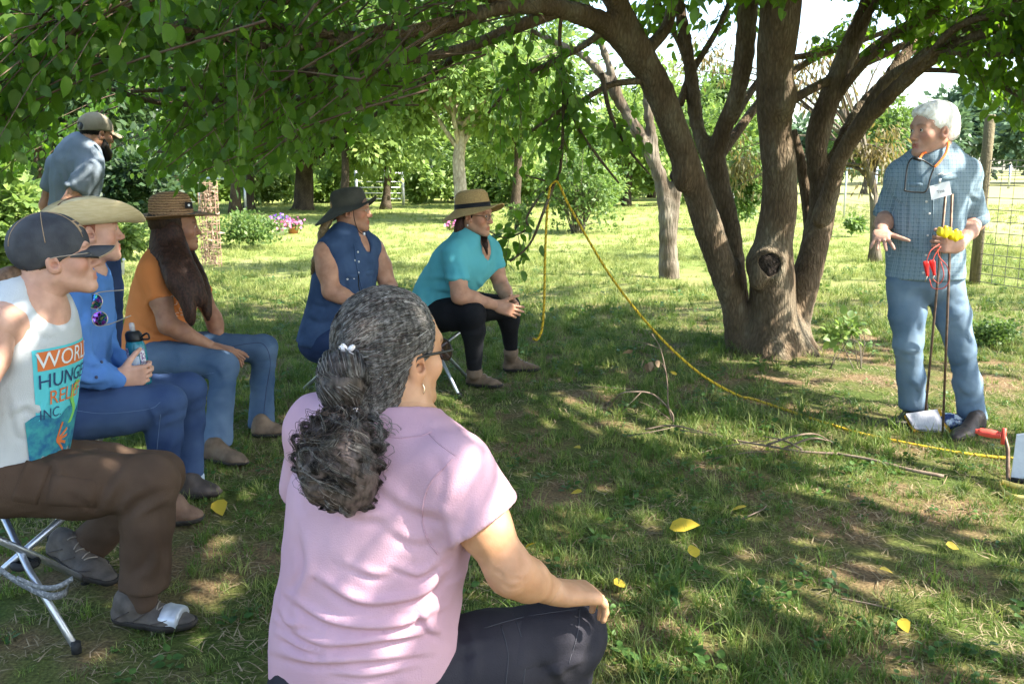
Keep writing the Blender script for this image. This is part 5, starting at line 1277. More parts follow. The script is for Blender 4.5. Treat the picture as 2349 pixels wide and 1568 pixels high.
for tx, y, sz, m_, x in (('WORLD', .101, .055, m_wh, .018), ('HUNGER', .042, .050, m_nv, .018), ('RELIEF', -.008, .050, m_or, .014), ('INC.', -.052, .036, m_nv, -.045)):
    V, F = text_mesh(tx, sz); V[:, 0] *= .95; V[:, 1] *= 1.15; obj('lettering', onshirt(V + A(x, y, 0), .0044), F, m_, so, smooth=False)
# trousers
hipR, hipL = np.array(P(25, 1100, 2.42)), np.array(P(60, 1075, 2.62)); knR = np.array(P(345, 1103, 2.5)); knL = np.array(P(368, 1090, 2.78)); anR = np.array(P(325, 1345, 2.5)); anL = np.array(P(190, 1262, 2.92))
sk = Sculpt(.009); sk.ell(lerp(hipR, hipL, .5) + [-.02, 0, .0], (.14, .17, .115), None, .05)
sk.chain([hipR, lerp(hipR, knR, .5) + [0, 0, -.01], knR], [.10, .094, .074], k=.03); sk.chain([knR, lerp(knR, anR, .35) + [.0, 0, 0], anR + [0, 0, -.06]], [.074, .068, .072], k=.03)
sk.chain([hipL, lerp(hipL, knL, .5), knL], [.10, .09, .070], k=.03); sk.chain([knL, lerp(knL, anL, .45), anL + (anL-knL)*.1], [.070, .064, .064], k=.03)
sk.cut(anR, (-.08, 0, -1), .003, anR + [-.15, -.15, -.2], anR + [.15, .15, .1]); end_cut(sk, anL, anL-knL, .13); sk.cut(T1[0][0] + [0, 0, .07], (0, 0, 1), .003)
L_ = [([(290, 1060), (250, 1120), (225, 1170)], .010, 13), ([(385, 1130), (330, 1160), (285, 1195)], .011, 12), ([(350, 1230), (345, 1290), (300, 1330)], .007, 14), ([(372, 1180), (378, 1260), (372, 1330)], .005, 10), ([(260, 1050), (200, 1040), (150, 1045)], .006, 12), ([(150, 1120), (200, 1145), (230, 1165)], .007, 10), ([(100, 1040), (130, 1085), (110, 1140)], .008, 12), ([(300, 1010), (240, 1015), (180, 1020)], .006, 10), ([(285, 1190), (300, 1150), (345, 1120)], .007, 10)]
to, trp, V, Q = p.cloth('cargo_trousers', sk, m_brown, L_, (.0045, .085), 2, depth=.007)
patch(trp, [(60, 1050), (120, 1065), (85, 1160), (20, 1150)], 'thigh_pocket', m_brown, to, off=.007); patch(trp, [(118, 1085), (225, 1100), (222, 1165), (100, 1160)], 'thigh_pocket', m_brown, to, off=.007)
sk = Sculpt(.007); wb = T1[0][0] + [.0, 0, .055]; sk.cone(wb + ft*-.02, wb + ft*.01, .15, .15, k=.02, flat=((0, 0, 1), .13)); p.cloth('belt', sk, m_boot_d, wr=None)
s1 = shoe(p, G(258, 1428), G(448, 1440), m_shoe_g, anR + [-.02, .0, -.045], w=.046, lace=m_lace, m2=m_boot_d, collar=.043, name='trail_shoe')
dirn = (np.array(G(448, 1440)) - np.array(G(258, 1428))); dirn /= np.linalg.norm(dirn)
sk = Sculpt(.0055); cT = np.array(G(258, 1428)) + dirn*.17; rt_ = A(dirn[1], -dirn[0], 0)
sk.cone(cT + A(0, 0, .032), cT + dirn*.05 + A(0, 0, .028), .049, .045, k=.01, flat=((0, 0, 1), .78)); sk.cut(cT + A(0, 0, .004), (0, 0, -1), .003); sk.cut(cT, -dirn, .002); sk.cut(cT + dirn*.055, dirn, .002)
V, Q = sk.mesh(); V = wrinkle(V, Q, .002, .018, 8); obj('silver_tape', V, Q, m_tape, s1)
sk = Sculpt(.006); sk.cone(anR + [0, 0, -.045], anR + [0, 0, .04], .042, .045, k=.02); V, Q = sk.mesh(); obj('sock', V, Q, m_brown, p.root)
shoe(p, G(118, 1300) + Vector((0, 0, .05)), G(262, 1345) + Vector((0, 0, .0)), m_shoe_g, anL + [-.02, 0, -.03], w=.046, lace=m_lace, m2=m_boot_d, collar=.043, name='trail_shoe')
# head wear
h = hair_cap(p, h_brown, r=(.080, .097, .086), cuts=[((0, .045, 0), (0, 1, .15)), ((0, -.02, -.045), (0, .45, -1))], n=220, flow=(0, -1, -.25), seed=1, zmax=-.028, length=.03)
lock(p, [p.T(0, -.095, -.035), p.T(.0, -.13, -.045), p.T(0, -.16, -.075), p.T(0, -.175, -.13)], [.022, .034, .034, .016], h_brown, 160, wave=.004, name='ponytail', seed=2)
V, F = tube([p.T(.022*math.cos(a), -.108, -.042+.022*math.sin(a)) for a in np.linspace(0, 6.283, 15)], .004, 6); obj('hair_tie', V, F, m_tanedge, p.root)
V, F = tube([p.T(.0, -.117, -.046), p.T(.0, -.127, -.050)], [.024, .024], 12); obj('hair_tie', V, F, m_ribbon, p.root)
cp = cap(p, m_capd, m_capd, z=.012, tilt=.30, r=(.087, .112, .092), m_stitch=m_tanedge, bill=.066, droop=.008, bill_up=-.02, edge=m_tanedge)
V, F = text_mesh('R', .062); tc_ = bvh(*[x for x in (np.array([v.co[:] for v in cp.data.vertices]) + np.array(offs[p.root.name]), [tuple(q.vertices) for q in cp.data.polygons])])
def on_head(tree_, V, yaw0, z0, c=(0, -.012, .03), off=.0015, r=.1):
    out = []
    for q in V:
        th = yaw0 - q[0]/r; d = A(math.sin(th), math.cos(th), .35); d /= np.linalg.norm(d); o = A(*c) + A(0, 0, q[1]+z0) + d*.3
        hh = tree_.ray_cast(Vector(p.T(*o)), Vector(-(p.R @ d))); out.append(np.array(hh[0]) + (p.R @ d)*off if hh[0] is not None else p.T(*(o - d*.2)))
    return np.array(out)
V[:, 0] *= 1.5; obj('lettering', on_head(tc_, V, .25, .018), F, m_tanedge, cp, smooth=False)
p.glasses(m_wire, m_lens, .0195, rect=.62)

# ============================================================ 2  blue shirt, cowboy hat
p = Person('person in bright blue shirt, jeans and pale cowboy hat, holding a water bottle', (-1.2, 3.4, 0), 'fair',
           P(203, 528, 3.32), yaw=30, pitch=2, hs=1.0)
nk = np.array(P(188, 602, 3.32)); p.head(nk, .056, brow=(.55, .35, .25), jaw=1.1, nose=1.15, cheeks=1.0)
T2 = tors([(165, 935, 3.33, .16, .11), (165, 860, 3.33, .155, .11), (168, 780, 3.33, .16, .11), (175, 700, 3.33, .17, .11), (178, 650, 3.33, .15, .09)]); ft = FR(5)
shR, shL = np.array(P(160, 655, 3.14)), np.array(P(212, 645, 3.52)); elR, elL = np.array(P(168, 845, 3.12)), np.array(P(238, 800, 3.60)); wR, wL = np.array(P(268, 868, 3.22)), np.array(P(300, 855, 3.48))
sk = Sculpt(.008); torso_ops(sk, T2[3:], ft, .015); sk.cone(nk, T2[-1][0], .055, .08, k=.04); sk.cone(shR, shL, .04, .04); V, Q = sk.mesh(); p.skin_part(V, Q)
p.hand(wR, (.9, .45, .05), (-.3, .9, .1), (0, 0, 1), (.75, .8, .85, .9), fore=elR); p.hand(wL, (.8, -.5, 0), (-.5, -.85, 0), (0, 0, 1), (.7, .8, .8, .8), fore=elL); p.finish()
sk = Sculpt(.007); torso_ops(sk, T2, ft, 0); sk.chain([shR, T2[-1][0] + [0, 0, .015], shL], [.062, .085, .062], k=.05)
sk.chain([shR, lerp(shR, elR, .5), elR, lerp(elR, wR, .5), wR], [.064, .060, .056, .048, .036], k=.03); sk.chain([shL, lerp(shL, elL, .5), elL, lerp(elL, wL, .6), wL], [.062, .058, .052, .046, .036], k=.03)
sk.cut(T2[0][0] + [0, 0, -.05], (0, 0, -1), .003); sk.ell(nk + FR(15)*.06 + A(0, 0, .01), (.07, .07, .06), None, .015, 'cut')
L_ = [([(165, 700), (170, 780), (165, 850)], .006, 10), ([(190, 760), (205, 800), (215, 850)], .007, 9), ([(160, 860), (200, 880), (250, 875)], .008, 9), ([(230, 730), (236, 790), (232, 830)], .006, 7), ([(175, 900), (220, 905), (250, 890)], .007, 9), ([(180, 820), (215, 840), (245, 830)], .007, 8), ([(245, 780), (255, 820), (280, 850)], .006, 7), ([(190, 650), (200, 700), (195, 740)], .006, 9)]
so, tr, V, Q = p.cloth('work_shirt', sk, m_blue, L_, (.005, .07), 7)
dots(tr, [(229, 705), (232, 745), (233, 830), (221, 865), (211, 700)], 'button', m_btnd, so, .006)
for e in (-1, 1):
    V, F = tube([nk + RT(15)*e*.058 + FR(15)*-.02 + A(0, 0, -.02), nk + RT(15)*e*.058 + FR(15)*.04 + A(0, 0, -.04), nk + RT(15)*e*.02 + FR(15)*.085 + A(0, 0, -.10)], [.016, .018, .008], 8, flat=.35, up=(0, 0, 1)); obj('collar', V, F, m_blue, so)
hipR, hipL = np.array(P(190, 950, 3.2)), np.array(P(190, 925, 3.45)); knR, knL = np.array(P(382, 925, 3.28)), np.array(P(432, 893, 3.58)); anR, anL = np.array(P(372, 1130, 3.3)), np.array(P(432, 1092, 3.62))
sk = Sculpt(.009); sk.ell(lerp(hipR, hipL, .5) + [-.03, 0, 0], (.16, .19, .12), None, .05)
for h_, k_, a_ in ((hipR, knR, anR), (hipL, knL, anL)): sk.chain([h_, lerp(h_, k_, .5), k_], [.098, .088, .066], k=.03); sk.chain([k_, lerp(k_, a_, .35), a_], [.066, .060, .060], k=.03)
end_cut(sk, anR, (0, 0, -1), .12); end_cut(sk, anL, (0, 0, -1), .12)
L_ = [([(415, 950), (385, 960), (358, 975)], .008, 9), ([(330, 925), (350, 955), (355, 985)], .006, 8), ([(400, 1000), (370, 1040), (350, 1060)], .004, 10), ([(160, 935), (200, 925), (250, 915)], .005, 8), ([(465, 920), (440, 935), (420, 950)], .007, 8)]
to, trp, V, Q = p.cloth('jeans', sk, m_jean1, L_, (.0035, .075), 9); seam(trp, [(165, 940), (240, 948), (340, 938), (368, 922)], 'seam', m_stitch_l, to); seam(trp, [(368, 950), (362, 1010), (356, 1075)], 'seam', m_stitch_l, to)
sk = Sculpt(.007); sk.cone(anL + [0, 0, -.035], anL + [0, 0, .012], .064, .064, k=.01); sk.cut(anL + [0, 0, -.042], (0, 0, -1)); sk.cut(anL + [0, 0, .012], (0, 0, 1)); V, Q = sk.mesh(); obj('turned_cuff', V, Q, denim('cuff_denim', (.35, .42, .52), (.45, .52, .6)), to)
shoe(p, G(372, 1205), G(468, 1195), m_boot_lit, anR + [0, 0, -.04], w=.042, toe_h=.04, name='boot', collar=.055, point=.9); shoe(p, G(405, 1143), G(510, 1138), m_boot_d, anL + [0, 0, -.05], w=.042, toe_h=.04, name='boot', collar=.052, point=.9)  # right boot in paler leather, its sunlit look put into the colour
hair_cap(p, h_auburn, r=(.078, .098, .088), cuts=[((0, .035, 0), (0, 1, .1)), ((0, -.02, -.06), (0, .3, -1))], n=200, seed=3, zmax=0, length=.04)
def cow(a, t): return (.088*abs(math.cos(a))**1.5 - .012*abs(math.sin(a))**3)*t**1.7 - .010*math.sin(math.pi*t)
brim_hat(p, 'cowboy_hat', m_straw_y, (.088, .106), .095, .030, lambda a: .088 + .0*abs(math.sin(a)), shape=cow, pinch=.12, dent=.032, tilt=.02, roll=lambda a, t: -.20*t*t*abs(math.cos(a)), off=(0, .004))

# ============================================================ 3  orange tee
p = Person('woman in orange tee and jeans with long dark hair and brown straw hat', (-1.5, 4.4, 0), 'brown', P(402, 520, 4.42), yaw=24, pitch=0, hs=1.0)
nk = np.array(P(388, 585, 4.42)); p.head(nk, .05, brow=(.25, .2, .18), lip=(.8, .5, .5), cheeks=.6)
T3 = tors([(352, 810, 4.42, .165, .13), (358, 760, 4.42, .15, .135), (372, 700, 4.42, .155, .135), (385, 650, 4.42, .165, .125), (388, 620, 4.42, .145, .095)]); ft = FR(-15)
shR, shL = np.array(P(352, 628, 4.27)), np.array(P(432, 622, 4.58)); elR, elL = np.array(P(385, 745, 4.2)), np.array(P(490, 730, 4.62)); wR, wL = np.array(P(487, 796, 4.32)), np.array(P(505, 790, 4.55))
sk = Sculpt(.008); torso_ops(sk, T3[3:], ft, .015); sk.cone(nk, T3[-1][0], .05, .08, k=.04); sk.cone(shR, shL, .04, .04); V, Q = sk.mesh(); p.skin_part(V, Q)
p.arm([shR, lerp(shR, elR, .5), elR, lerp(elR, wR, .3), wR], [.05, .05, .042, .040, .027], k=.03); p.arm([shL, lerp(shL, elL, .5), elL, lerp(elL, wL, .3), wL], [.048, .046, .038, .036, .026], k=.03)
p.hand(wR, (.95, .1, -.22), (0, .1, -1), (.3, .9, 0), (.15, .15, .2, .2), fore=elR); p.hand(wL, (.8, -.3, -.4), (0, 0, -1), (0, -1, 0), (.3, .3, .3, .3), fore=elL); p.finish()
sk = Sculpt(.007); torso_ops(sk, T3, ft, 0); sk.chain([shR, T3[-1][0] + [0, 0, .01], shL], [.056, .078, .056], k=.05); n0 = len(sk.ops)
for s_, e_ in ((shR, elR), (shL, elL)): sk.chain([s_, lerp(s_, e_, .62)], [.060, .062], k=.03); end_cut(sk, lerp(s_, e_, .52), e_-s_, .085)
sk.ops = sk.ops[n0:] + sk.ops[:n0]
sk.cut(T3[0][0] + [0, 0, .0], (0, 0, -1), .003); sk.ell(nk + FR(0)*.04 + A(0, 0, .0), (.06, .065, .04), None, .015, 'cut')
L_ = [([(325, 745), (370, 765), (420, 755)], .007, 8), ([(330, 775), (380, 785), (440, 770)], .007, 8), ([(400, 700), (430, 730), (470, 720)], .006, 8), ([(335, 640), (345, 680), (325, 700)], .005, 8), ([(420, 770), (445, 760), (465, 755)], .006, 6)]
so, tr, V, Q = p.cloth('tee', sk, m_orange, L_, (.004, .06), 11)
m_pr = mat('print_pale_pink', (.66, .50, .42), rough=.9); mb = MB(); g = np.random.default_rng(4)
for i in range(46):
    x, y = g.uniform(390, 462), g.uniform(655, 722); a = g.uniform(0, 6.28); r0 = g.uniform(4, 9)
    t = trace(tr, [(x + r0*math.cos(a + u)*(1-u*.12), y + r0*math.sin(a + u)*(1-u*.12)*.8) for u in np.linspace(0, g.uniform(1.5, 4.5), 9)], .0015)
    if len(t) > 3 and max(np.linalg.norm(np.diff(np.array(t), axis=0), axis=1)) < .03: V, F = tube(t, .0017, 4); mb.add(V, F)
mb.build('print', m_pr, so)
hipR, hipL = np.array(P(358, 820, 4.3)), np.array(P(375, 800, 4.55)); knR, knL = np.array(P(515, 838, 4.25)), np.array(P(606, 797, 4.62)); anR, anL = np.array(P(497, 1025, 4.08)), np.array(P(598, 978, 4.6))
sk = Sculpt(.009); sk.ell(lerp(hipR, hipL, .5) + [-.02, 0, 0], (.15, .18, .12), None, .05)
for h_, k_, a_ in ((hipR, knR, anR), (hipL, knL, anL)): sk.chain([h_, lerp(h_, k_, .5), k_], [.090, .083, .064], k=.03); sk.chain([k_, lerp(k_, a_, .4), a_ + [0, 0, -.03]], [.064, .056, .070], k=.03); end_cut(sk, a_, (0, 0, -1), .13)
L_ = [([(545, 870), (515, 880), (495, 895)], .008, 8), ([(470, 830), (500, 850), (510, 880)], .006, 7), ([(640, 830), (610, 835), (590, 845)], .007, 8), ([(500, 960), (510, 1000), (490, 1020)], .005, 8), ([(390, 800), (410, 820), (405, 850)], .005, 8)]
to, trp, V, Q = p.cloth('jeans', sk, m_jean2, L_, (.0035, .07), 13); seam(trp, [(530, 795), (570, 788), (605, 790), (620, 830), (610, 900), (603, 975)], 'seam', m_stitch_d, to, .0018); seam(trp, [(370, 850), (430, 862), (490, 855)], 'seam', m_stitch_l, to)
shoe(p, G(470, 1055), G(572, 1072), m_boot_t, anR + [0, 0, -.04], w=.042, toe_h=.042, name='boot', collar=.055, point=.85); shoe(p, G(575, 1003), G(660, 1000), m_boot_t, anL + [0, 0, -.04], w=.042, toe_h=.042, name='boot', collar=.055, point=.85)
hair_cap(p, h_dark, r=(.084, .104, .092), cuts=[((0, .030, 0), (0, 1, .1)), ((0, 0, -.085), (0, .1, -1))], n=200, seed=5, zmax=.0, length=.05)
HL = [([p.T(-.02, -.05, .02), p.T(.0, -.075, -.10), P(352, 605, 4.30), P(345, 625, 4.27)], [.05, .050, .030, .008]),
  ([p.T(.055, -.02, .02), p.T(.068, -.02, -.08), P(408, 600, 4.27), P(418, 650, 4.20), P(432, 700, 4.17), P(440, 745, 4.17)], [.035, .045, .048, .042, .028, .006]),
  ([p.T(.058, -.01, 0), p.T(.066, .0, -.08), P(428, 610, 4.27), P(450, 655, 4.22), P(470, 705, 4.22)], [.02, .035, .040, .032, .006]),
  ([p.T(-.05, .04, 0), p.T(-.065, .04, -.1), P(455, 630, 4.46), P(470, 680, 4.40), P(478, 735, 4.38)], [.02, .035, .035, .025, .006]),
  ([p.T(.02, -.065, 0), p.T(.04, -.065, -.10), P(388, 605, 4.25), P(398, 640, 4.19), P(410, 670, 4.18)], [.04, .050, .045, .030, .008])]
sk = Sculpt(.0055)
for pts, rad in HL: sk.chain([np.array(x) for x in pts], [x*.56 for x in rad], k=.05, smooth=3)
V, Q = sk.mesh(); V = wrinkle(V, Q, .0045, .022, 3, (1, 1, .16)); hm = obj('long_hair', V, Q, h_dark, p.root)
for i, (pts, rad) in enumerate(HL): lock(p, [np.array(x) for x in pts], rad, h_dark, 240, wave=.011, freq=10, seed=20+i, name='long_hair', rs=.0015, core=False, parent=hm, spread=.95)
ht = brim_hat(p, 'straw_hat', m_straw_b, (.088, .104),   .125, .048, .115, shape=lambda a, t: .02*abs(math.cos(a))**2*t - .012*math.sin(a)*t, pinch=.18, dent=.012, band=m_boot_d, band_h=.012, tilt=.08)
V, F = rect_grid(-.017, .017, -.015, .015, 3, 3); Rh = rotm(R(-62), 0, 0); V2 = p.T(.078, .062, .105) + V[:, :1]*np.array([RT(-62)]) + V[:, 1:2]*A(0, 0, 1); V3 = V2 + FR(-62)*.004; 
obj('hat_patch', np.concatenate([V3, V2]), F + [tuple(i+16 for i in f[::-1]) for f in F], m_ribbon, ht, smooth=False)
V, F = lathe([(0, .0), (.006, 0)], 8); V = V @ np.stack([RT(-62), A(0, 0, 1), FR(-62)], 1).T + p.T(.078, .062, .105) + FR(-62)*.0055; obj('hat_patch_mark', V, F, m_whitepaper, ht)

# ============================================================ 4  denim sleeveless
p = Person('woman in sleeveless dark denim shirt and dark wide brimmed sun hat', (-.75, 5.2, 0), 'tan', P(806, 482, 5.2), yaw=-2, pitch=0, hs=1.0)
nk = np.array(P(800, 545, 5.2)); p.head(nk, .055, cheeks=1.4, jaw=1.1, brow=(.7, .6, .5))
T4 = tors([(758, 775, 5.2, .175, .14), (772, 720, 5.2, .175, .15), (788, 650, 5.2, .185, .15), (798, 600, 5.2, .19, .135), (800, 572, 5.2, .16, .10)]); ft = FR(-25)
shR, shL = np.array(P(745, 578, 5.05)), np.array(P(857, 570, 5.33)); elR, elL = np.array(P(760, 668, 4.98)), np.array(P(893, 660, 5.3)); wR, wL = np.array(P(838, 700, 4.95)), np.array(P(900, 705, 5.05))
sk = Sculpt(.008); torso_ops(sk, T4[2:], ft, .015); sk.cone(nk, T4[-1][0], .055, .09, k=.04); sk.cone(shR, shL, .05, .05); V, Q = sk.mesh(); p.skin_part(V, Q)
for s_, e_, w_ in ((shR, elR, wR), (shL, elL, wL)): p.arm([s_, lerp(s_, e_, .45), e_, lerp(e_, w_, .3), w_], [.064, .060, .047, .043, .029], k=.03)
p.hand(wR, (.9, .1, -.2), (0, 0, -1), (0, 1, 0), .4, fore=elR); p.hand(wL, (.3, -.8, -.3), (0, 0, -1), (-1, 0, 0), .4, fore=elL); p.finish()
sk = Sculpt(.007); torso_ops(sk, [(a, b+.006, c+.006) for a, b, c in T4], ft, 0); sk.chain([shR + (shL-shR)*.06 + [0, 0, .008], T4[-1][0] + [0, 0, .015], shL - (shL-shR)*.06 + [0, 0, .008]], [.066, .085, .066], k=.05)
sk.cone(T4[0][0] + [-.02, 0, 0], T4[0][0] + [-.04, 0, -.06], .175, .185, k=.05, flat=(ft, .8)); sk.cut(T4[0][0] + [0, 0, -.04], (-.15, 0, -1), .003)
sk.ell(nk + FR(-20)*.085 + A(0, 0, -.035), (.045, .045, .10), None, .02, 'cut')
for s_, sgn in ((shR, 1), (shL, -1)): sk.ell(s_ + RT(-25)*sgn*.075 + A(0, 0, -.05), (.075, .075, .13), None, .012, 'cut')
L_ = [([(745, 620), (755, 680), (745, 740)], .006, 8), ([(790, 620), (800, 680), (795, 740)], .006, 7), ([(700, 720), (730, 735), (770, 730)], .008, 8), ([(850, 600), (848, 640), (855, 680)], .005, 6), ([(715, 690), (740, 700), (770, 695)], .007, 7)]
so, tr, V, Q = p.cloth('denim_shirt', sk, m_denimshirt, L_, (.004, .07), 17)
dots(tr, [(821, 578), (815, 597), (823, 600), (812, 638), (797, 640), (846, 628), (822, 625)], 'snap_button', m_btn, so, .006)
for q_ in ([(790, 625), (822, 630), (820, 640), (790, 640)], [(838, 622), (858, 618), (858, 630), (840, 634)]): patch(tr, q_, 'pocket_flap', m_denimshirt, so, 6, 4, off=.006)
seam(tr, [(812, 560), (818, 610), (836, 690)], 'placket', m_denimshirt, so, .004); 
for e in (-1, 1):
    V, F = tube([nk + RT(-20)*e*.05 + FR(-20)*-.03 + A(0, 0, -.0), nk + RT(-20)*e*.07 + FR(-20)*.03 + A(0, 0, -.04), nk + RT(-20)*e*.035 + FR(-20)*.085 + A(0, 0, -.085)], [.014, .026, .010], 8, flat=.3, up=(0, 0, 1)); obj('collar', V, F, m_denimshirt, so)
hipR, hipL = np.array(P(745, 790, 5.1)), np.array(P(775, 780, 5.35)); knR, knL = np.array(P(885, 775, 4.85)), np.array(P(930, 760, 5.15)); anR, anL = np.array(P(885, 900, 4.9)), np.array(P(925, 880, 5.2))
sk = Sculpt(.010); sk.ell(lerp(hipR, hipL, .5), (.19, .2, .13), None, .05)
for h_, k_, a_ in ((hipR, knR, anR), (hipL, knL, anL)): sk.chain([h_, lerp(h_, k_, .5), k_], [.10, .09, .066], k=.03); sk.chain([k_, a_], [.066, .055], k=.03)
p.cloth('jeans', sk, m_jeandk, [], (.004, .07), 18)
shoe(p, G(855, 940), G(925, 945), m_boot_d, anR + [0, 0, -.03], name='boot'); shoe(p, G(900, 915), G(968, 918), m_boot_d, anL + [0, 0, -.03], name='boot')
hair_cap(p, h_blond, r=(.080, .100, .09), cuts=[((0, .03, 0), (0, 1, .1)), ((0, 0, -.06), (0, .1, -1))], n=150, seed=6, zmax=0, length=.04)
lock(p, [p.T(.01, -.09, 0), p.T(.03, -.15, -.09), P(738, 560, 5.08), P(722, 600, 5.06), P(715, 630, 5.06)], [.02, .034, .03, .02, .006], h_blond, 150, wave=.004, name='ponytail', seed=7, rs=.0014)
def boon(a, t):
    s_ = math.sin(a); return (-.075*max(0, -s_)**1.2 - .034*abs(math.cos(a)) + .034*max(0, s_)**2)*t
hb = brim_hat(p, 'sun_hat', m_felt, (.088, .104), .098, .030, lambda a: .058 + .05*max(0, -math.sin(a))**1.5, shape=boon, tilt=.16, top_flat=.8)
V, F = tube(catmull([p.T(.078, .03, .03), p.T(.076, .03, -.04), p.T(.05, .045, -.11), p.T(.01, .07, -.14)], 5), .0022, 5); obj('chin_cord', V, F, m_ribbon, hb)
V, F = tube(catmull([p.T(-.01, .07, -.14), P(822, 640, 5.04), P(832, 690, 5.0)], 5), .003, 5); obj('lanyard', V, F, m_ribbon, so)
V, F = lathe([(0, .012), (.007, .010), (.008, -.004), (0, -.008)], 10, c=p.T(.01, .07, -.135)); obj('cord_lock', V, F, m_whitepaper, hb)
c_ = np.array(P(838, 690, 4.98)); V, F = box(c_, (.05, .004, .075), rotm(R(60))[:, [1, 0, 2]], .001); obj('name_card', V, F, m_whitepaper, so, smooth=False)
p.glasses(m_wire, m_lens, .019, rect=.7)

# ============================================================ 5  turquoise tee
p = Person('woman in turquoise tee, black leggings and tan straw hat, hands clasped', (-.25, 5.6, 0), 'tan', P(1088, 494, 5.45), yaw=-22, pitch=-3, hs=1.02)
nk = np.array(P(1080, 550, 5.5)); p.head(nk, .052, lip=(.9, .55, .55), brow=(.4, .3, .25), cheeks=1.0)
T5 = tors([(998, 700, 5.55, .165, .13), (1016, 660, 5.55, .16, .135), (1045, 620, 5.52, .175, .14), (1075, 590, 5.5, .18, .125), (1082, 572, 5.5, .15, .095)]); ft = FR(-30)
shR, shL = np.array(P(1043, 582, 5.34)), np.array(P(1122, 575, 5.62)); elR, elL = np.array(P(1055, 678, 5.22)), np.array(P(1150, 655, 5.6)); wR, wL = np.array(P(1140, 700, 5.28)), np.array(P(1172, 692, 5.42))
sk = Sculpt(.008); torso_ops(sk, T5[2:], ft, .012); sk.cone(nk, T5[-1][0], .052, .085, k=.04); sk.cone(shR, shL, .045, .045); V, Q = sk.mesh(); p.skin_part(V, Q)
p.arm([shR, lerp(shR, elR, .5), elR, lerp(elR, wR, .35), wR], [.06, .060, .048, .043, .029], k=.03); p.arm([shL, lerp(shL, elL, .5), elL, lerp(elL, wL, .35), wL], [.058, .055, .044, .042, .029], k=.03)
p.hand(wR, (.93, -.15, -.30), (.0, 1, -.1), (.2, 0, 1), (.45, .5, .55, .6), fore=elR, sc=1.05, spread=.12); p.hand(wL, (.35, -.85, -.25), (-.85, -.3, -.1), (0, 0, 1), (.75, .75, .8, .8), fore=elL, sc=1.05, spread=.12); p.finish()
sk = Sculpt(.007); torso_ops(sk, T5, ft, 0); sk.chain([shR, T5[-1][0] + [0, 0, .012], shL], [.060, .080, .060], k=.05); sk.cone(T5[0][0], T5[0][0] + [-.02, 0, -.03], .165, .168, k=.05, flat=(ft, .75)); n0 = len(sk.ops)
for s_, e_ in ((shR, elR), (shL, elL)): sk.chain([s_, lerp(s_, e_, .78)], [.066, .070], k=.03)
end_cut(sk, lerp(shR, elR, .70), elR-shR, .09); end_cut(sk, lerp(shL, elL, .55), elL-shL, .09)
sk.ops = sk.ops[n0:] + sk.ops[:n0]
sk.cut(T5[0][0] + [0, 0, -.035], (-.25, 0, -1), .003); sk.ell(nk + FR(-30)*.085 + A(0, 0, -.045), (.055, .055, .085), None, .015, 'cut')
L_ = [([(975, 640), (1020, 640), (1050, 650)], .007, 7), ([(985, 665), (1030, 670), (1060, 680)], .006, 7), ([(1090, 640), (1110, 665), (1140, 660)], .006, 6), ([(1050, 600), (1060, 640), (1050, 650)], .005, 6), ([(1000, 690), (1040, 700), (1080, 690)], .007, 6)]
so, tr, V, Q = p.cloth('tee', sk, m_teal, L_, (.004, .065), 19)
hipR, hipL = np.array(P(1000, 720, 5.45)), np.array(P(1020, 708, 5.68)); knR, knL = np.array(P(1085, 722, 5.22)), np.array(P(1165, 703, 5.72)); anR, anL = np.array(P(1088, 845, 5.38)), np.array(P(1172, 800, 5.88))
sk = Sculpt(.009); sk.ell(lerp(hipR, hipL, .5) + [0, 0, -.01], (.165, .19, .12), None, .05)
for h_, k_, a_ in ((hipR, knR, anR), (hipL, knL, anL)): sk.chain([h_, lerp(h_, k_, .5), k_], [.10, .095, .074], k=.03); sk.chain([k_, lerp(k_, a_, .3), a_], [.074, .066, .044], k=.03)
p.cloth('leggings', sk, m_black, [([(1110, 745), (1090, 760), (1070, 765)], .007, 7), ([(1100, 820), (1085, 830), (1070, 832)], .005, 6)], (.002, .06), 20)
shoe(p, G(1068, 885), G(1153, 890), m_boot_t, anR + [0, 0, -.02], w=.043, toe_h=.036, name='ankle_boot', lace=m_lace, collar=.05); shoe(p, G(1152, 852), G(1240, 852), m_boot_t, anL + [0, 0, -.02], w=.043, toe_h=.036, name='ankle_boot', lace=m_lace, collar=.05)
hair_cap(p, h_dark, r=(.080, .100, .09), cuts=[((0, .03, 0), (0, 1, .1)), ((0, 0, -.075), (0, .1, -1))], n=150, seed=8, zmax=0, length=.04)
lock(p, [p.T(-.06, 0, -.02), p.T(-.085, .02, -.08), P(1112, 555, 5.40), P(1118, 585, 5.38)], [.016, .022, .020, .005], h_dark, 100, wave=.003, name='hair_lock', seed=9, rs=.0014)
lock(p, [p.T(.05, -.06, -.02), p.T(.05, -.07, -.09), p.T(.04, -.06, -.14)], [.03, .035, .012], h_dark, 90, wave=.003, name='hair_lock', seed=10, rs=.0014)
def fed(a, t): s_ = math.sin(a); return (-.038*max(0, -s_) - .040*abs(math.cos(a))**1.4 + .010*s_)*t
brim_hat(p, 'straw_hat', m_straw_t, (.088, .106), .105, .045, .082, shape=fed, band=m_ribbon, band_h=.026, tilt=.16, pinch=.06)
p.glasses(m_frame, m_lens, .0215, rect=.85, thick=.0017)
V, F = lathe([(0, .008), (.004, .006), (.0045, 0), (0, -.006)], 8, c=p.T(.079, -.004, -.055)); obj('earring', V, F, m_btn, p.root)
t = trace(tr, px_line([(1076, 560), (1090, 585), (1098, 598), (1104, 580), (1108, 562)], 4), .003)

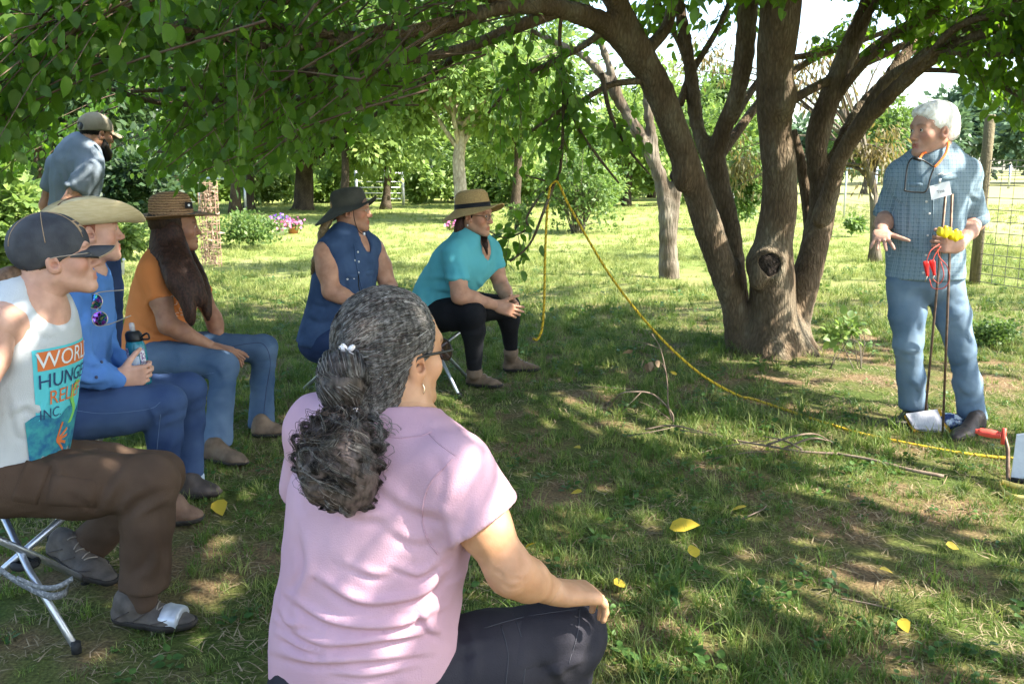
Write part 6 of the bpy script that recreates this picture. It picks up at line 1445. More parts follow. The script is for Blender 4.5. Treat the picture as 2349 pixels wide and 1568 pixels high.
# ============================================================ 6  speaker
p = Person('white haired speaker in blue checked shirt and faded jeans, standing with two metal rods', (2.2, 4.6, 0), 'fair', P(2139, 299, 4.58), yaw=196, pitch=-2, hs=1.05)
nk = np.array(P(2163, 378, 4.62)); p.head(nk, .056, brow=(.6, .5, .42), mouth=1.6, cheeks=1.1, jaw=1.12, nose=1.1)
m_plaid = cloth('blue_check_cotton', (.12, .19, .24), (.16, .235, .29))
def plaid(m):
    nt = m.node_tree; N = nt.nodes; L = nt.links; b = N['Principled BSDF']; base = b.inputs['Base Color'].links[0].from_socket; tc = N.new('ShaderNodeTexCoord'); sp = N.new('ShaderNodeSeparateXYZ'); L.new(tc.outputs['Object'], sp.inputs[0])
    cur = base
    for ax, per, w, colr in (('X', .020, .35, (.27, .36, .41, 1)), ('Z', .020, .35, (.27, .36, .41, 1)), ('X', .020, .13, (.05, .11, .22, 1)), ('Z', .020, .13, (.05, .11, .22, 1)), ('X', .010, .12, (.50, .58, .62, 1)), ('Z', .010, .12, (.50, .58, .62, 1))):
        d = N.new('ShaderNodeMath'); d.operation = 'DIVIDE'; L.new(sp.outputs[ax], d.inputs[0]); d.inputs[1].default_value = per
        fr_ = N.new('ShaderNodeMath'); fr_.operation = 'FRACT'; L.new(d.outputs[0], fr_.inputs[0]); lt = N.new('ShaderNodeMath'); lt.operation = 'LESS_THAN'; L.new(fr_.outputs[0], lt.inputs[0]); lt.inputs[1].default_value = w
        ml = N.new('ShaderNodeMath'); ml.operation = 'MULTIPLY'; L.new(lt.outputs[0], ml.inputs[0]); ml.inputs[1].default_value = .5 if ax != 'Y' else .1
        mx = N.new('ShaderNodeMix'); mx.data_type = 'RGBA'; L.new(ml.outputs[0], mx.inputs[0]); L.new(cur, mx.inputs[6]); mx.inputs[7].default_value = colr; cur = mx.outputs[2]
    L.new(cur, b.inputs['Base Color'])
plaid(m_plaid)
T6 = tors([(2122, 640, 4.62, .175, .14), (2122, 570, 4.62, .172, .15), (2130, 500, 4.62, .158, .145), (2138, 430, 4.62, .165, .135), (2142, 390, 4.62, .155, .10)]); ft = FR(262)
shR, shL = np.array(P(2068, 402, 4.66)), np.array(P(2215, 398, 4.62)); elR, elL = np.array(P(2035, 492, 4.74)), np.array(P(2236, 508, 4.68)); wR, wL = np.array(P(2021, 530, 4.55)), np.array(P(2200, 562, 4.42))
sk = Sculpt(.008); torso_ops(sk, T6[3:], ft, .015); sk.cone(nk, T6[-1][0], .056, .085, k=.04); sk.cone(shR, shL, .04, .04); V, Q = sk.mesh(); p.skin_part(V, Q)
p.arm([lerp(shR, elR, .6), elR, lerp(elR, wR, .5), wR], [.05, .046, .042, .032], k=.03); p.arm([lerp(shL, elL, .6), elL, lerp(elL, wL, .4), wL], [.05, .046, .042, .030], k=.03)
p.hand(wR, (-.25, -.72, -.30), (.0, -.25, -1), (1, -.2, 0), (.18, .12, .12, .2), spread=.24, th=(.85, .0), sc=1.06)
p.hand(wL, (-.70, -.30, .05), (-.35, .75, .0), (0, 0, 1), (1.0, 1.05, 1.05, 1.05), th=(.35, .7), sc=1.1, fore=elL); p.finish()
sk = Sculpt(.007); torso_ops(sk, T6, ft, 0); sk.chain([shR, T6[-1][0] + [0, 0, .008], shL], [.066, .080, .066], k=.05); sk.cone(T6[0][0], T6[0][0] + [0, 0, -.04], .18, .185, k=.04, flat=(ft, .75)); n0 = len(sk.ops)
for s_, e_ in ((shR, elR), (shL, elL)): sk.chain([s_, lerp(s_, e_, .5), lerp(s_, e_, 1.0)], [.066, .062, .066], k=.018); end_cut(sk, lerp(s_, e_, .96), e_-s_, .10)
sk.ops = sk.ops[n0:] + sk.ops[:n0]
sk.cut(T6[0][0] + [0, 0, .005], (0, .0, -1), .003); sk.chain([P(2128, 372, 4.48), P(2133, 400, 4.47), P(2140, 428, 4.44)], [.055, .030, .004], k=.008, op='cut')
L_ = [([(2090, 480), (2110, 520), (2100, 570)], .005, 8), ([(2040, 440), (2060, 460), (2080, 470)], .005, 7), ([(2185, 420), (2190, 480), (2185, 540)], .007, 7), ([(2070, 560), (2110, 580), (2150, 575)], .005, 9), ([(2080, 430), (2085, 490), (2080, 540)], .006, 7), ([(2215, 440), (2235, 455), (2250, 460)], .006, 6), ([(2140, 520), (2145, 570), (2140, 630)], .003, 7)]
so, tr, V, Q = p.cloth('checked_shirt', sk, m_plaid, L_, (.0045, .075), 23)
for s_, e_ in ((shR, elR), (shL, elL)):
    c_ = lerp(s_, e_, .93); d_ = (e_-s_)/np.linalg.norm(e_-s_); V, F = tube([c_ - d_*.028, c_ - d_*.024, c_ + d_*.024, c_ + d_*.028], [.064, .070, .071, .064], 20); V = V + .002*fbm(V*40, 3)[:, None]; obj('rolled_cuff', V, F, m_plaid, so)
dots(tr, [(2125, 462), (2132, 490), (2128, 540), (2124, 585), (2118, 625)], 'button', m_btn, so, .006)
seam(tr, [(2142, 430), (2139, 520), (2132, 620), (2128, 665)], 'placket', m_plaid, so, .0035)
for q_ in ([(2082, 418), (2118, 418), (2118, 430), (2082, 430)], [(2152, 402), (2200, 398), (2200, 412), (2152, 416)]): patch(tr, q_, 'pocket_flap', m_plaid, so, 6, 4, off=.006)
t = trace(tr, px_line([(2150, 402), (2160, 399), (2165, 402), (2180, 398)], 4), .008)
if len(t) > 2: V, F = tube(t, [.003, .006, .003, .002], 6); obj('shirt_emblem', V, F, m_whitepaper, so)
for e in (-1, 1):
    V, F = tube(catmull([nk + FR(250)*-.05 + RT(250)*e*.03 + A(0, 0, .035), nk + RT(250)*e*.078 + A(0, 0, .005), nk + RT(250)*e*.085 + FR(250)*.05 + A(0, 0, -.03), nk + RT(250)*e*.06 + FR(250)*.115 + A(0, 0, -.075)], 3), [.014, .026, .030, .012], 8, flat=.3, up=(0, 0, 1)); obj('collar', V, F, m_plaid, so)
hipR, hipL = np.array(P(2078, 650, 4.62)), np.array(P(2165, 650, 4.62)); knR, knL = np.array(P(2083, 790, 4.58)), np.array(P(2204, 795, 4.60)); anR, anL = np.array(P(2096, 938, 4.66)), np.array(P(2234, 958, 4.62))
sk = Sculpt(.009); sk.ell(lerp(hipR, hipL, .5) + [0, 0, .02], (.175, .13, .12), None, .05)
for h_, k_, a_ in ((hipR, knR, anR), (hipL, knL, anL)): sk.chain([h_, lerp(h_, k_, .5), k_], [.094, .084, .066], k=.03); sk.chain([k_, lerp(k_, a_, .5), a_ + [0, 0, -.03]], [.066, .064, .070], k=.03); end_cut(sk, a_, (0, 0, -1), .13)
L_ = [([(2125, 700), (2110, 740), (2118, 790)], .007, 8), ([(2055, 800), (2090, 810), (2115, 800)], .006, 8), ([(2075, 870), (2105, 890), (2110, 930)], .007, 8), ([(2160, 740), (2190, 730), (2215, 715)], .007, 8), ([(2180, 830), (2205, 835), (2235, 815)], .008, 8), ([(2190, 870), (2210, 900), (2235, 905)], .007, 8), ([(2190, 690), (2205, 695), (2218, 690)], .006, 6), ([(2215, 760), (2225, 780), (2232, 790)], .007, 6), ([(2200, 930), (2230, 925), (2255, 915)], .007, 7), ([(2130, 650), (2126, 690), (2128, 720)], .005, 8)]
to, trp, V, Q = p.cloth('jeans', sk, m_jean3, L_, (.005, .07), 27)
shoe(p, G(2120, 958), G(2052, 985), m_boot_d, anR + [0, 0, -.05], name='boot', collar=.06); shoe(p, G(2250, 985), G(2185, 1015), m_boot_d, anL + [0, 0, -.05], name='boot', collar=.06)
# short white hair
sk = Sculpt(.0042); q = p.hs
sk.ell(p.T(0, -.022, .040), A(.086, .104, .096)*q, p.R, .01); sk.ell(p.T(0, -.075, -.015), A(.066, .045, .06)*q, p.R, .03); sk.ell(p.T(0, .048, .082), A(.060, .046, .030)*q, p.R, .03)
sk.ell(p.T(.0, .115, .018), A(.085, .062, .058)*q, p.R, .012, 'cut')
for e in (-1, 1): sk.ell(p.T(e*.085, .045, -.045), A(.05, .060, .062)*q, p.R, .012, 'cut'); sk.ell(p.T(e*.085, -.002, -.02), A(.03, .025, .036)*q, p.R, .008, 'cut')
sk.cut(p.T(0, 0, -.068), p.R @ A(0, -.3, -1), .01); V, Q = sk.mesh(); V = wrinkle(V, Q, .004, .02, 33, (1, 1, .5)); ho = obj('hair', V, Q, h_white, p.root)
g = np.random.default_rng(12); n = 1000; L = p.loc(V); N = normals(V, Q); ids = g.choice(np.where(L[:, 2] > -.06)[0], n); a0 = L[ids]; nn = N[ids] @ p.R; top = A(.01, -.02, .14)
fl = a0 - top; fl = fl - nn*(fl*nn).sum(1, keepdims=True); fl /= np.linalg.norm(fl, axis=1, keepdims=True)+1e-9; fl += A(.25, .3, 0)*(a0[:, 1:2] > .02) + g.normal(0, .18, (n, 3)); S_ = np.linspace(0, 1, 7)[None, :, None]
fl /= np.linalg.norm(fl, axis=1, keepdims=True); tw = bvh(V, Q); Pth = np.zeros((n, 7, 3))
for i in range(n):
    cur = V[ids[i]].astype(float); dr = p.R @ fl[i]
    for k in range(7):
        h_ = tw.find_nearest(Vector(cur)); n3 = np.array(h_[1]); Pth[i, k] = np.array(h_[0]) + n3*(.001 + .003*(k/6)*((i % 7)/6)); dr = dr - n3*(dr @ n3); dr /= np.linalg.norm(dr)+1e-9; cur = np.array(h_[0]) + dr*.0075
V, F = strands(Pth, np.full(n, .0006), .5); tag(obj('hair_strands', V, F, h_white, ho), kind='stuff')
m_orgcord = mat('orange_strap', (.85, .16, .02), rough=.6)
V, F = tube(catmull([nk + FR(250)*-.07 + A(.02, 0, .055), P(2176, 325, 4.54), P(2170, 350, 4.50), P(2155, 372, 4.47), P(2143, 384, 4.46)], 5), .0055, 8); obj('retainer_strap', V, F, m_orgcord, p.root)
V, F = tube(catmull([nk + FR(250)*-.06 + A(-.02, 0, .055), P(2122, 350, 4.52), P(2108, 366, 4.46)], 5), .0055, 8); obj('retainer_strap', V, F, m_orgcord, p.root)
V, F = tube(catmull([P(2143, 384, 4.46), P(2118, 368, 4.45), P(2095, 362, 4.45), P(2082, 380, 4.44), P(2076, 430, 4.43), P(2078, 438, 4.42), P(2105, 441, 4.41), P(2125, 438, 4.41), P(2135, 405, 4.44), P(2143, 384, 4.45)], 4), .004, 6)
sg = obj('hanging_glasses', V, F, m_frame, so); V, F = tube([P(2096, 362, 4.43), P(2112, 368, 4.43)], [.016, .013], 10, flat=.5); obj('clip', V, F, m_frame, sg)

# ============================================================ 7  woman in pink, near
p = Person('woman in pink tee with curly grey ponytail, her back turned, nearest in front', (-.45, 1.75, 0), 'gold', P(902, 812, 1.80), yaw=47, pitch=0, hs=1.04)
nk = np.array(P(912, 955, 1.76)); p.head(nk, .058, brow=(.3, .26, .24), cheeks=.5)
T7 = tors([(825, 1590, 1.70, .195, .14), (828, 1480, 1.70, .178, .135), (845, 1380, 1.70, .165, .13), (860, 1250, 1.71, .165, .13), (875, 1140, 1.73, .175, .125), (885, 1060, 1.75, .155, .105)]); ft = FR(64)
shR, shL = np.array(P(1040, 1085, 1.62)), np.array(P(735, 985, 1.88)); elR, wR = np.array(P(1172, 1312, 1.58)), np.array(P(1272, 1358, 1.68))
sk = Sculpt(.007); torso_ops(sk, T7[4:], ft, .02); sk.cone(nk, T7[-1][0] + [0, 0, .02], .062, .10, k=.05); sk.cone(shR, shL, .04, .04); V, Q = sk.mesh(); p.skin_part(V, Q)
p.arm([shR, lerp(shR, elR, .5), elR, lerp(elR, wR, .35), wR], [.050, .048, .039, .036, .026], vox=.0055, k=.03, lines=[([(1150, 1330), (1175, 1345), (1195, 1335)], .003, 5), ([(1130, 1300), (1150, 1310), (1160, 1325)], .0025, 5), ([(1180, 1320), (1200, 1325), (1210, 1318)], .0025, 4)])
p.hand(wR, (.80, .45, -.22), (-.1, .0, -1), (-.4, .9, 0), (.62, .62, .62, .65), fore=lerp(elR, wR, .4), spread=.05, sc=1.02)
elL = np.array(P(700, 1250, 2.05)); wL = np.array(P(800, 1330, 2.2)); p.arm([shL, elL, wL], [.05, .04, .03], k=.03); p.hand(wL, (.5, .8, -.2), (0, 0, -1), (.8, -.5, 0), .3); p.finish()
sk = Sculpt(.0065); torso_ops(sk, T7, ft, 0, .06); sk.chain([shR + [0, 0, .0], lerp(shR, T7[-1][0], .6) + [0, 0, .012], T7[-1][0] + [0, 0, .028], lerp(shL, T7[-1][0], .6) + [0, 0, .016], shL], [.062, .072, .088, .072, .062], k=.06)
sk.cone(nk + [0, 0, -.06], T7[-1][0] + [0, 0, .02], .07, .10, k=.05); n0 = len(sk.ops)
sk.chain([shR, lerp(shR, elR, .45), lerp(shR, elR, .62)], [.066, .070, .078], k=.04); sk.chain([shL, lerp(shL, elL, .55)], [.066, .072], k=.04)
end_cut(sk, lerp(shR, elR, .50), (elR-shR) + A(.03, 0, -.02), .11, .004); end_cut(sk, lerp(shL, elL, .5), elL-shL, .1)
sk.ops = sk.ops[n0:] + sk.ops[:n0]
sk.cone(nk + [0, 0, -.008], nk + [0, 0, .15], .070, .11, k=.012, op='cut')
L_ = [([(870, 1195), (940, 1240), (1000, 1235)], .004, 16), ([(730, 1330), (830, 1385), (960, 1370), (1020, 1320)], .011, 13), ([(660, 1370), (760, 1430), (900, 1440), (1010, 1400)], .011, 12), ([(640, 1430), (740, 1480), (880, 1470), (1000, 1450)], .010, 11), ([(630, 1500), (720, 1520), (850, 1515), (990, 1500)], .009, 11),
      ([(1015, 1180), (1035, 1260), (1030, 1310)], .004, 14), ([(690, 1220), (700, 1300), (670, 1370)], .007, 15), ([(700, 1120), (800, 1180), (900, 1190)], .005, 16), ([(840, 1090), (930, 1160), (1040, 1190)], .005, 18), ([(1085, 1130), (1075, 1200), (1060, 1240)], .003, 18), ([(700, 1000), (690, 1080), (700, 1160)], .006, 15), ([(960, 1400), (980, 1440), (1010, 1460)], .008, 10), ([(640, 1460), (700, 1490), (760, 1500)], .008, 9),
      ([(1000, 1040), (1025, 1080), (1015, 1160)], .003, 16), ([(900, 1300), (960, 1320), (1010, 1290)], .007, 10), ([(780, 1290), (860, 1320), (900, 1310)], .005, 11), ([(850, 1415), (900, 1400), (950, 1405)], .005, 8), ([(640, 1400), (660, 1430), (700, 1440)], .007, 9), ([(760, 1545), (850, 1550), (950, 1530)], .007, 10)]
so, tr7, V, Q = p.cloth('tee', sk, m_pink, L_, (.0035, .09), 31, depth=.009)
seam(tr7, [(1038, 1052), (985, 1110), (968, 1180), (980, 1235), (1005, 1270)], 'armhole_seam', m_pink, so, .0013); seam(tr7, [(985, 995), (1010, 1020), (1045, 1045)], 'shoulder_seam', m_pink, so, .0011); seam(tr7, [(1146, 1178), (1105, 1225), (1060, 1262)], 'sleeve_hem', m_pink, so, .0012); seam(tr7, [(860, 985), (900, 1002), (960, 1000), (990, 990)], 'neck_seam', m_pink, so, .0013)
hipR, hipL = np.array(P(930, 1560, 1.66)), np.array(P(760, 1540, 1.9)); knR = np.array(P(1300, 1455, 1.80)); anR = np.array(P(1235, 1720, 1.85)); knL = A(-.42, 2.28, .40); anL = A(-.40, 2.35, .09)
sk = Sculpt(.0085); sk.ell(T7[0][0] + [0, 0, .01], (.185, .17, .14), None, .05)
sk.chain([hipR, lerp(hipR, knR, .5) + [0, 0, -.01], knR], [.105, .096, .076], k=.03); sk.chain([knR, lerp(knR, anR, .4), anR], [.076, .068, .062], k=.03); sk.chain([hipL, knL], [.105, .075], k=.03); sk.chain([knL, anL], [.07, .06], k=.03)
L_ = [([(1345, 1500), (1300, 1510), (1250, 1540)], .009, 14), ([(1060, 1440), (1080, 1500), (1070, 1560)], .007, 16), ([(1230, 1500), (1260, 1530), (1280, 1560)], .007, 14), ([(1380, 1440), (1360, 1500), (1330, 1540)], .006, 14), ([(1030, 1470), (1060, 1490), (1120, 1480)], .006, 14)]
to, trp, V, Q = p.cloth('work_trousers', sk, m_charcoal, L_, (.0035, .08), 33); patch(trp, [(1195, 1405), (1330, 1400), (1315, 1510), (1180, 1545)], 'thigh_pocket', m_charcoal, to, 10, 10, off=.004)
m_st_g = mat('grey_stitching', (.055, .055, .065), rough=.8)
for l in ([(1110, 1440), (1200, 1415), (1328, 1395)], [(1150, 1435), (1165, 1500), (1160, 1568)], [(1185, 1425), (1205, 1500), (1200, 1568)], [(1330, 1395), (1325, 1450), (1305, 1520)]): seam(trp, l, 'seam', m_st_g, to, .0011)
shoe(p, anR + [-.07, -.03, -.0] - [0, 0, anR[2]], anR + [.14, .12, 0] - [0, 0, anR[2]], m_boot_d, anR, name='boot'); shoe(p, A(-.42, 2.28, 0), A(-.33, 2.50, 0), m_boot_d, anL, name='boot')
# --- grey hair gathered at the back
q = p.hs; sk = Sculpt(.0042)
sk.ell(p.T(0, -.022, .038), A(.082, .104, .093)*q, p.R, .01); sk.ell(p.T(0, -.07, -.03), A(.060, .050, .075)*q, p.R, .03)
sk.ell(p.T(0, .125, -.01), A(.10, .072, .085)*q, p.R, .01, 'cut')
for e in (-1, 1): sk.ell(p.T(e*.090, .04, -.055), A(.055, .062, .060)*q, p.R, .008, 'cut'); sk.ell(p.T(e*.088, .0, -.018), A(.03, .020, .030)*q, p.R, .005, 'cut')
c2 = np.array(P(806, 950, 1.655)); sk.chain([p.T(.02, -.075, -.055), lerp(p.T(0, -.07, -.10), c2, .5), c2], [.062, .056, .026], k=.04)
V, Q = sk.mesh(); V = wrinkle(V, Q, .0025, .014, 41, (1, 1, 1)); ho = obj('hair', V, Q, h_graydk, p.root); hb_ = bvh(V, Q); L = p.loc(V); N = normals(V, Q)
c1 = p.T(-.030, -.118, .008)
def flow_strands(starts, target, n_, amp, mtl, r, seed, M_=20, name='hair_strands', fr=(16, 26)):
    g = np.random.default_rng(seed); ids = g.choice(starts, n_); s0 = V[ids].astype(float); tg = np.array(target) + g.normal(0, .007, (n_, 3)); out = np.zeros((n_, M_, 3)); Ls = p.loc(s0); ph = 5*np.sin(Ls[:, 0]*30) + 4*np.sin(Ls[:, 2]*33) + g.normal(0, .25, n_); f_ = g.normal(sum(fr)/2, .8, n_); am = amp*g.uniform(.5, 1.4, n_)
    for i in range(n_):
        a = s0[i]; b = tg[i]; ctr = p.T(0, -.02, .03)
        for k in range(M_):
            t = k/(M_-1); da, db = a-ctr, b-ctr; dd_ = da*(1-t) + db*t; pt = ctr + dd_/np.linalg.norm(dd_)*(np.linalg.norm(da)*(1-t) + np.linalg.norm(db)*t)
            h = hb_.find_nearest(Vector(pt)); n3 = np.array(h[1]); sd = np.cross(n3, b-a); sd /= np.linalg.norm(sd)+1e-9; ln = np.linalg.norm(b-a)
            out[i, k] = np.array(h[0]) + n3*(.0018 + .0022*((i*7919) % 97)/97) + sd*am[i]*math.sin(f_[i]*t*ln*6 + ph[i])*min(1, (1-t)*4) * min(1, t*5+.3)
    Vs, Fs = strands(out, r*g.uniform(.6, 1.3, n_), .7); return tag(obj(name, Vs, Fs, mtl, ho), kind='stuff')
upper = np.where((L[:, 2] > -.028 + .25*np.clip(-L[:, 1]-.03, 0, .1)) & (L[:, 1] > -.09))[0]; front = np.where((L[:, 1] > .035) & (L[:, 2] > -.03))[0]
flow_strands(upper, c1, 1100, .0042, h_gray, .0010, 1, 13); flow_strands(front, c1, 1900, .0044, h_gray, .0010, 2, 17)
m_silver = hairmat('silver_hair', (.34, .33, .30), (.52, .50, .46)); flow_strands(front, c1, 260, .0046, m_silver, .0008, 3, 17); flow_strands(upper, c1, 700, .0044, h_graydk, .0010, 9, 13)
lowr = np.where((L[:, 2] < -.005) & (L[:, 2] > -.12))[0]; flow_strands(lowr, c2, 1000, .0035, h_gray, .0010, 4, 11); flow_strands(lowr, c2, 900, .0035, h_graydk, .0010, 5, 11)
lock(p, [c1, P(785, 850, 1.645), P(783, 900, 1.63), c2], [.018, .046, .044, .014], h_graydk, 420, wave=.003, freq=18, rs=.0011, name='gathered_hair', seed=41, spread=1.02, parent=ho)
lock(p, [c1, P(785, 850, 1.643), P(783, 900, 1.628), c2], [.018, .048, .046, .014], h_gray, 240, wave=.003, freq=18, rs=.0010, name='gathered_hair', seed=42, spread=1.04, core=False, parent=ho)
PT = [([c2, P(765, 985, 1.60), P(722, 1030, 1.585), P(692, 1085, 1.58)], [.016, .034, .034, .010]), ([c2, P(785, 1010, 1.59), P(765, 1080, 1.565), P(760, 1165, 1.56)], [.018, .040, .040, .012]),
     ([c2, P(812, 1000, 1.60), P(832, 1070, 1.575), P(838, 1165, 1.57)], [.016, .034, .034, .010]), ([c2, P(775, 1000, 1.58), P(735, 1080, 1.56), P(725, 1140, 1.56)], [.016, .036, .036, .012]), ([c2, P(800, 1010, 1.585), P(800, 1080, 1.56), P(800, 1175, 1.56)], [.016, .036, .036, .010])]
sk = Sculpt(.005)
for pts, rad in PT: sk.chain([np.array(x) for x in pts], [x*.6 for x in rad], k=.03, smooth=2)
V_, Q_ = sk.mesh(); V_ = wrinkle(V_, Q_, .005, .018, 5); po = obj('ponytail', V_, Q_, h_graydk, ho)
for i, (pts, rad) in enumerate(PT):
    lock(p, [np.array(x) for x in pts], rad, h_graydk, 330, wave=.0085, freq=36, rs=.0010, seed=50+i, spread=1.15, curl=1, parent=ho, name='ponytail', M_=34, core=False)
    lock(p, [np.array(x) for x in pts], rad, h_black, 130, wave=.0085, freq=36, rs=.0010, seed=80+i, spread=1.0, curl=1, parent=ho, name='ponytail', M_=34, core=False)
    lock(p, [np.array(x) for x in pts], [x*1.15 for x in rad], h_gray, 110, wave=.009, freq=38, rs=.0008, seed=60+i, spread=1.35, curl=1, core=False, parent=ho, name='ponytail', M_=34)
m_gold = mat('gilt_clip', (.75, .6, .42), rough=.25, metal=.9); m_gem = mat('clear_gem', (.75, .7, .72), rough=.1, spec=1)
for (x, y, Y) in ((797, 806, 1.635), (803, 950, 1.605)):
    c_ = np.array(P(x, y, Y)); mb = MB()
    for a in (.6, 1.0, 2.1, 2.5, 3.9, 5.4):
        V_, F_ = lathe([(0, .003), (.005, .002), (.0055, 0), (0, -.001)], 8); V_ = V_*A(1, 1.7, 1); Rz = np.array([[math.cos(a), -math.sin(a), 0], [math.sin(a), math.cos(a), 0], [0, 0, 1]]); V_ = (V_ + A(0, .0095, 0)) @ Rz.T; V_ = np.stack([V_[:, 0], -V_[:, 2], V_[:, 1]], 1) + c_; mb.add(V_, F_, 1)
        V_, F_ = tube([c_, c_ + A(-math.sin(a)*.018, -.002, math.cos(a)*.018)], .0013, 5); mb.add(V_, F_, 0)
    mb.build('hair_clip', None, p.root, mats=[m_gold, m_gem])
V, F = tube(catmull([p.T(.081, .002, -.045), p.T(.085, .004, -.056), p.T(.084, .001, -.066)], 3), .0014, 6); obj('earring', V, F, m_gold, p.root)
p.glasses(m_frame, m_dlens, .0255, sun_=True, dy=.006, rect=.85, thick=.0018)

# ============================================================ 8  standing man
p = Person('bearded man in grey tee and khaki cap, standing behind the seated row', (-2.95, 6.4, 0), 'tan', P(222, 306, 6.4), yaw=52, pitch=-10, hs=1.05)
nk = np.array(P(198, 352, 6.36)); p.head(nk, .058, brow=(.15, .12, .1), jaw=1.1)
T8 = tors([(165, 560, 6.4, .18, .12), (165, 490, 6.4, .18, .12), (172, 420, 6.4, .195, .13), (180, 380, 6.38, .20, .125), (190, 362, 6.38, .16, .09)]); ft = FR(55)
shR, shL = np.array(P(208, 392, 6.22)), np.array(P(135, 378, 6.55)); elR, wR = np.array(P(148, 475, 6.05)), np.array(P(160, 560, 6.2)); elL, wL = np.array(P(105, 470, 6.6)), np.array(P(125, 560, 6.6))
sk = Sculpt(.008); torso_ops(sk, T8[3:], ft, .015); sk.cone(nk, T8[-1][0], .058, .09, k=.04); sk.cone(shR, shL, .045, .045); V, Q = sk.mesh(); p.skin_part(V, Q)
for s_, e_, w_ in ((shR, elR, wR), (shL, elL, wL)): p.arm([s_, lerp(s_, e_, .5), e_, w_], [.058, .054, .042, .030], k=.03); p.hand(w_, (.3, .3, -.9), (1, .2, 0), (0, 1, .2), .4, fore=e_)
p.finish()
sk = Sculpt(.008); torso_ops(sk, T8, ft, 0); sk.chain([shR, T8[-1][0] + [0, 0, .01], shL], [.075, .09, .075], k=.05)
for s_, e_ in ((shR, elR), (shL, elL)): sk.chain([s_, lerp(s_, e_, .75)], [.078, .076], k=.03); end_cut(sk, lerp(s_, e_, .62), e_-s_, .10)
p.cloth('tee', sk, m_greytee, [([(135, 390), (150, 440), (150, 500)], .010, 7), ([(150, 370), (165, 430), (160, 490)], .010, 7), ([(200, 360), (180, 400), (150, 440)], .008, 7), ([(120, 400), (125, 450), (130, 500)], .008, 7)], (.005, .08), 35)
sk = Sculpt(.011)
for x_, y_ in ((-.09, -.05), (.09, .05)): sk.chain([A(-2.98+x_, 6.4+y_, .92), A(-2.95+x_, 6.4+y_, .5), A(-2.98+x_, 6.42+y_, .06)], [.105, .08, .065], k=.03)
sk.ell(A(-2.98, 6.4, .95), (.19, .16, .12), None, .05); p.cloth('trousers', sk, m_jeandk, [], (.004, .08), 36)
shoe(p, A(-3.1, 6.3, 0), A(-2.93, 6.5, 0), m_boot_d, A(-3.07, 6.36, .1), name='boot'); shoe(p, A(-2.92, 6.4, 0), A(-2.75, 6.6, 0), m_boot_d, A(-2.89, 6.46, .1), name='boot')
hair_cap(p, h_black, r=(.080, .098, .088), cuts=[((0, .03, 0), (0, 1, .1)), ((0, 0, -.05), (0, .2, -1))], n=120, seed=12, zmax=0, length=.03)
sk = Sculpt(.005)
for e in (-1, 1): sk.chain([p.T(e*.066, .015, -.04), p.T(e*.058, .03, -.075), p.T(e*.03, .07, -.115)], [.012, .02, .028], k=.02)
sk.ell(p.T(0, .085, -.125), A(.034, .028, .045)*p.hs, p.R, .02); V, Q = sk.mesh(); V = wrinkle(V, Q, .003, .015, 3); obj('beard', V, Q, h_black, p.root)
cap(p, m_capk, m_capk, z=.025, tilt=.16, r=(.088, .112, .093), opening=True, m_stitch=m_capk, bill=.08)
# ============================================================ THINGS
m_alu = mat('brushed_aluminium', (.50, .52, .56), (.60, .62, .66), 40, .35, metal=.85); m_rub = mat('black_rubber', (.02, .02, .02), rough=.7); m_seatc = mat('stool_fabric', (.05, .055, .07), rough=.85)
m_strap = mat('grey_webbing', (.16, .17, .18), (.30, .31, .32), 120, .9, contrast=(.5, .56))
def stool(label, seat_c, r=.17, rot=0, seat_h=.40, foot=.24):
    c = np.array(seat_c, float); t = thing('camp_stool', label, 'stool', (c[0], c[1], 0), 'three legged camp stools')
    hub = A(c[0], c[1], seat_h*.50)
    for i in range(3):
        a = R(rot) + i*2.094; a2 = a + math.pi; top = A(c[0] + r*math.cos(a2), c[1] + r*math.sin(a2), seat_h-.02); bot = A(c[0] + foot*math.cos(a), c[1] + foot*math.sin(a), .012)
        mid = lerp(top, bot, .5); sh = A(math.sin(a), -math.cos(a), 0)*.012
        V, F = tube([top, mid + sh, bot], .0105, 10); l = obj('leg', V, F, m_alu, t); V, F = tube([bot + A(0, 0, .02), bot + A(0, 0, -.012)], .014, 8); obj('rubber_foot', V, F, m_rub, l)
        V, F = tube([top, top + A(0, 0, .022)], .014, 8); obj('leg_cap', V, F, m_rub, l)
    V, F = tube([hub + A(.03*math.cos(a), .03*math.sin(a), 0) for a in np.linspace(0, 6.283, 21)], .012, 8, False, flat=1); obj('hub_ring', V, F, m_rub, t)
    tips = [A(c[0] + r*math.cos(R(rot) + math.pi + i*2.094), c[1] + r*math.sin(R(rot) + math.pi + i*2.094), seat_h) for i in range(3)]
    V = []; F = []; n = 8
    for i in range(n+1):
        for j in range(n+1-i):
            k = n-i-j; p_ = (tips[0]*i + tips[1]*j + tips[2]*k)/n; sag = min(i, j, k)/n*3; cen = (tips[0]+tips[1]+tips[2])/3; q_ = cen + (p_-cen)*(1 - .1*(1-sag)*(abs(i-j)+abs(j-k)+abs(k-i) < 1.9*n)); V.append(q_ + A(0, 0, -.035*sag))
    idx = {}; q = 0
    for i in range(n+1):
        for j in range(n+1-i): idx[(i, j)] = q; q += 1
    for i in range(n):
        for j in range(n-i):
            F.append((idx[(i, j)], idx[(i+1, j)], idx[(i, j+1)]))
            if j < n-i-1: F.append((idx[(i+1, j)], idx[(i+1, j+1)], idx[(i, j+1)]))
    V = np.array(V); m_ = len(V); Vb = V - A(0, 0, .004); F2 = F + [tuple(x+m_ for x in f[::-1]) for f in F]; obj('seat', np.concatenate([V, Vb]), F2, m_seatc, t)
    return t, hub
st, hub = stool('aluminium tripod stool under the woman in the tank top', P(45, 1170, 2.52), rot=-38, seat_h=.385, foot=.27)
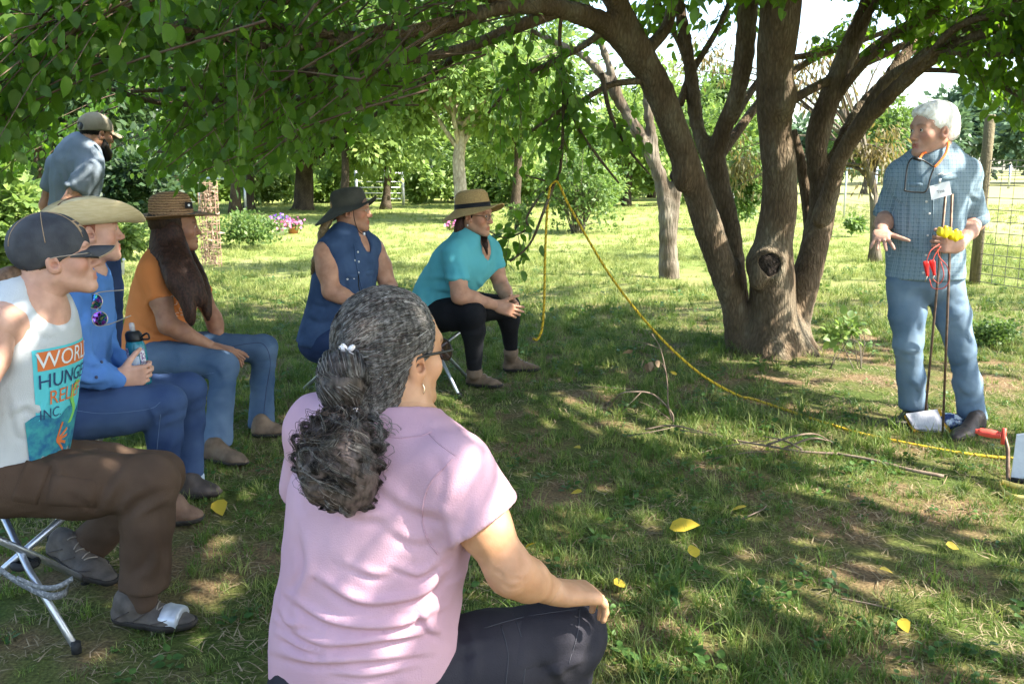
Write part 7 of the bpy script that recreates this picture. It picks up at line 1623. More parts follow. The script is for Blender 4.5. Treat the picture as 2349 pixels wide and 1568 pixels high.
def strap_line(pts, w=.011):
    c_ = catmull([np.array(x) for x in pts], 6); V = []; F = []
    for i, q_ in enumerate(c_): V += [q_ + A(0, 0, w), q_ - A(0, 0, w), q_ - A(0, .002, w), q_ + A(0, -.002, w)]
    for i in range(len(c_)-1):
        for k in range(4): F.append((4*i+k, 4*i+(k+1) % 4, 4*i+4+(k+1) % 4, 4*i+4+k))
    return np.array(V), F
V, F = strap_line([P(0, 1305, 2.45), P(45, 1335, 2.44), P(110, 1365, 2.42), P(150, 1358, 2.45), P(160, 1330, 2.5)]); obj('webbing_strap', V, F, m_strap, st)
V, F = strap_line([P(40, 1325, 2.43), P(90, 1345, 2.42), P(130, 1345, 2.42), P(168, 1325, 2.44)], .008); obj('webbing_strap', V, F, m_strap, st)
stool('aluminium stool under the person in the blue shirt', P(190, 960, 3.38), rot=20)
stool('stool under the woman in the orange tee', P(368, 835, 4.45), rot=200)
stool('stool hidden under the woman in the denim shirt', P(762, 800, 5.22), rot=40)
stool('stool with one blue grey leg beside the black leggings of the woman in turquoise', P(1005, 735, 5.5), rot=-62, foot=.30)
stool('low stool under the woman in pink, mostly hidden by her', P(840, 1600, 1.78), rot=60, seat_h=.30)
# water bottle
c = np.array(P(316, 822, 3.34)); Rm = rotm(R(0), R(80), 0); Rb = np.stack([A(1, 0, 0), A(0, 1, .0), A(-.10, 0, 1)], 1)
m_bot = mat('teal_bottle_plastic', (.01, .12, .17), (.02, .22, .28), 6, .2, spec=.6); m_lid = mat('black_lid', (.015, .015, .017), rough=.4); m_stk = mat('sticker_white', (.7, .72, .72), (.35, .5, .7), 60, .5); m_clear = glass('clear_spout', (.6, .65, .68), alpha=.5)
bt = thing('water_bottle', 'teal water bottle with black lid and stickers, in the hands of the blue shirt', 'bottle', tuple(c + A(0, 0, -.09)))
V, F = lathe([(0, -.095), (.033, -.095), (.036, -.088), (.036, .035), (.034, .055), (.028, .068), (.026, .072), (0, .072)], 24, c=c, rot=Rb); obj('flask', V, F, m_bot, bt)
V, F = lathe([(0, .068), (.030, .068), (.031, .074), (.030, .094), (.022, .104), (0, .106)], 24, c=c, rot=Rb); ld = obj('lid', V, F, m_lid, bt)
V, F = lathe([(0, .105), (.010, .105), (.010, .132), (.007, .136), (0, .137)], 12, c=c, rot=Rb); obj('spout', V, F, m_clear, ld)
V, F = tube(catmull([c + Rb @ A(.025, -.01, .08), c + Rb @ A(.055, -.01, .098), c + Rb @ A(.060, -.01, .078), c + Rb @ A(.03, -.01, .074)], 4), .004, 8); obj('carry_loop', V, F, m_lid, ld)
m_stb = mat('sticker_navy', (.03, .05, .18), (.5, .5, .6), 90, .5, contrast=(.5, .6)); m_stp = mat('sticker_scribble', (.65, .66, .7), (.2, .1, .25), 160, .5, contrast=(.45, .55))
for (a0, a1, z0_, z1_, m_) in ((-1.9, -1.0, -.03, .015, m_stk), (-2.6, -2.0, -.08, .045, m_stp), (-1.7, -.9, -.085, -.045, m_stb), (-.9, -.3, -.02, .04, m_stp)):
    V = [tuple(c + Rb @ A(.0364*math.cos(a0+(a1-a0)*i/8), .0364*math.sin(a0+(a1-a0)*i/8), z0_+(z1_-z0_)*j/3)) for j in range(4) for i in range(9)]
    F = [(j*9+i, j*9+i+1, (j+1)*9+i+1, (j+1)*9+i) for j in range(3) for i in range(8)]; obj('sticker', V, F, m_, bt, smooth=False)
# mirrored sunglasses hanging on the blue shirt
def irid():
    m = mat('mirror_lens_rainbow', (.5, .2, .6), rough=.1, metal=1); nt = m.node_tree; N = nt.nodes; L = nt.links; tc = N.new('ShaderNodeTexCoord'); nz = N.new('ShaderNodeTexNoise'); nz.inputs['Scale'].default_value = 45; nz.inputs['Detail'].default_value = 3; L.new(tc.outputs['Object'], nz.inputs['Vector'])
    r = N.new('ShaderNodeValToRGB'); L.new(nz.outputs['Fac'], r.inputs[0]); e = r.color_ramp.elements; e[0].position = .36; e[0].color = (.02, .02, .04, 1); e[1].position = .66; e[1].color = (.9, .6, .05, 1)
    for p_, c_ in ((.42, (.5, .05, .6, 1)), (.47, (.05, .3, .7, 1)), (.52, (.02, .04, .05, 1)), (.57, (.1, .6, .3, 1)), (.61, (.8, .1, .4, 1))): q_ = e.new(p_); q_.color = c_
    L.new(r.outputs[0], N['Principled BSDF'].inputs['Base Color']); return m
m_ir = irid()
sgp = [np.array(P(217, 691, 3.155)), np.array(P(229, 731, 3.15))]
sg = thing('sunglasses', 'round sunglasses with rainbow mirror lenses hanging on the bright blue shirt', 'sunglasses', tuple(sgp[0]))
nrm_ = A(.25, -.95, .1); nrm_ /= np.linalg.norm(nrm_); ax_ = (sgp[1]-sgp[0])/np.linalg.norm(sgp[1]-sgp[0]); sd_ = np.cross(nrm_, ax_)
mb = MB()
for c_ in sgp:
    ring_ = [c_ + (ax_*math.cos(a) + sd_*math.sin(a))*.026 for a in np.linspace(0, 6.283, 25)]; V, F = tube(ring_, .0018, 6, False); mb.add(V, F)
    V = np.array(ring_[:-1] + [c_ + nrm_*.003]); obj('lens', V, [(i, (i+1) % 24, 24) for i in range(24)], m_ir, sg)
V, F = tube([sgp[0] + ax_*.026, sgp[1] - ax_*.026], .002, 6); mb.add(V, F)
for c_, s_ in ((sgp[0], -1), (sgp[1], 1)): V, F = tube(catmull([c_ + ax_*s_*.024, c_ + ax_*s_*.026 - nrm_*.012 + sd_*.03, c_ + ax_*s_*.015 - nrm_*.012 + sd_*.10], 4), .002, 5); mb.add(V, F)
mb.build('frame', m_wire, sg)
# metal rods, yellow insulators and red leads in the speaker's hand
m_steel = mat('brown_steel', (.12, .075, .055), (.20, .14, .10), 40, .5, metal=.5); m_yel = mat('yellow_plastic', (.85, .62, .01), rough=.35, spec=.5); m_red = mat('red_plastic', (.65, .015, .01), rough=.4); m_leadr = mat('red_lead', (.55, .08, .05), rough=.5)
rods = thing('ground_rods', 'two tall thin metal rods with yellow clamps and red leads, held by the speaker', 'rods', G(2135, 990))
ya, yb = 4.36, 4.38
for (x0, y0, x1, y1, Yt, Yb) in ((2170, 438, 2119, 985, 4.36, 4.50), (2184, 445, 2163, 1000, 4.38, 4.46)):
    b_ = np.array(G(x1, y1)); V, F = tube([np.array(P(x0, y0, Yt)), b_ + A(0, 0, -.03)], .0065, 8); obj('rod', V, F, m_steel, rods)
for i, (x, y, Y, w_) in enumerate(((2166, 533, 4.33, .028), (2190, 541, 4.335, .026))):
    c_ = np.array(P(x, y, Y)); sk = Sculpt(.0035); sk.rbox(c_, A(w_, .016, .020), None, .006, .006); sk.cone(c_ + A(-w_*.9, 0, 0), c_ + A(w_*1.1, 0, -.004), .013, .015, k=.006); sk.cone(c_ + A(0, -.012, -.018), c_ + A(0, -.012, .024), .011, .011, k=.006)
    for e in (-1, 1): sk.rbox(c_ + A(e*w_*.8, 0, .006), A(.005, .021, .019), None, .003, .003)
    V, Q = sk.mesh(); obj('insulator', V, Q, m_yel, rods)
for i, l in enumerate(([(2155, 560, 4.32), (2135, 575, 4.30), (2125, 600, 4.30), (2124, 605, 4.30)], [(2158, 565, 4.31), (2142, 590, 4.30), (2140, 612, 4.30)], [(2132, 640, 4.3), (2140, 660, 4.3), (2165, 660, 4.3), (2178, 640, 4.31), (2172, 610, 4.31), (2155, 590, 4.31), (2150, 572, 4.31)], [(2140, 640, 4.3), (2155, 650, 4.29), (2165, 630, 4.29), (2158, 600, 4.30)])):
    V, F = tube(catmull(PP(l), 6), .0022, 6); obj('lead', V, F, m_leadr, rods)
for (x0, y0, x1, y1) in ((2123, 602, 2127, 632), (2137, 599, 2143, 630)):
    a_, b_ = np.array(P(x0, y0, 4.295)), np.array(P(x1, y1, 4.285)); sk = Sculpt(.003); sk.cone(a_ + A(-.006, 0, 0), b_, .0075, .006, k=.004); sk.cone(a_ + A(.008, -.004, 0), b_ + A(.002, 0, 0), .0075, .006, k=.004); V, Q = sk.mesh(); cl_ = obj('clip', V, Q, m_red, rods)
    V, F = tube([b_, b_ + A(-.008, 0, -.03)], [.004, .0018], 6); obj('jaw', V, F, m_wire, cl_)
# name badge
bdg = [np.array(P(x, y, Y)) for x, y, Y in ((2132, 427, 4.36), (2178, 415, 4.35), (2183, 446, 4.34), (2137, 459, 4.35))]
nb = thing('name_badge', 'white paper name badge clipped on the checked shirt', 'name badge', tuple(bdg[0]))
u_ = bdg[1]-bdg[0]; v_ = bdg[3]-bdg[0]; n_ = np.cross(v_, u_); n_ /= np.linalg.norm(n_)
if n_[1] > 0: n_ = -n_
V = bdg + [x - n_*.002 for x in bdg]; obj('card', V, [(0, 1, 2, 3), (7, 6, 5, 4), (0, 4, 5, 1), (1, 5, 6, 2), (2, 6, 7, 3), (3, 7, 4, 0)], m_whitepaper, nb, smooth=False)
m_ink = mat('black_ink', (.03, .03, .04), rough=.6); m_inkg = mat('grey_ink', (.3, .3, .36), rough=.6)
for tx, fx, fy, sz, mm_ in (('Tina', .5, .56, .020, m_ink), ('Workshop', .48, .25, .0085, m_inkg), ('Farm', .5, .76, .008, m_inkg)):
    V, F = text_mesh(tx, sz); uu = u_/np.linalg.norm(u_); vv = -v_/np.linalg.norm(v_); V = bdg[0] + u_*fx + v_*fy + V[:, :1]*uu + V[:, 1:2]*vv + n_*.0012
    if tx == 'Tina': obj('lettering', V, F, mm_, nb, smooth=False)
V, F = box(bdg[0]*.5 + bdg[1]*.5 + A(0, 0, .012) + n_*.002, (.012, .006, .022), None, .0015); obj('clip', V, F, m_alu, nb)
# yellow rope hung over the drooping branch
m_rope = mat('yellow_rope', (.72, .48, .03), (.55, .34, .02), 90, .7, bump=.8, bscale=200, contrast=(.45, .55)); m_rs = mat('black_fleck', (.04, .035, .01), rough=.8)
top_ = P(1273, 420, 5.87)
rope_pts = [P(1222, 776, 5.85), P(1232, 778, 5.85), P(1243, 755, 5.85), P(1248, 700, 5.85), P(1250, 600, 5.86), P(1254, 500, 5.87), P(1261, 432, 5.87), P(1271, 418, 5.87), P(1282, 422, 5.87), P(1310, 480, 5.80), P(1400, 632, 5.65), P(1500, 758, 5.5), P(1600, 852, 5.35), P(1690, 905, 5.25)]
g0 = np.array(G(1735, 925)); rope_pts += [Vector(g0 + A(0, 0, .02)), G(1850, 955, .015), G(1960, 990, .015), G(2060, 1012, .012), G(2110, 1022, .015), G(2200, 1038, .015), G(2310, 1050, .015), G(2420, 1052, .015)]
cpt = np.array(catmull([np.array(x) for x in rope_pts], 9)); rope = thing('yellow_rope', 'yellow rope looped over a hanging twig and trailing down across the lawn', 'rope', tuple(g0))
V, F = tube(list(cpt), .0078, 8); obj('strand', V, F, m_rope, rope)
ln = np.concatenate([[0], np.cumsum(np.linalg.norm(np.diff(cpt, axis=0), axis=1))]); s_ = np.arange(0, ln[-1], .006); C_ = np.stack([np.interp(s_, ln, cpt[:, i]) for i in range(3)], 1); D_ = np.gradient(C_, axis=0); D_ /= np.linalg.norm(D_, axis=1, keepdims=True)
U_ = np.cross(D_, A(.1, 1, .05)); U_ /= np.linalg.norm(U_, axis=1, keepdims=True); W_ = np.cross(D_, U_); a_ = s_/.05*6.283; H_ = C_ + (U_*np.cos(a_)[:, None] + W_*np.sin(a_)[:, None])*.0072
V, F = tube(list(H_), .0022, 4, False); obj('tracer_thread', V, F, m_rs, rope)
# bag / feed sack on the grass by the speaker's foot
m_bag = mat('printed_paper_sack', (.50, .50, .52), (.38, .37, .42), 60, .6, contrast=(.4, .6), stretch=(6, .5, 1)); m_bagy = mat('ochre_binding', (.48, .28, .02), rough=.6); m_bagb = mat('dark_cover', (.03, .035, .05), rough=.5)
bk = thing('manual_on_grass', 'grey printed booklet with ochre edge lying against the left boot of the speaker', 'booklet', G(2150, 985))
def sheet(name, c, m, parent, off=0):
    q_ = [np.array(x) for x in c]; n = 8; V = []
    for j in range(n+1):
        for i in range(n+1):
            a = q_[0]*(1-i/n)+q_[1]*i/n; b = q_[3]*(1-i/n)+q_[2]*i/n; V.append(a*(1-j/n)+b*j/n + A(0, 0, .02*math.sin(i/n*3.1)*math.sin(j/n*3) + off))
    m_ = len(V); F = [(j*(n+1)+i, j*(n+1)+i+1, (j+1)*(n+1)+i+1, (j+1)*(n+1)+i) for j in range(n) for i in range(n)]; V = V + [v - A(0, 0, .008) for v in V]
    F += [tuple(x+m_ for x in f[::-1]) for f in F]
    for k in range(n):
        for a, b in ((k, k+1), (n*(n+1)+k+1, n*(n+1)+k), ((k+1)*(n+1), k*(n+1)), (k*(n+1)+n, (k+1)*(n+1)+n)): F.append((a, b, b+m_, a+m_))
    return obj(name, np.array(V), F, m, parent)
sheet('cover', [G(2078, 948, .10), G(2150, 938, .12), G(2172, 990, .02), G(2100, 985, .02)], m_bag, bk); sheet('back_cover', [G(2074, 952, .085), G(2156, 938, .105), G(2184, 992, .008), G(2098, 992, .006)], m_bagy, bk)
bg2 = thing('plastic_bag', 'small crumpled shiny blue and dark bag between the feet of the speaker', 'bag', G(2175, 965))
sk = Sculpt(.006); sk.ell(np.array(G(2172, 965, .045)), (.085, .05, .035), None, .02); sk.ell(np.array(G(2192, 975, .03)), (.06, .04, .03), None, .03); V, Q = sk.mesh(); V = wrinkle(V, Q, .012, .035, 4); obj('film', V, Q, mat('shiny_bag_film', (.03, .05, .14), (.45, .55, .65), 22, .2, spec=.7, contrast=(.5, .58)), bg2)
# red handled tool standing in the ground at the right edge
tl = thing('red_handled_tool', 'tool with bright red rubber grip stuck upright beside the white board', 'tool', G(2312, 1105))
a_, b_ = np.array(P(2237, 988, 4.0)), np.array(P(2296, 998, 3.95))
V, F = tube(catmull([a_, lerp(a_, b_, .12), lerp(a_, b_, .2), lerp(a_, b_, .6), b_], 5), [.010, .013, .018, .020, .016], 12); obj('grip', V, F, m_red, tl)
mr_ = mat('coral_rubber', (.80, .09, .06), rough=.45); tl.children[0].data.materials[0] = mr_
V, F = tube([np.array(P(2304, 982, 3.94)), np.array(P(2300, 1018, 3.94))], [.010, .009], 10); obj('guard', V, F, mr_, tl)
V, F = tube([np.array(P(2304, 1000, 3.94)), np.array(P(2312, 1030, 3.93)), np.array(G(2314, 1108)) + A(0, 0, -.03)], .009, 8); obj('shaft', V, F, m_steel, tl)
wb = thing('white_board', 'white metal sheet standing on edge in the grass at the right edge of the photo', 'board', G(2340, 1108))
m_whb = mat('white_enamel', (.62, .63, .66), (.70, .71, .74), 30, .45, bump=.4, bscale=120)
b0, b1 = np.array(G(2318, 1105)), np.array(G(2420, 1118)); t0, t1 = np.array(P(2332, 998, b0[1]+.02)), np.array(P(2430, 985, b1[1]+.02)); th = A(.01, .02, 0)
V = [b0, b1, t1, t0, b0+th, b1+th, t1+th, t0+th]; obj('sheet', V, [(0, 1, 2, 3), (7, 6, 5, 4), (0, 4, 5, 1), (1, 5, 6, 2), (2, 6, 7, 3), (3, 7, 4, 0)], m_whb, wb, smooth=False)
V, F = tube([b0 + A(0, 0, .01), b1 + A(0, 0, .01)], .014, 6); obj('dark_rail', V, F, m_rub, wb)
ys = thing('yellow_strap_loop', 'pale yellow strap loop lying in the grass below the white board', 'strap', G(2320, 1125))
V, F = strap_line([G(2292, 1105, .03), G(2300, 1125, .02), G(2330, 1140, .018), G(2400, 1142, .018), G(2400, 1120, .02), G(2340, 1116, .03), G(2298, 1104, .035)], .012); obj('webbing', V, F, mat('yellow_webbing', (.62, .50, .16), rough=.8), ys)
# fallen sticks
m_stick = mat('dead_branch', (.13, .09, .065), (.24, .18, .13), 14, .9, bump=.6, bscale=120)
def stick(label, pts, r0, r1, subs=(), name='fallen_branch', group=None):
    q_ = [np.array(x) for x in pts]; t = thing(name, label, 'branch', (q_[0][0], q_[0][1], 0), group); c_ = catmull(q_, 5); V, F = tube(c_, list(np.linspace(r0*.75, r1*.75, len(c_))), 7); obj('stem', V, F, m_stick, t)
    for sp in subs: s2 = catmull([np.array(x) for x in sp], 5); V, F = tube(s2, list(np.linspace(r1*.7, r1*.25, len(s2))), 5); obj('side_twig', V, F, m_stick, t)
    return t
stick('long grey dead branch lying across the lawn towards the white board', [G(1920, 1040, .03), G(1990, 1052, .03), G(2080, 1075, .03), G(2165, 1092, .02)], .008, .012)
stick('forked dead branch lying in the sunlit grass in the middle of the lawn', [G(1680, 1008, .03), G(1760, 1022, .04), G(1840, 1035, .04), G(1925, 1040, .03)], .006, .009, [[G(1840, 1030, .05), G(1800, 1010, .08), G(1750, 1000, .07)], [G(1800, 1028, .04), G(1860, 1005, .10), G(1900, 1010, .06)], [G(1760, 1020, .05), G(1820, 1000, .10), G(1870, 995, .08), G(1910, 1015, .03)]])
p0 = G(1545, 970, .01)
def above(px_, py_, Y): return P(px_, py_, Y)
stick('tall dry twig with hanging dead leaves rising from the brush', [p0, above(1533, 930, p0.y), above(1530, 870, p0.y), above(1515, 800, p0.y+.05), above(1495, 765, p0.y+.05)], .006, .003,
      [[above(1515, 800, p0.y+.05), above(1490, 790, p0.y), above(1455, 782, p0.y), above(1430, 778, p0.y)], [above(1530, 860, p0.y), above(1520, 835, p0.y), above(1500, 820, p0.y)]])
for i, (x, y) in enumerate(((1448, 800), (1449, 806), (1478, 822), (1484, 832), (1492, 828), (1500, 838), (1504, 826), (1490, 840), (1476, 838))):
    c_ = np.array(P(x, y, p0.y)); V, F = leaves([c_], rng.normal(0, .4, (1, 3)) + A(0, 0, -1), rng.normal(0, 1, (1, 3)), [.05]); V[:, 2] += .004*np.sin(V[:, 0]*300)
    o_ = obj('dead_leaf', V, F, mat('brown_dead_leaf', (.20, .13, .08), (.30, .21, .13), 30, .9) if i == 0 else bpy.data.materials['brown_dead_leaf'], bpy.data.objects['fallen_branch.002'])
stick('dry twig arching low over the grass in a hoop', [p0, above(1540, 945, p0.y), above(1500, 905, p0.y+.03), above(1455, 898, p0.y+.02), above(1420, 905, p0.y), G(1395, 940, .02)], .007, .004, [[above(1470, 900, p0.y), above(1440, 930, p0.y-.05), G(1410, 955, .02)], [above(1535, 960, p0.y), above(1500, 935, p0.y), above(1465, 920, p0.y)]])
brp = [[G(1480, 985, .02), G(1540, 975, .05), G(1610, 990, .04), G(1700, 1010, .02)], [G(1440, 1000, .02), G(1520, 985, .05), G(1560, 975, .06)], [G(1560, 985, .04), G(1640, 1000, .03), G(1750, 1030, .01)], [G(1600, 1040, .01), G(1680, 1020, .04), G(1760, 1010, .06), G(1830, 1000, .03)], [G(1640, 1050, .01), G(1740, 1035, .03), G(1850, 1040, .02)]]
stick('tangled pile of thin dead twigs left of the long branch', brp[0], .007, .005, brp[1:])
stick('thin curved dry twig on the lawn left of the twig pile', [G(1340, 885, .01), G(1420, 890, .02), G(1480, 896, .02)], .004, .003)
stick('short pale twig in the sunlit patch at the lower right', [G(1920, 1370, .01), G(2000, 1385, .015), G(2060, 1400, .012)], .004, .003)
stick('straight thin stick lying in the shade right of the pink tee', [G(1700, 1190, .015), G(1745, 1170, .02), G(1758, 1160, .02)], .004, .003)
# fallen yellow leaves
m_yl = mat('yellow_fallen_leaf', (.62, .44, .03), (.52, .40, .06), 60, .6, transl=.25, tcol=(.6, .4, .03)); lmy = mesh_np('fallen_leaf', LEAF, LEAFT, m_yl)
YL = [(1535, 1232, .11, 'large bright yellow leaf on the lawn right of the pink tee'), (1712, 1180, .07, 'yellow leaf by the straight thin stick'), (1595, 1300, .06, 'pale yellow leaf in the sunlit patch below the large yellow one'), (1318, 1040, .045, 'round yellow leaf in front of the twig pile'), (1408, 1362, .06, 'yellow leaf just beside the hand on the knee'),
      (1552, 872, .05, 'yellow leaf under the slanting rope'), (2045, 1335, .05, 'small yellow leaf at the lower right, upper of two'), (2065, 1442, .05, 'dull yellow leaf nearest the lower right corner'), (500, 1165, .09, 'yellow green leaf on the soil right of the tan boot'), (1230, 1265, .05, 'dull leaf in the grass beside the pink sleeve'), (2168, 1268, .05, 'greenish yellow leaf in the grass far right'),
      (1335, 1145, .05, 'pale leaf in the shaded grass above the pink sleeve'), (1240, 1345, .05, 'brownish yellow leaf just above the charcoal knee')]
for (x, y, sz, lb) in YL:
    g_ = np.array(G(x, y)); o_ = bpy.data.objects.new('fallen_leaf', lmy); col.objects.link(o_); o_.location = (g_[0], g_[1], .035); o_.rotation_euler = (rng.uniform(-.5, .7), rng.uniform(-.5, .5), rng.uniform(0, 6.28)); o_.scale = (sz,)*3
    tag(o_, lb, 'leaf', 'yellow leaves fallen on the grass')
# ============================================================ FENCES AND GARDEN THINGS
m_post = mat('weathered_wood_post', (.10, .085, .05), (.18, .15, .085), 8, .9, bump=1.2, bscale=40, stretch=(4, 4, .5)); m_galv = mat('galvanised_steel', (.45, .47, .50), (.58, .6, .63), 20, .45, metal=.7); m_wirem = mat('fence_wire', (.10, .10, .09), rough=.6, metal=.3)
fn = thing('wire_fence', 'tall woven wire fence with wooden posts at the right behind the speaker', 'fence', tuple(G(2235, 650)))
A0 = np.array(G(2235, 652)); Hh = 1.93; A1 = A0 + A(1.55, -3.9, 0); A2 = A0 + A(3.4, 9.5, 0)
def post(base, h, r, m, parent, name='post', top=None):
    V, F = tube([base + A(0, 0, -.1), base + A(0, 0, h*.5), base + A(0, 0, h-.01), base + A(0, 0, h)], [r, r*.97, r*.94, r*.8], 14); return obj(name, V, F, m, parent)
post(A0, Hh, .062, m_post, fn); post(A1 + A(0, -.5, 0), Hh, .052, m_post, fn)
def wires(Pa, Pb, h, nh, nv, parent, r=.0045, z0=.04, bend=0):
    d = Pb - Pa
    Vt, Ft = tube([A(0, 0, 0), A(1, 0, 0)], r, 4, False)
    hs = [z0 + (h-z0)*(i/(nh-1))**1.12 for i in range(nh)]
    for z in hs: V, F = tube([Pa + A(0, 0, z), lerp(Pa, Pb, .5) + A(0, 0, z - .008), Pb + A(0, 0, z)], r, 4, False); obj('horizontal_wire', V, F, m_wirem, parent)
    V0, F0 = tube([Pa + A(0, 0, z0), Pa + A(0, 0, h)], r*.85, 4, False); first = obj('vertical_wire', V0, F0, m_wirem, parent)
    for i in range(1, nv):
        o = first.copy(); col.objects.link(o); o.parent = parent; o.location = tuple(d*i/nv)
wires(A0 + A(.02, -.055, 0), A1 + A(0, -.5, 0), 1.42, 12, 26, fn)
f2 = thing('pasture_fence', 'wire fence with pale steel posts and top rail beyond the big tree', 'fence', tuple(G(2000, 520)))
for (x, yb, yt, r) in ((2000, 518, 382, .05), (1935, 500, 392, .03), (1678, 510, 425, .045), (1668, 490, 425, .03)):
    b_ = np.array(G(x, yb)); tp = np.array(P(x, yt, b_[1])); post(b_, max(.8, tp[2]), r, m_galv, f2, 'steel_post')
pa, pb = np.array(G(2000, 518)), np.array(G(1935, 500)); za = P(2000, 384, pa[1])[2]
V, F = tube([A(pa[0], pa[1], za*.97), A(pb[0], pb[1], za*.97)], .022, 8); obj('rail', V, F, m_galv, f2)
wires(pa, pb, za*.93, 8, 22, f2, .004); pc_ = np.array(G(2120, 528)); V, F = tube([A(pa[0], pa[1], za*.95), A(pc_[0], pc_[1], za*.95)], .022, 8); obj('rail', V, F, m_galv, f2); wires(pa, pc_, za*.93, 8, 22, f2, .004)
pa2, pb2 = np.array(G(1678, 510)), np.array(G(1600, 500)); z2 = P(1678, 428, pa2[1])[2]
V, F = tube([A(pa2[0], pa2[1], z2), A(pb2[0], pb2[1], z2)], .025, 8); obj('rail', V, F, m_galv, f2)
wp = np.array(G(2062, 535)); post(wp, 1.5, .07, m_post, f2, 'wooden_post')
f3 = thing('far_rail_fence', 'far dark fence line with thin posts across the bright pasture', 'fence', tuple(P(2250, 405, 60)[:2]) + (0,))
for i in range(24):
    b_ = A(25 + i*1.9, 62 - i*.35, 0); V, F = tube([b_, b_ + A(0, 0, 1.5)], .075, 6); obj('fence_post', V, F, m_galv if i % 3 else m_post, f3)
for z in (.35, .6, .85, 1.1, 1.4): V, F = tube([A(25, 62, z), A(25 + 23*1.9, 62 - 23*.35, z)], .03, 5); obj('rail', V, F, m_wirem, f3)
gt = thing('farm_gate', 'pale pipe gate and wire panel far behind the woman in denim', 'gate', tuple(P(870, 440, 33)[:2]) + (0,))
gl, gr_ = np.array(P(818, 450, 33)), np.array(P(925, 450, 33)); gl[2] = gr_[2] = 0
for q_ in (gl, lerp(gl, gr_, .62), gr_): V, F = tube([q_, q_ + A(0, 0, 1.25)], .05, 8); obj('gate_post', V, F, m_galv, gt)
for z in (.25, .45, .65, .85, 1.15): V, F = tube([gl + A(0, 0, z), gr_ + A(0, 0, z)], .035 if z > 1 else .014, 8); obj('gate_rail', V, F, m_galv, gt)
g2 = thing('garden_rail', 'pale rail of the garden fence behind the brown straw hat', 'fence', tuple(P(500, 470, 27)[:2]) + (0,))
a_, b_ = np.array(P(455, 408, 27)), np.array(P(560, 412, 27)); V, F = tube([a_, b_], .04, 8); obj('rail', V, F, m_galv, g2)
for q_ in (a_, b_): V, F = tube([A(q_[0], q_[1], 0), q_], .04, 8); obj('post', V, F, m_galv, g2)
# wire plant cage
cgp = np.array(G(487, 612)); Yc = cgp[1]; hc = P(487, 415, Yc)[2]; cg = thing('wire_cage', 'tall rusty round wire cage filled with straw behind the woman in orange', 'plant cage', tuple(cgp))
m_rust = mat('rusty_wire', (.26, .16, .11), (.36, .24, .17), 30, .8)
for k in range(12):
    a = k*math.pi/6; V, F = tube([cgp + A(.13*math.cos(a), .13*math.sin(a), 0), cgp + A(.13*math.cos(a), .13*math.sin(a), hc)], .004, 4, False); obj('upright_wire', V, F, m_rust, cg)
for k in range(11):
    z = .05 + (hc-.08)*k/10; V, F = tube([cgp + A(.13*math.cos(a), .13*math.sin(a), z) for a in np.linspace(0, 6.283, 17)], .004, 4, False); obj('hoop_wire', V, F, m_rust, cg)
n_ = 420; a = rng.uniform(0, 6.28, n_); r_ = .11*np.sqrt(rng.random(n_)); pos = np.stack([cgp[0] + r_*np.cos(a), cgp[1] + r_*np.sin(a), rng.uniform(.02, hc*.97, n_)], 1)
V, F = leaves(pos, rng.normal(0, 1, (n_, 3)), rng.normal(0, 1, (n_, 3)), rng.uniform(.05, .12, n_), NARROW, CARDT); tag(obj('straw_filling', V, F, mat('pinkish_straw', (.26, .18, .12), (.38, .28, .20), 20, .9, rand=-.3), cg), kind='stuff')
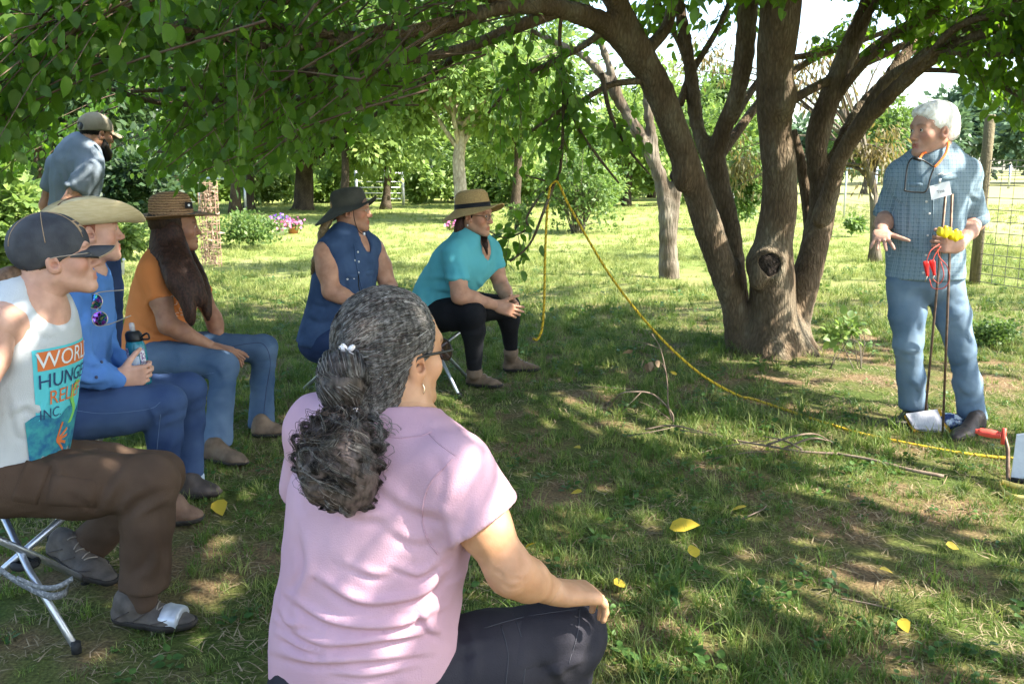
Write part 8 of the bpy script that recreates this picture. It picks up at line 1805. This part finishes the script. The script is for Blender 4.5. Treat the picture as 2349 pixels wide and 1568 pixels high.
# flower pots
m_terra = mat('terracotta', (.42, .16, .08), (.5, .2, .1), 12, .85); m_wpot = mat('white_plastic_pot', (.6, .63, .66), rough=.5); m_fl = {'pink': mat('pink_petal', (.65, .12, .36), (.75, .3, .5), 20, .6, rand=-.3, transl=.2), 'violet': mat('violet_petal', (.2, .08, .5), (.3, .15, .6), 20, .6, rand=-.3, transl=.2)}
def pot(name, label, px_, pyb, ptop, w_, mt, flc, seed, Y=None):
    b_ = np.array(G(px_, pyb)); sc = b_[1]/FPX; h_ = (pyb-ptop)*sc; r_ = w_*sc*.5; t = thing(name, label, 'flower pot', tuple(b_))
    V, F = lathe([(0, 0), (r_*.72, 0), (r_*.95, h_*.85), (r_*1.05, h_*.86), (r_*1.05, h_), (r_*.92, h_), (r_*.88, h_*.9), (0, h_*.88)], 20, c=b_); obj('pot', V, F, mt, t)
    g = np.random.default_rng(seed); n = 260; pos = b_ + A(0, 0, h_*1.3) + g.normal(0, 1, (n, 3))*A(r_*.7, r_*.6, h_*.35); V, F = leaves(pos, g.normal(0, 1, (n, 3)), g.normal(0, .5, (n, 3)) + A(0, -.3, .8), g.uniform(.05, .09, n), CARD, CARDT); tag(obj('foliage', V, F, m_leaf_md, t), kind='stuff')
    if flc:
        n = 90; pos = b_ + A(0, -r_*.2, h_*1.5) + g.normal(0, 1, (n, 3))*A(r_*.8, r_*.6, h_*.35); V, F = leaves(pos, g.normal(0, 1, (n, 3)), g.normal(0, .4, (n, 3)) + A(0, -.8, .5), g.uniform(.05, .09, n), CARD*A(1, 1.5, 1), CARDT); tag(obj('petals', V, F, m_fl[flc], t), kind='stuff')
pot('flower_pot', 'white pot with pink petunias left of the terracotta pot', 645, 540, 522, 34, m_wpot, 'pink', 1); pot('flower_pot', 'terracotta pot with pink petunias on the lawn left of the denim shirt', 673, 536, 520, 28, m_terra, 'pink', 2)
pot('flower_pot', 'low pot of violet flowers behind the white pot', 640, 520, 508, 26, m_terra, 'violet', 3); pot('flower_pot', 'small pot with red flowers just left of the tan straw hat', 1035, 528, 520, 14, m_terra, 'pink', 4)
b_ = np.array(G(262, 632)); sc = b_[1]/FPX; bc = thing('white_bucket', 'white plastic bucket on the grass between blue shirt and orange tee', 'bucket', tuple(b_)); V, F = lathe([(0, 0), (22*sc, 0), (25*sc, 34*sc), (27*sc, 35*sc), (27*sc, 38*sc), (24*sc, 38*sc), (21*sc, 3*sc), (0, 3*sc)], 24, c=b_); obj('pail', V, F, m_wpot, bc); V, F = tube([b_ + A(26*sc*math.cos(a), -26*sc*math.sin(a)*.3 - .02, 36*sc - 12*sc*math.sin(a)) for a in np.linspace(0, math.pi, 12)], .004, 5); obj('handle', V, F, m_wire, bc)
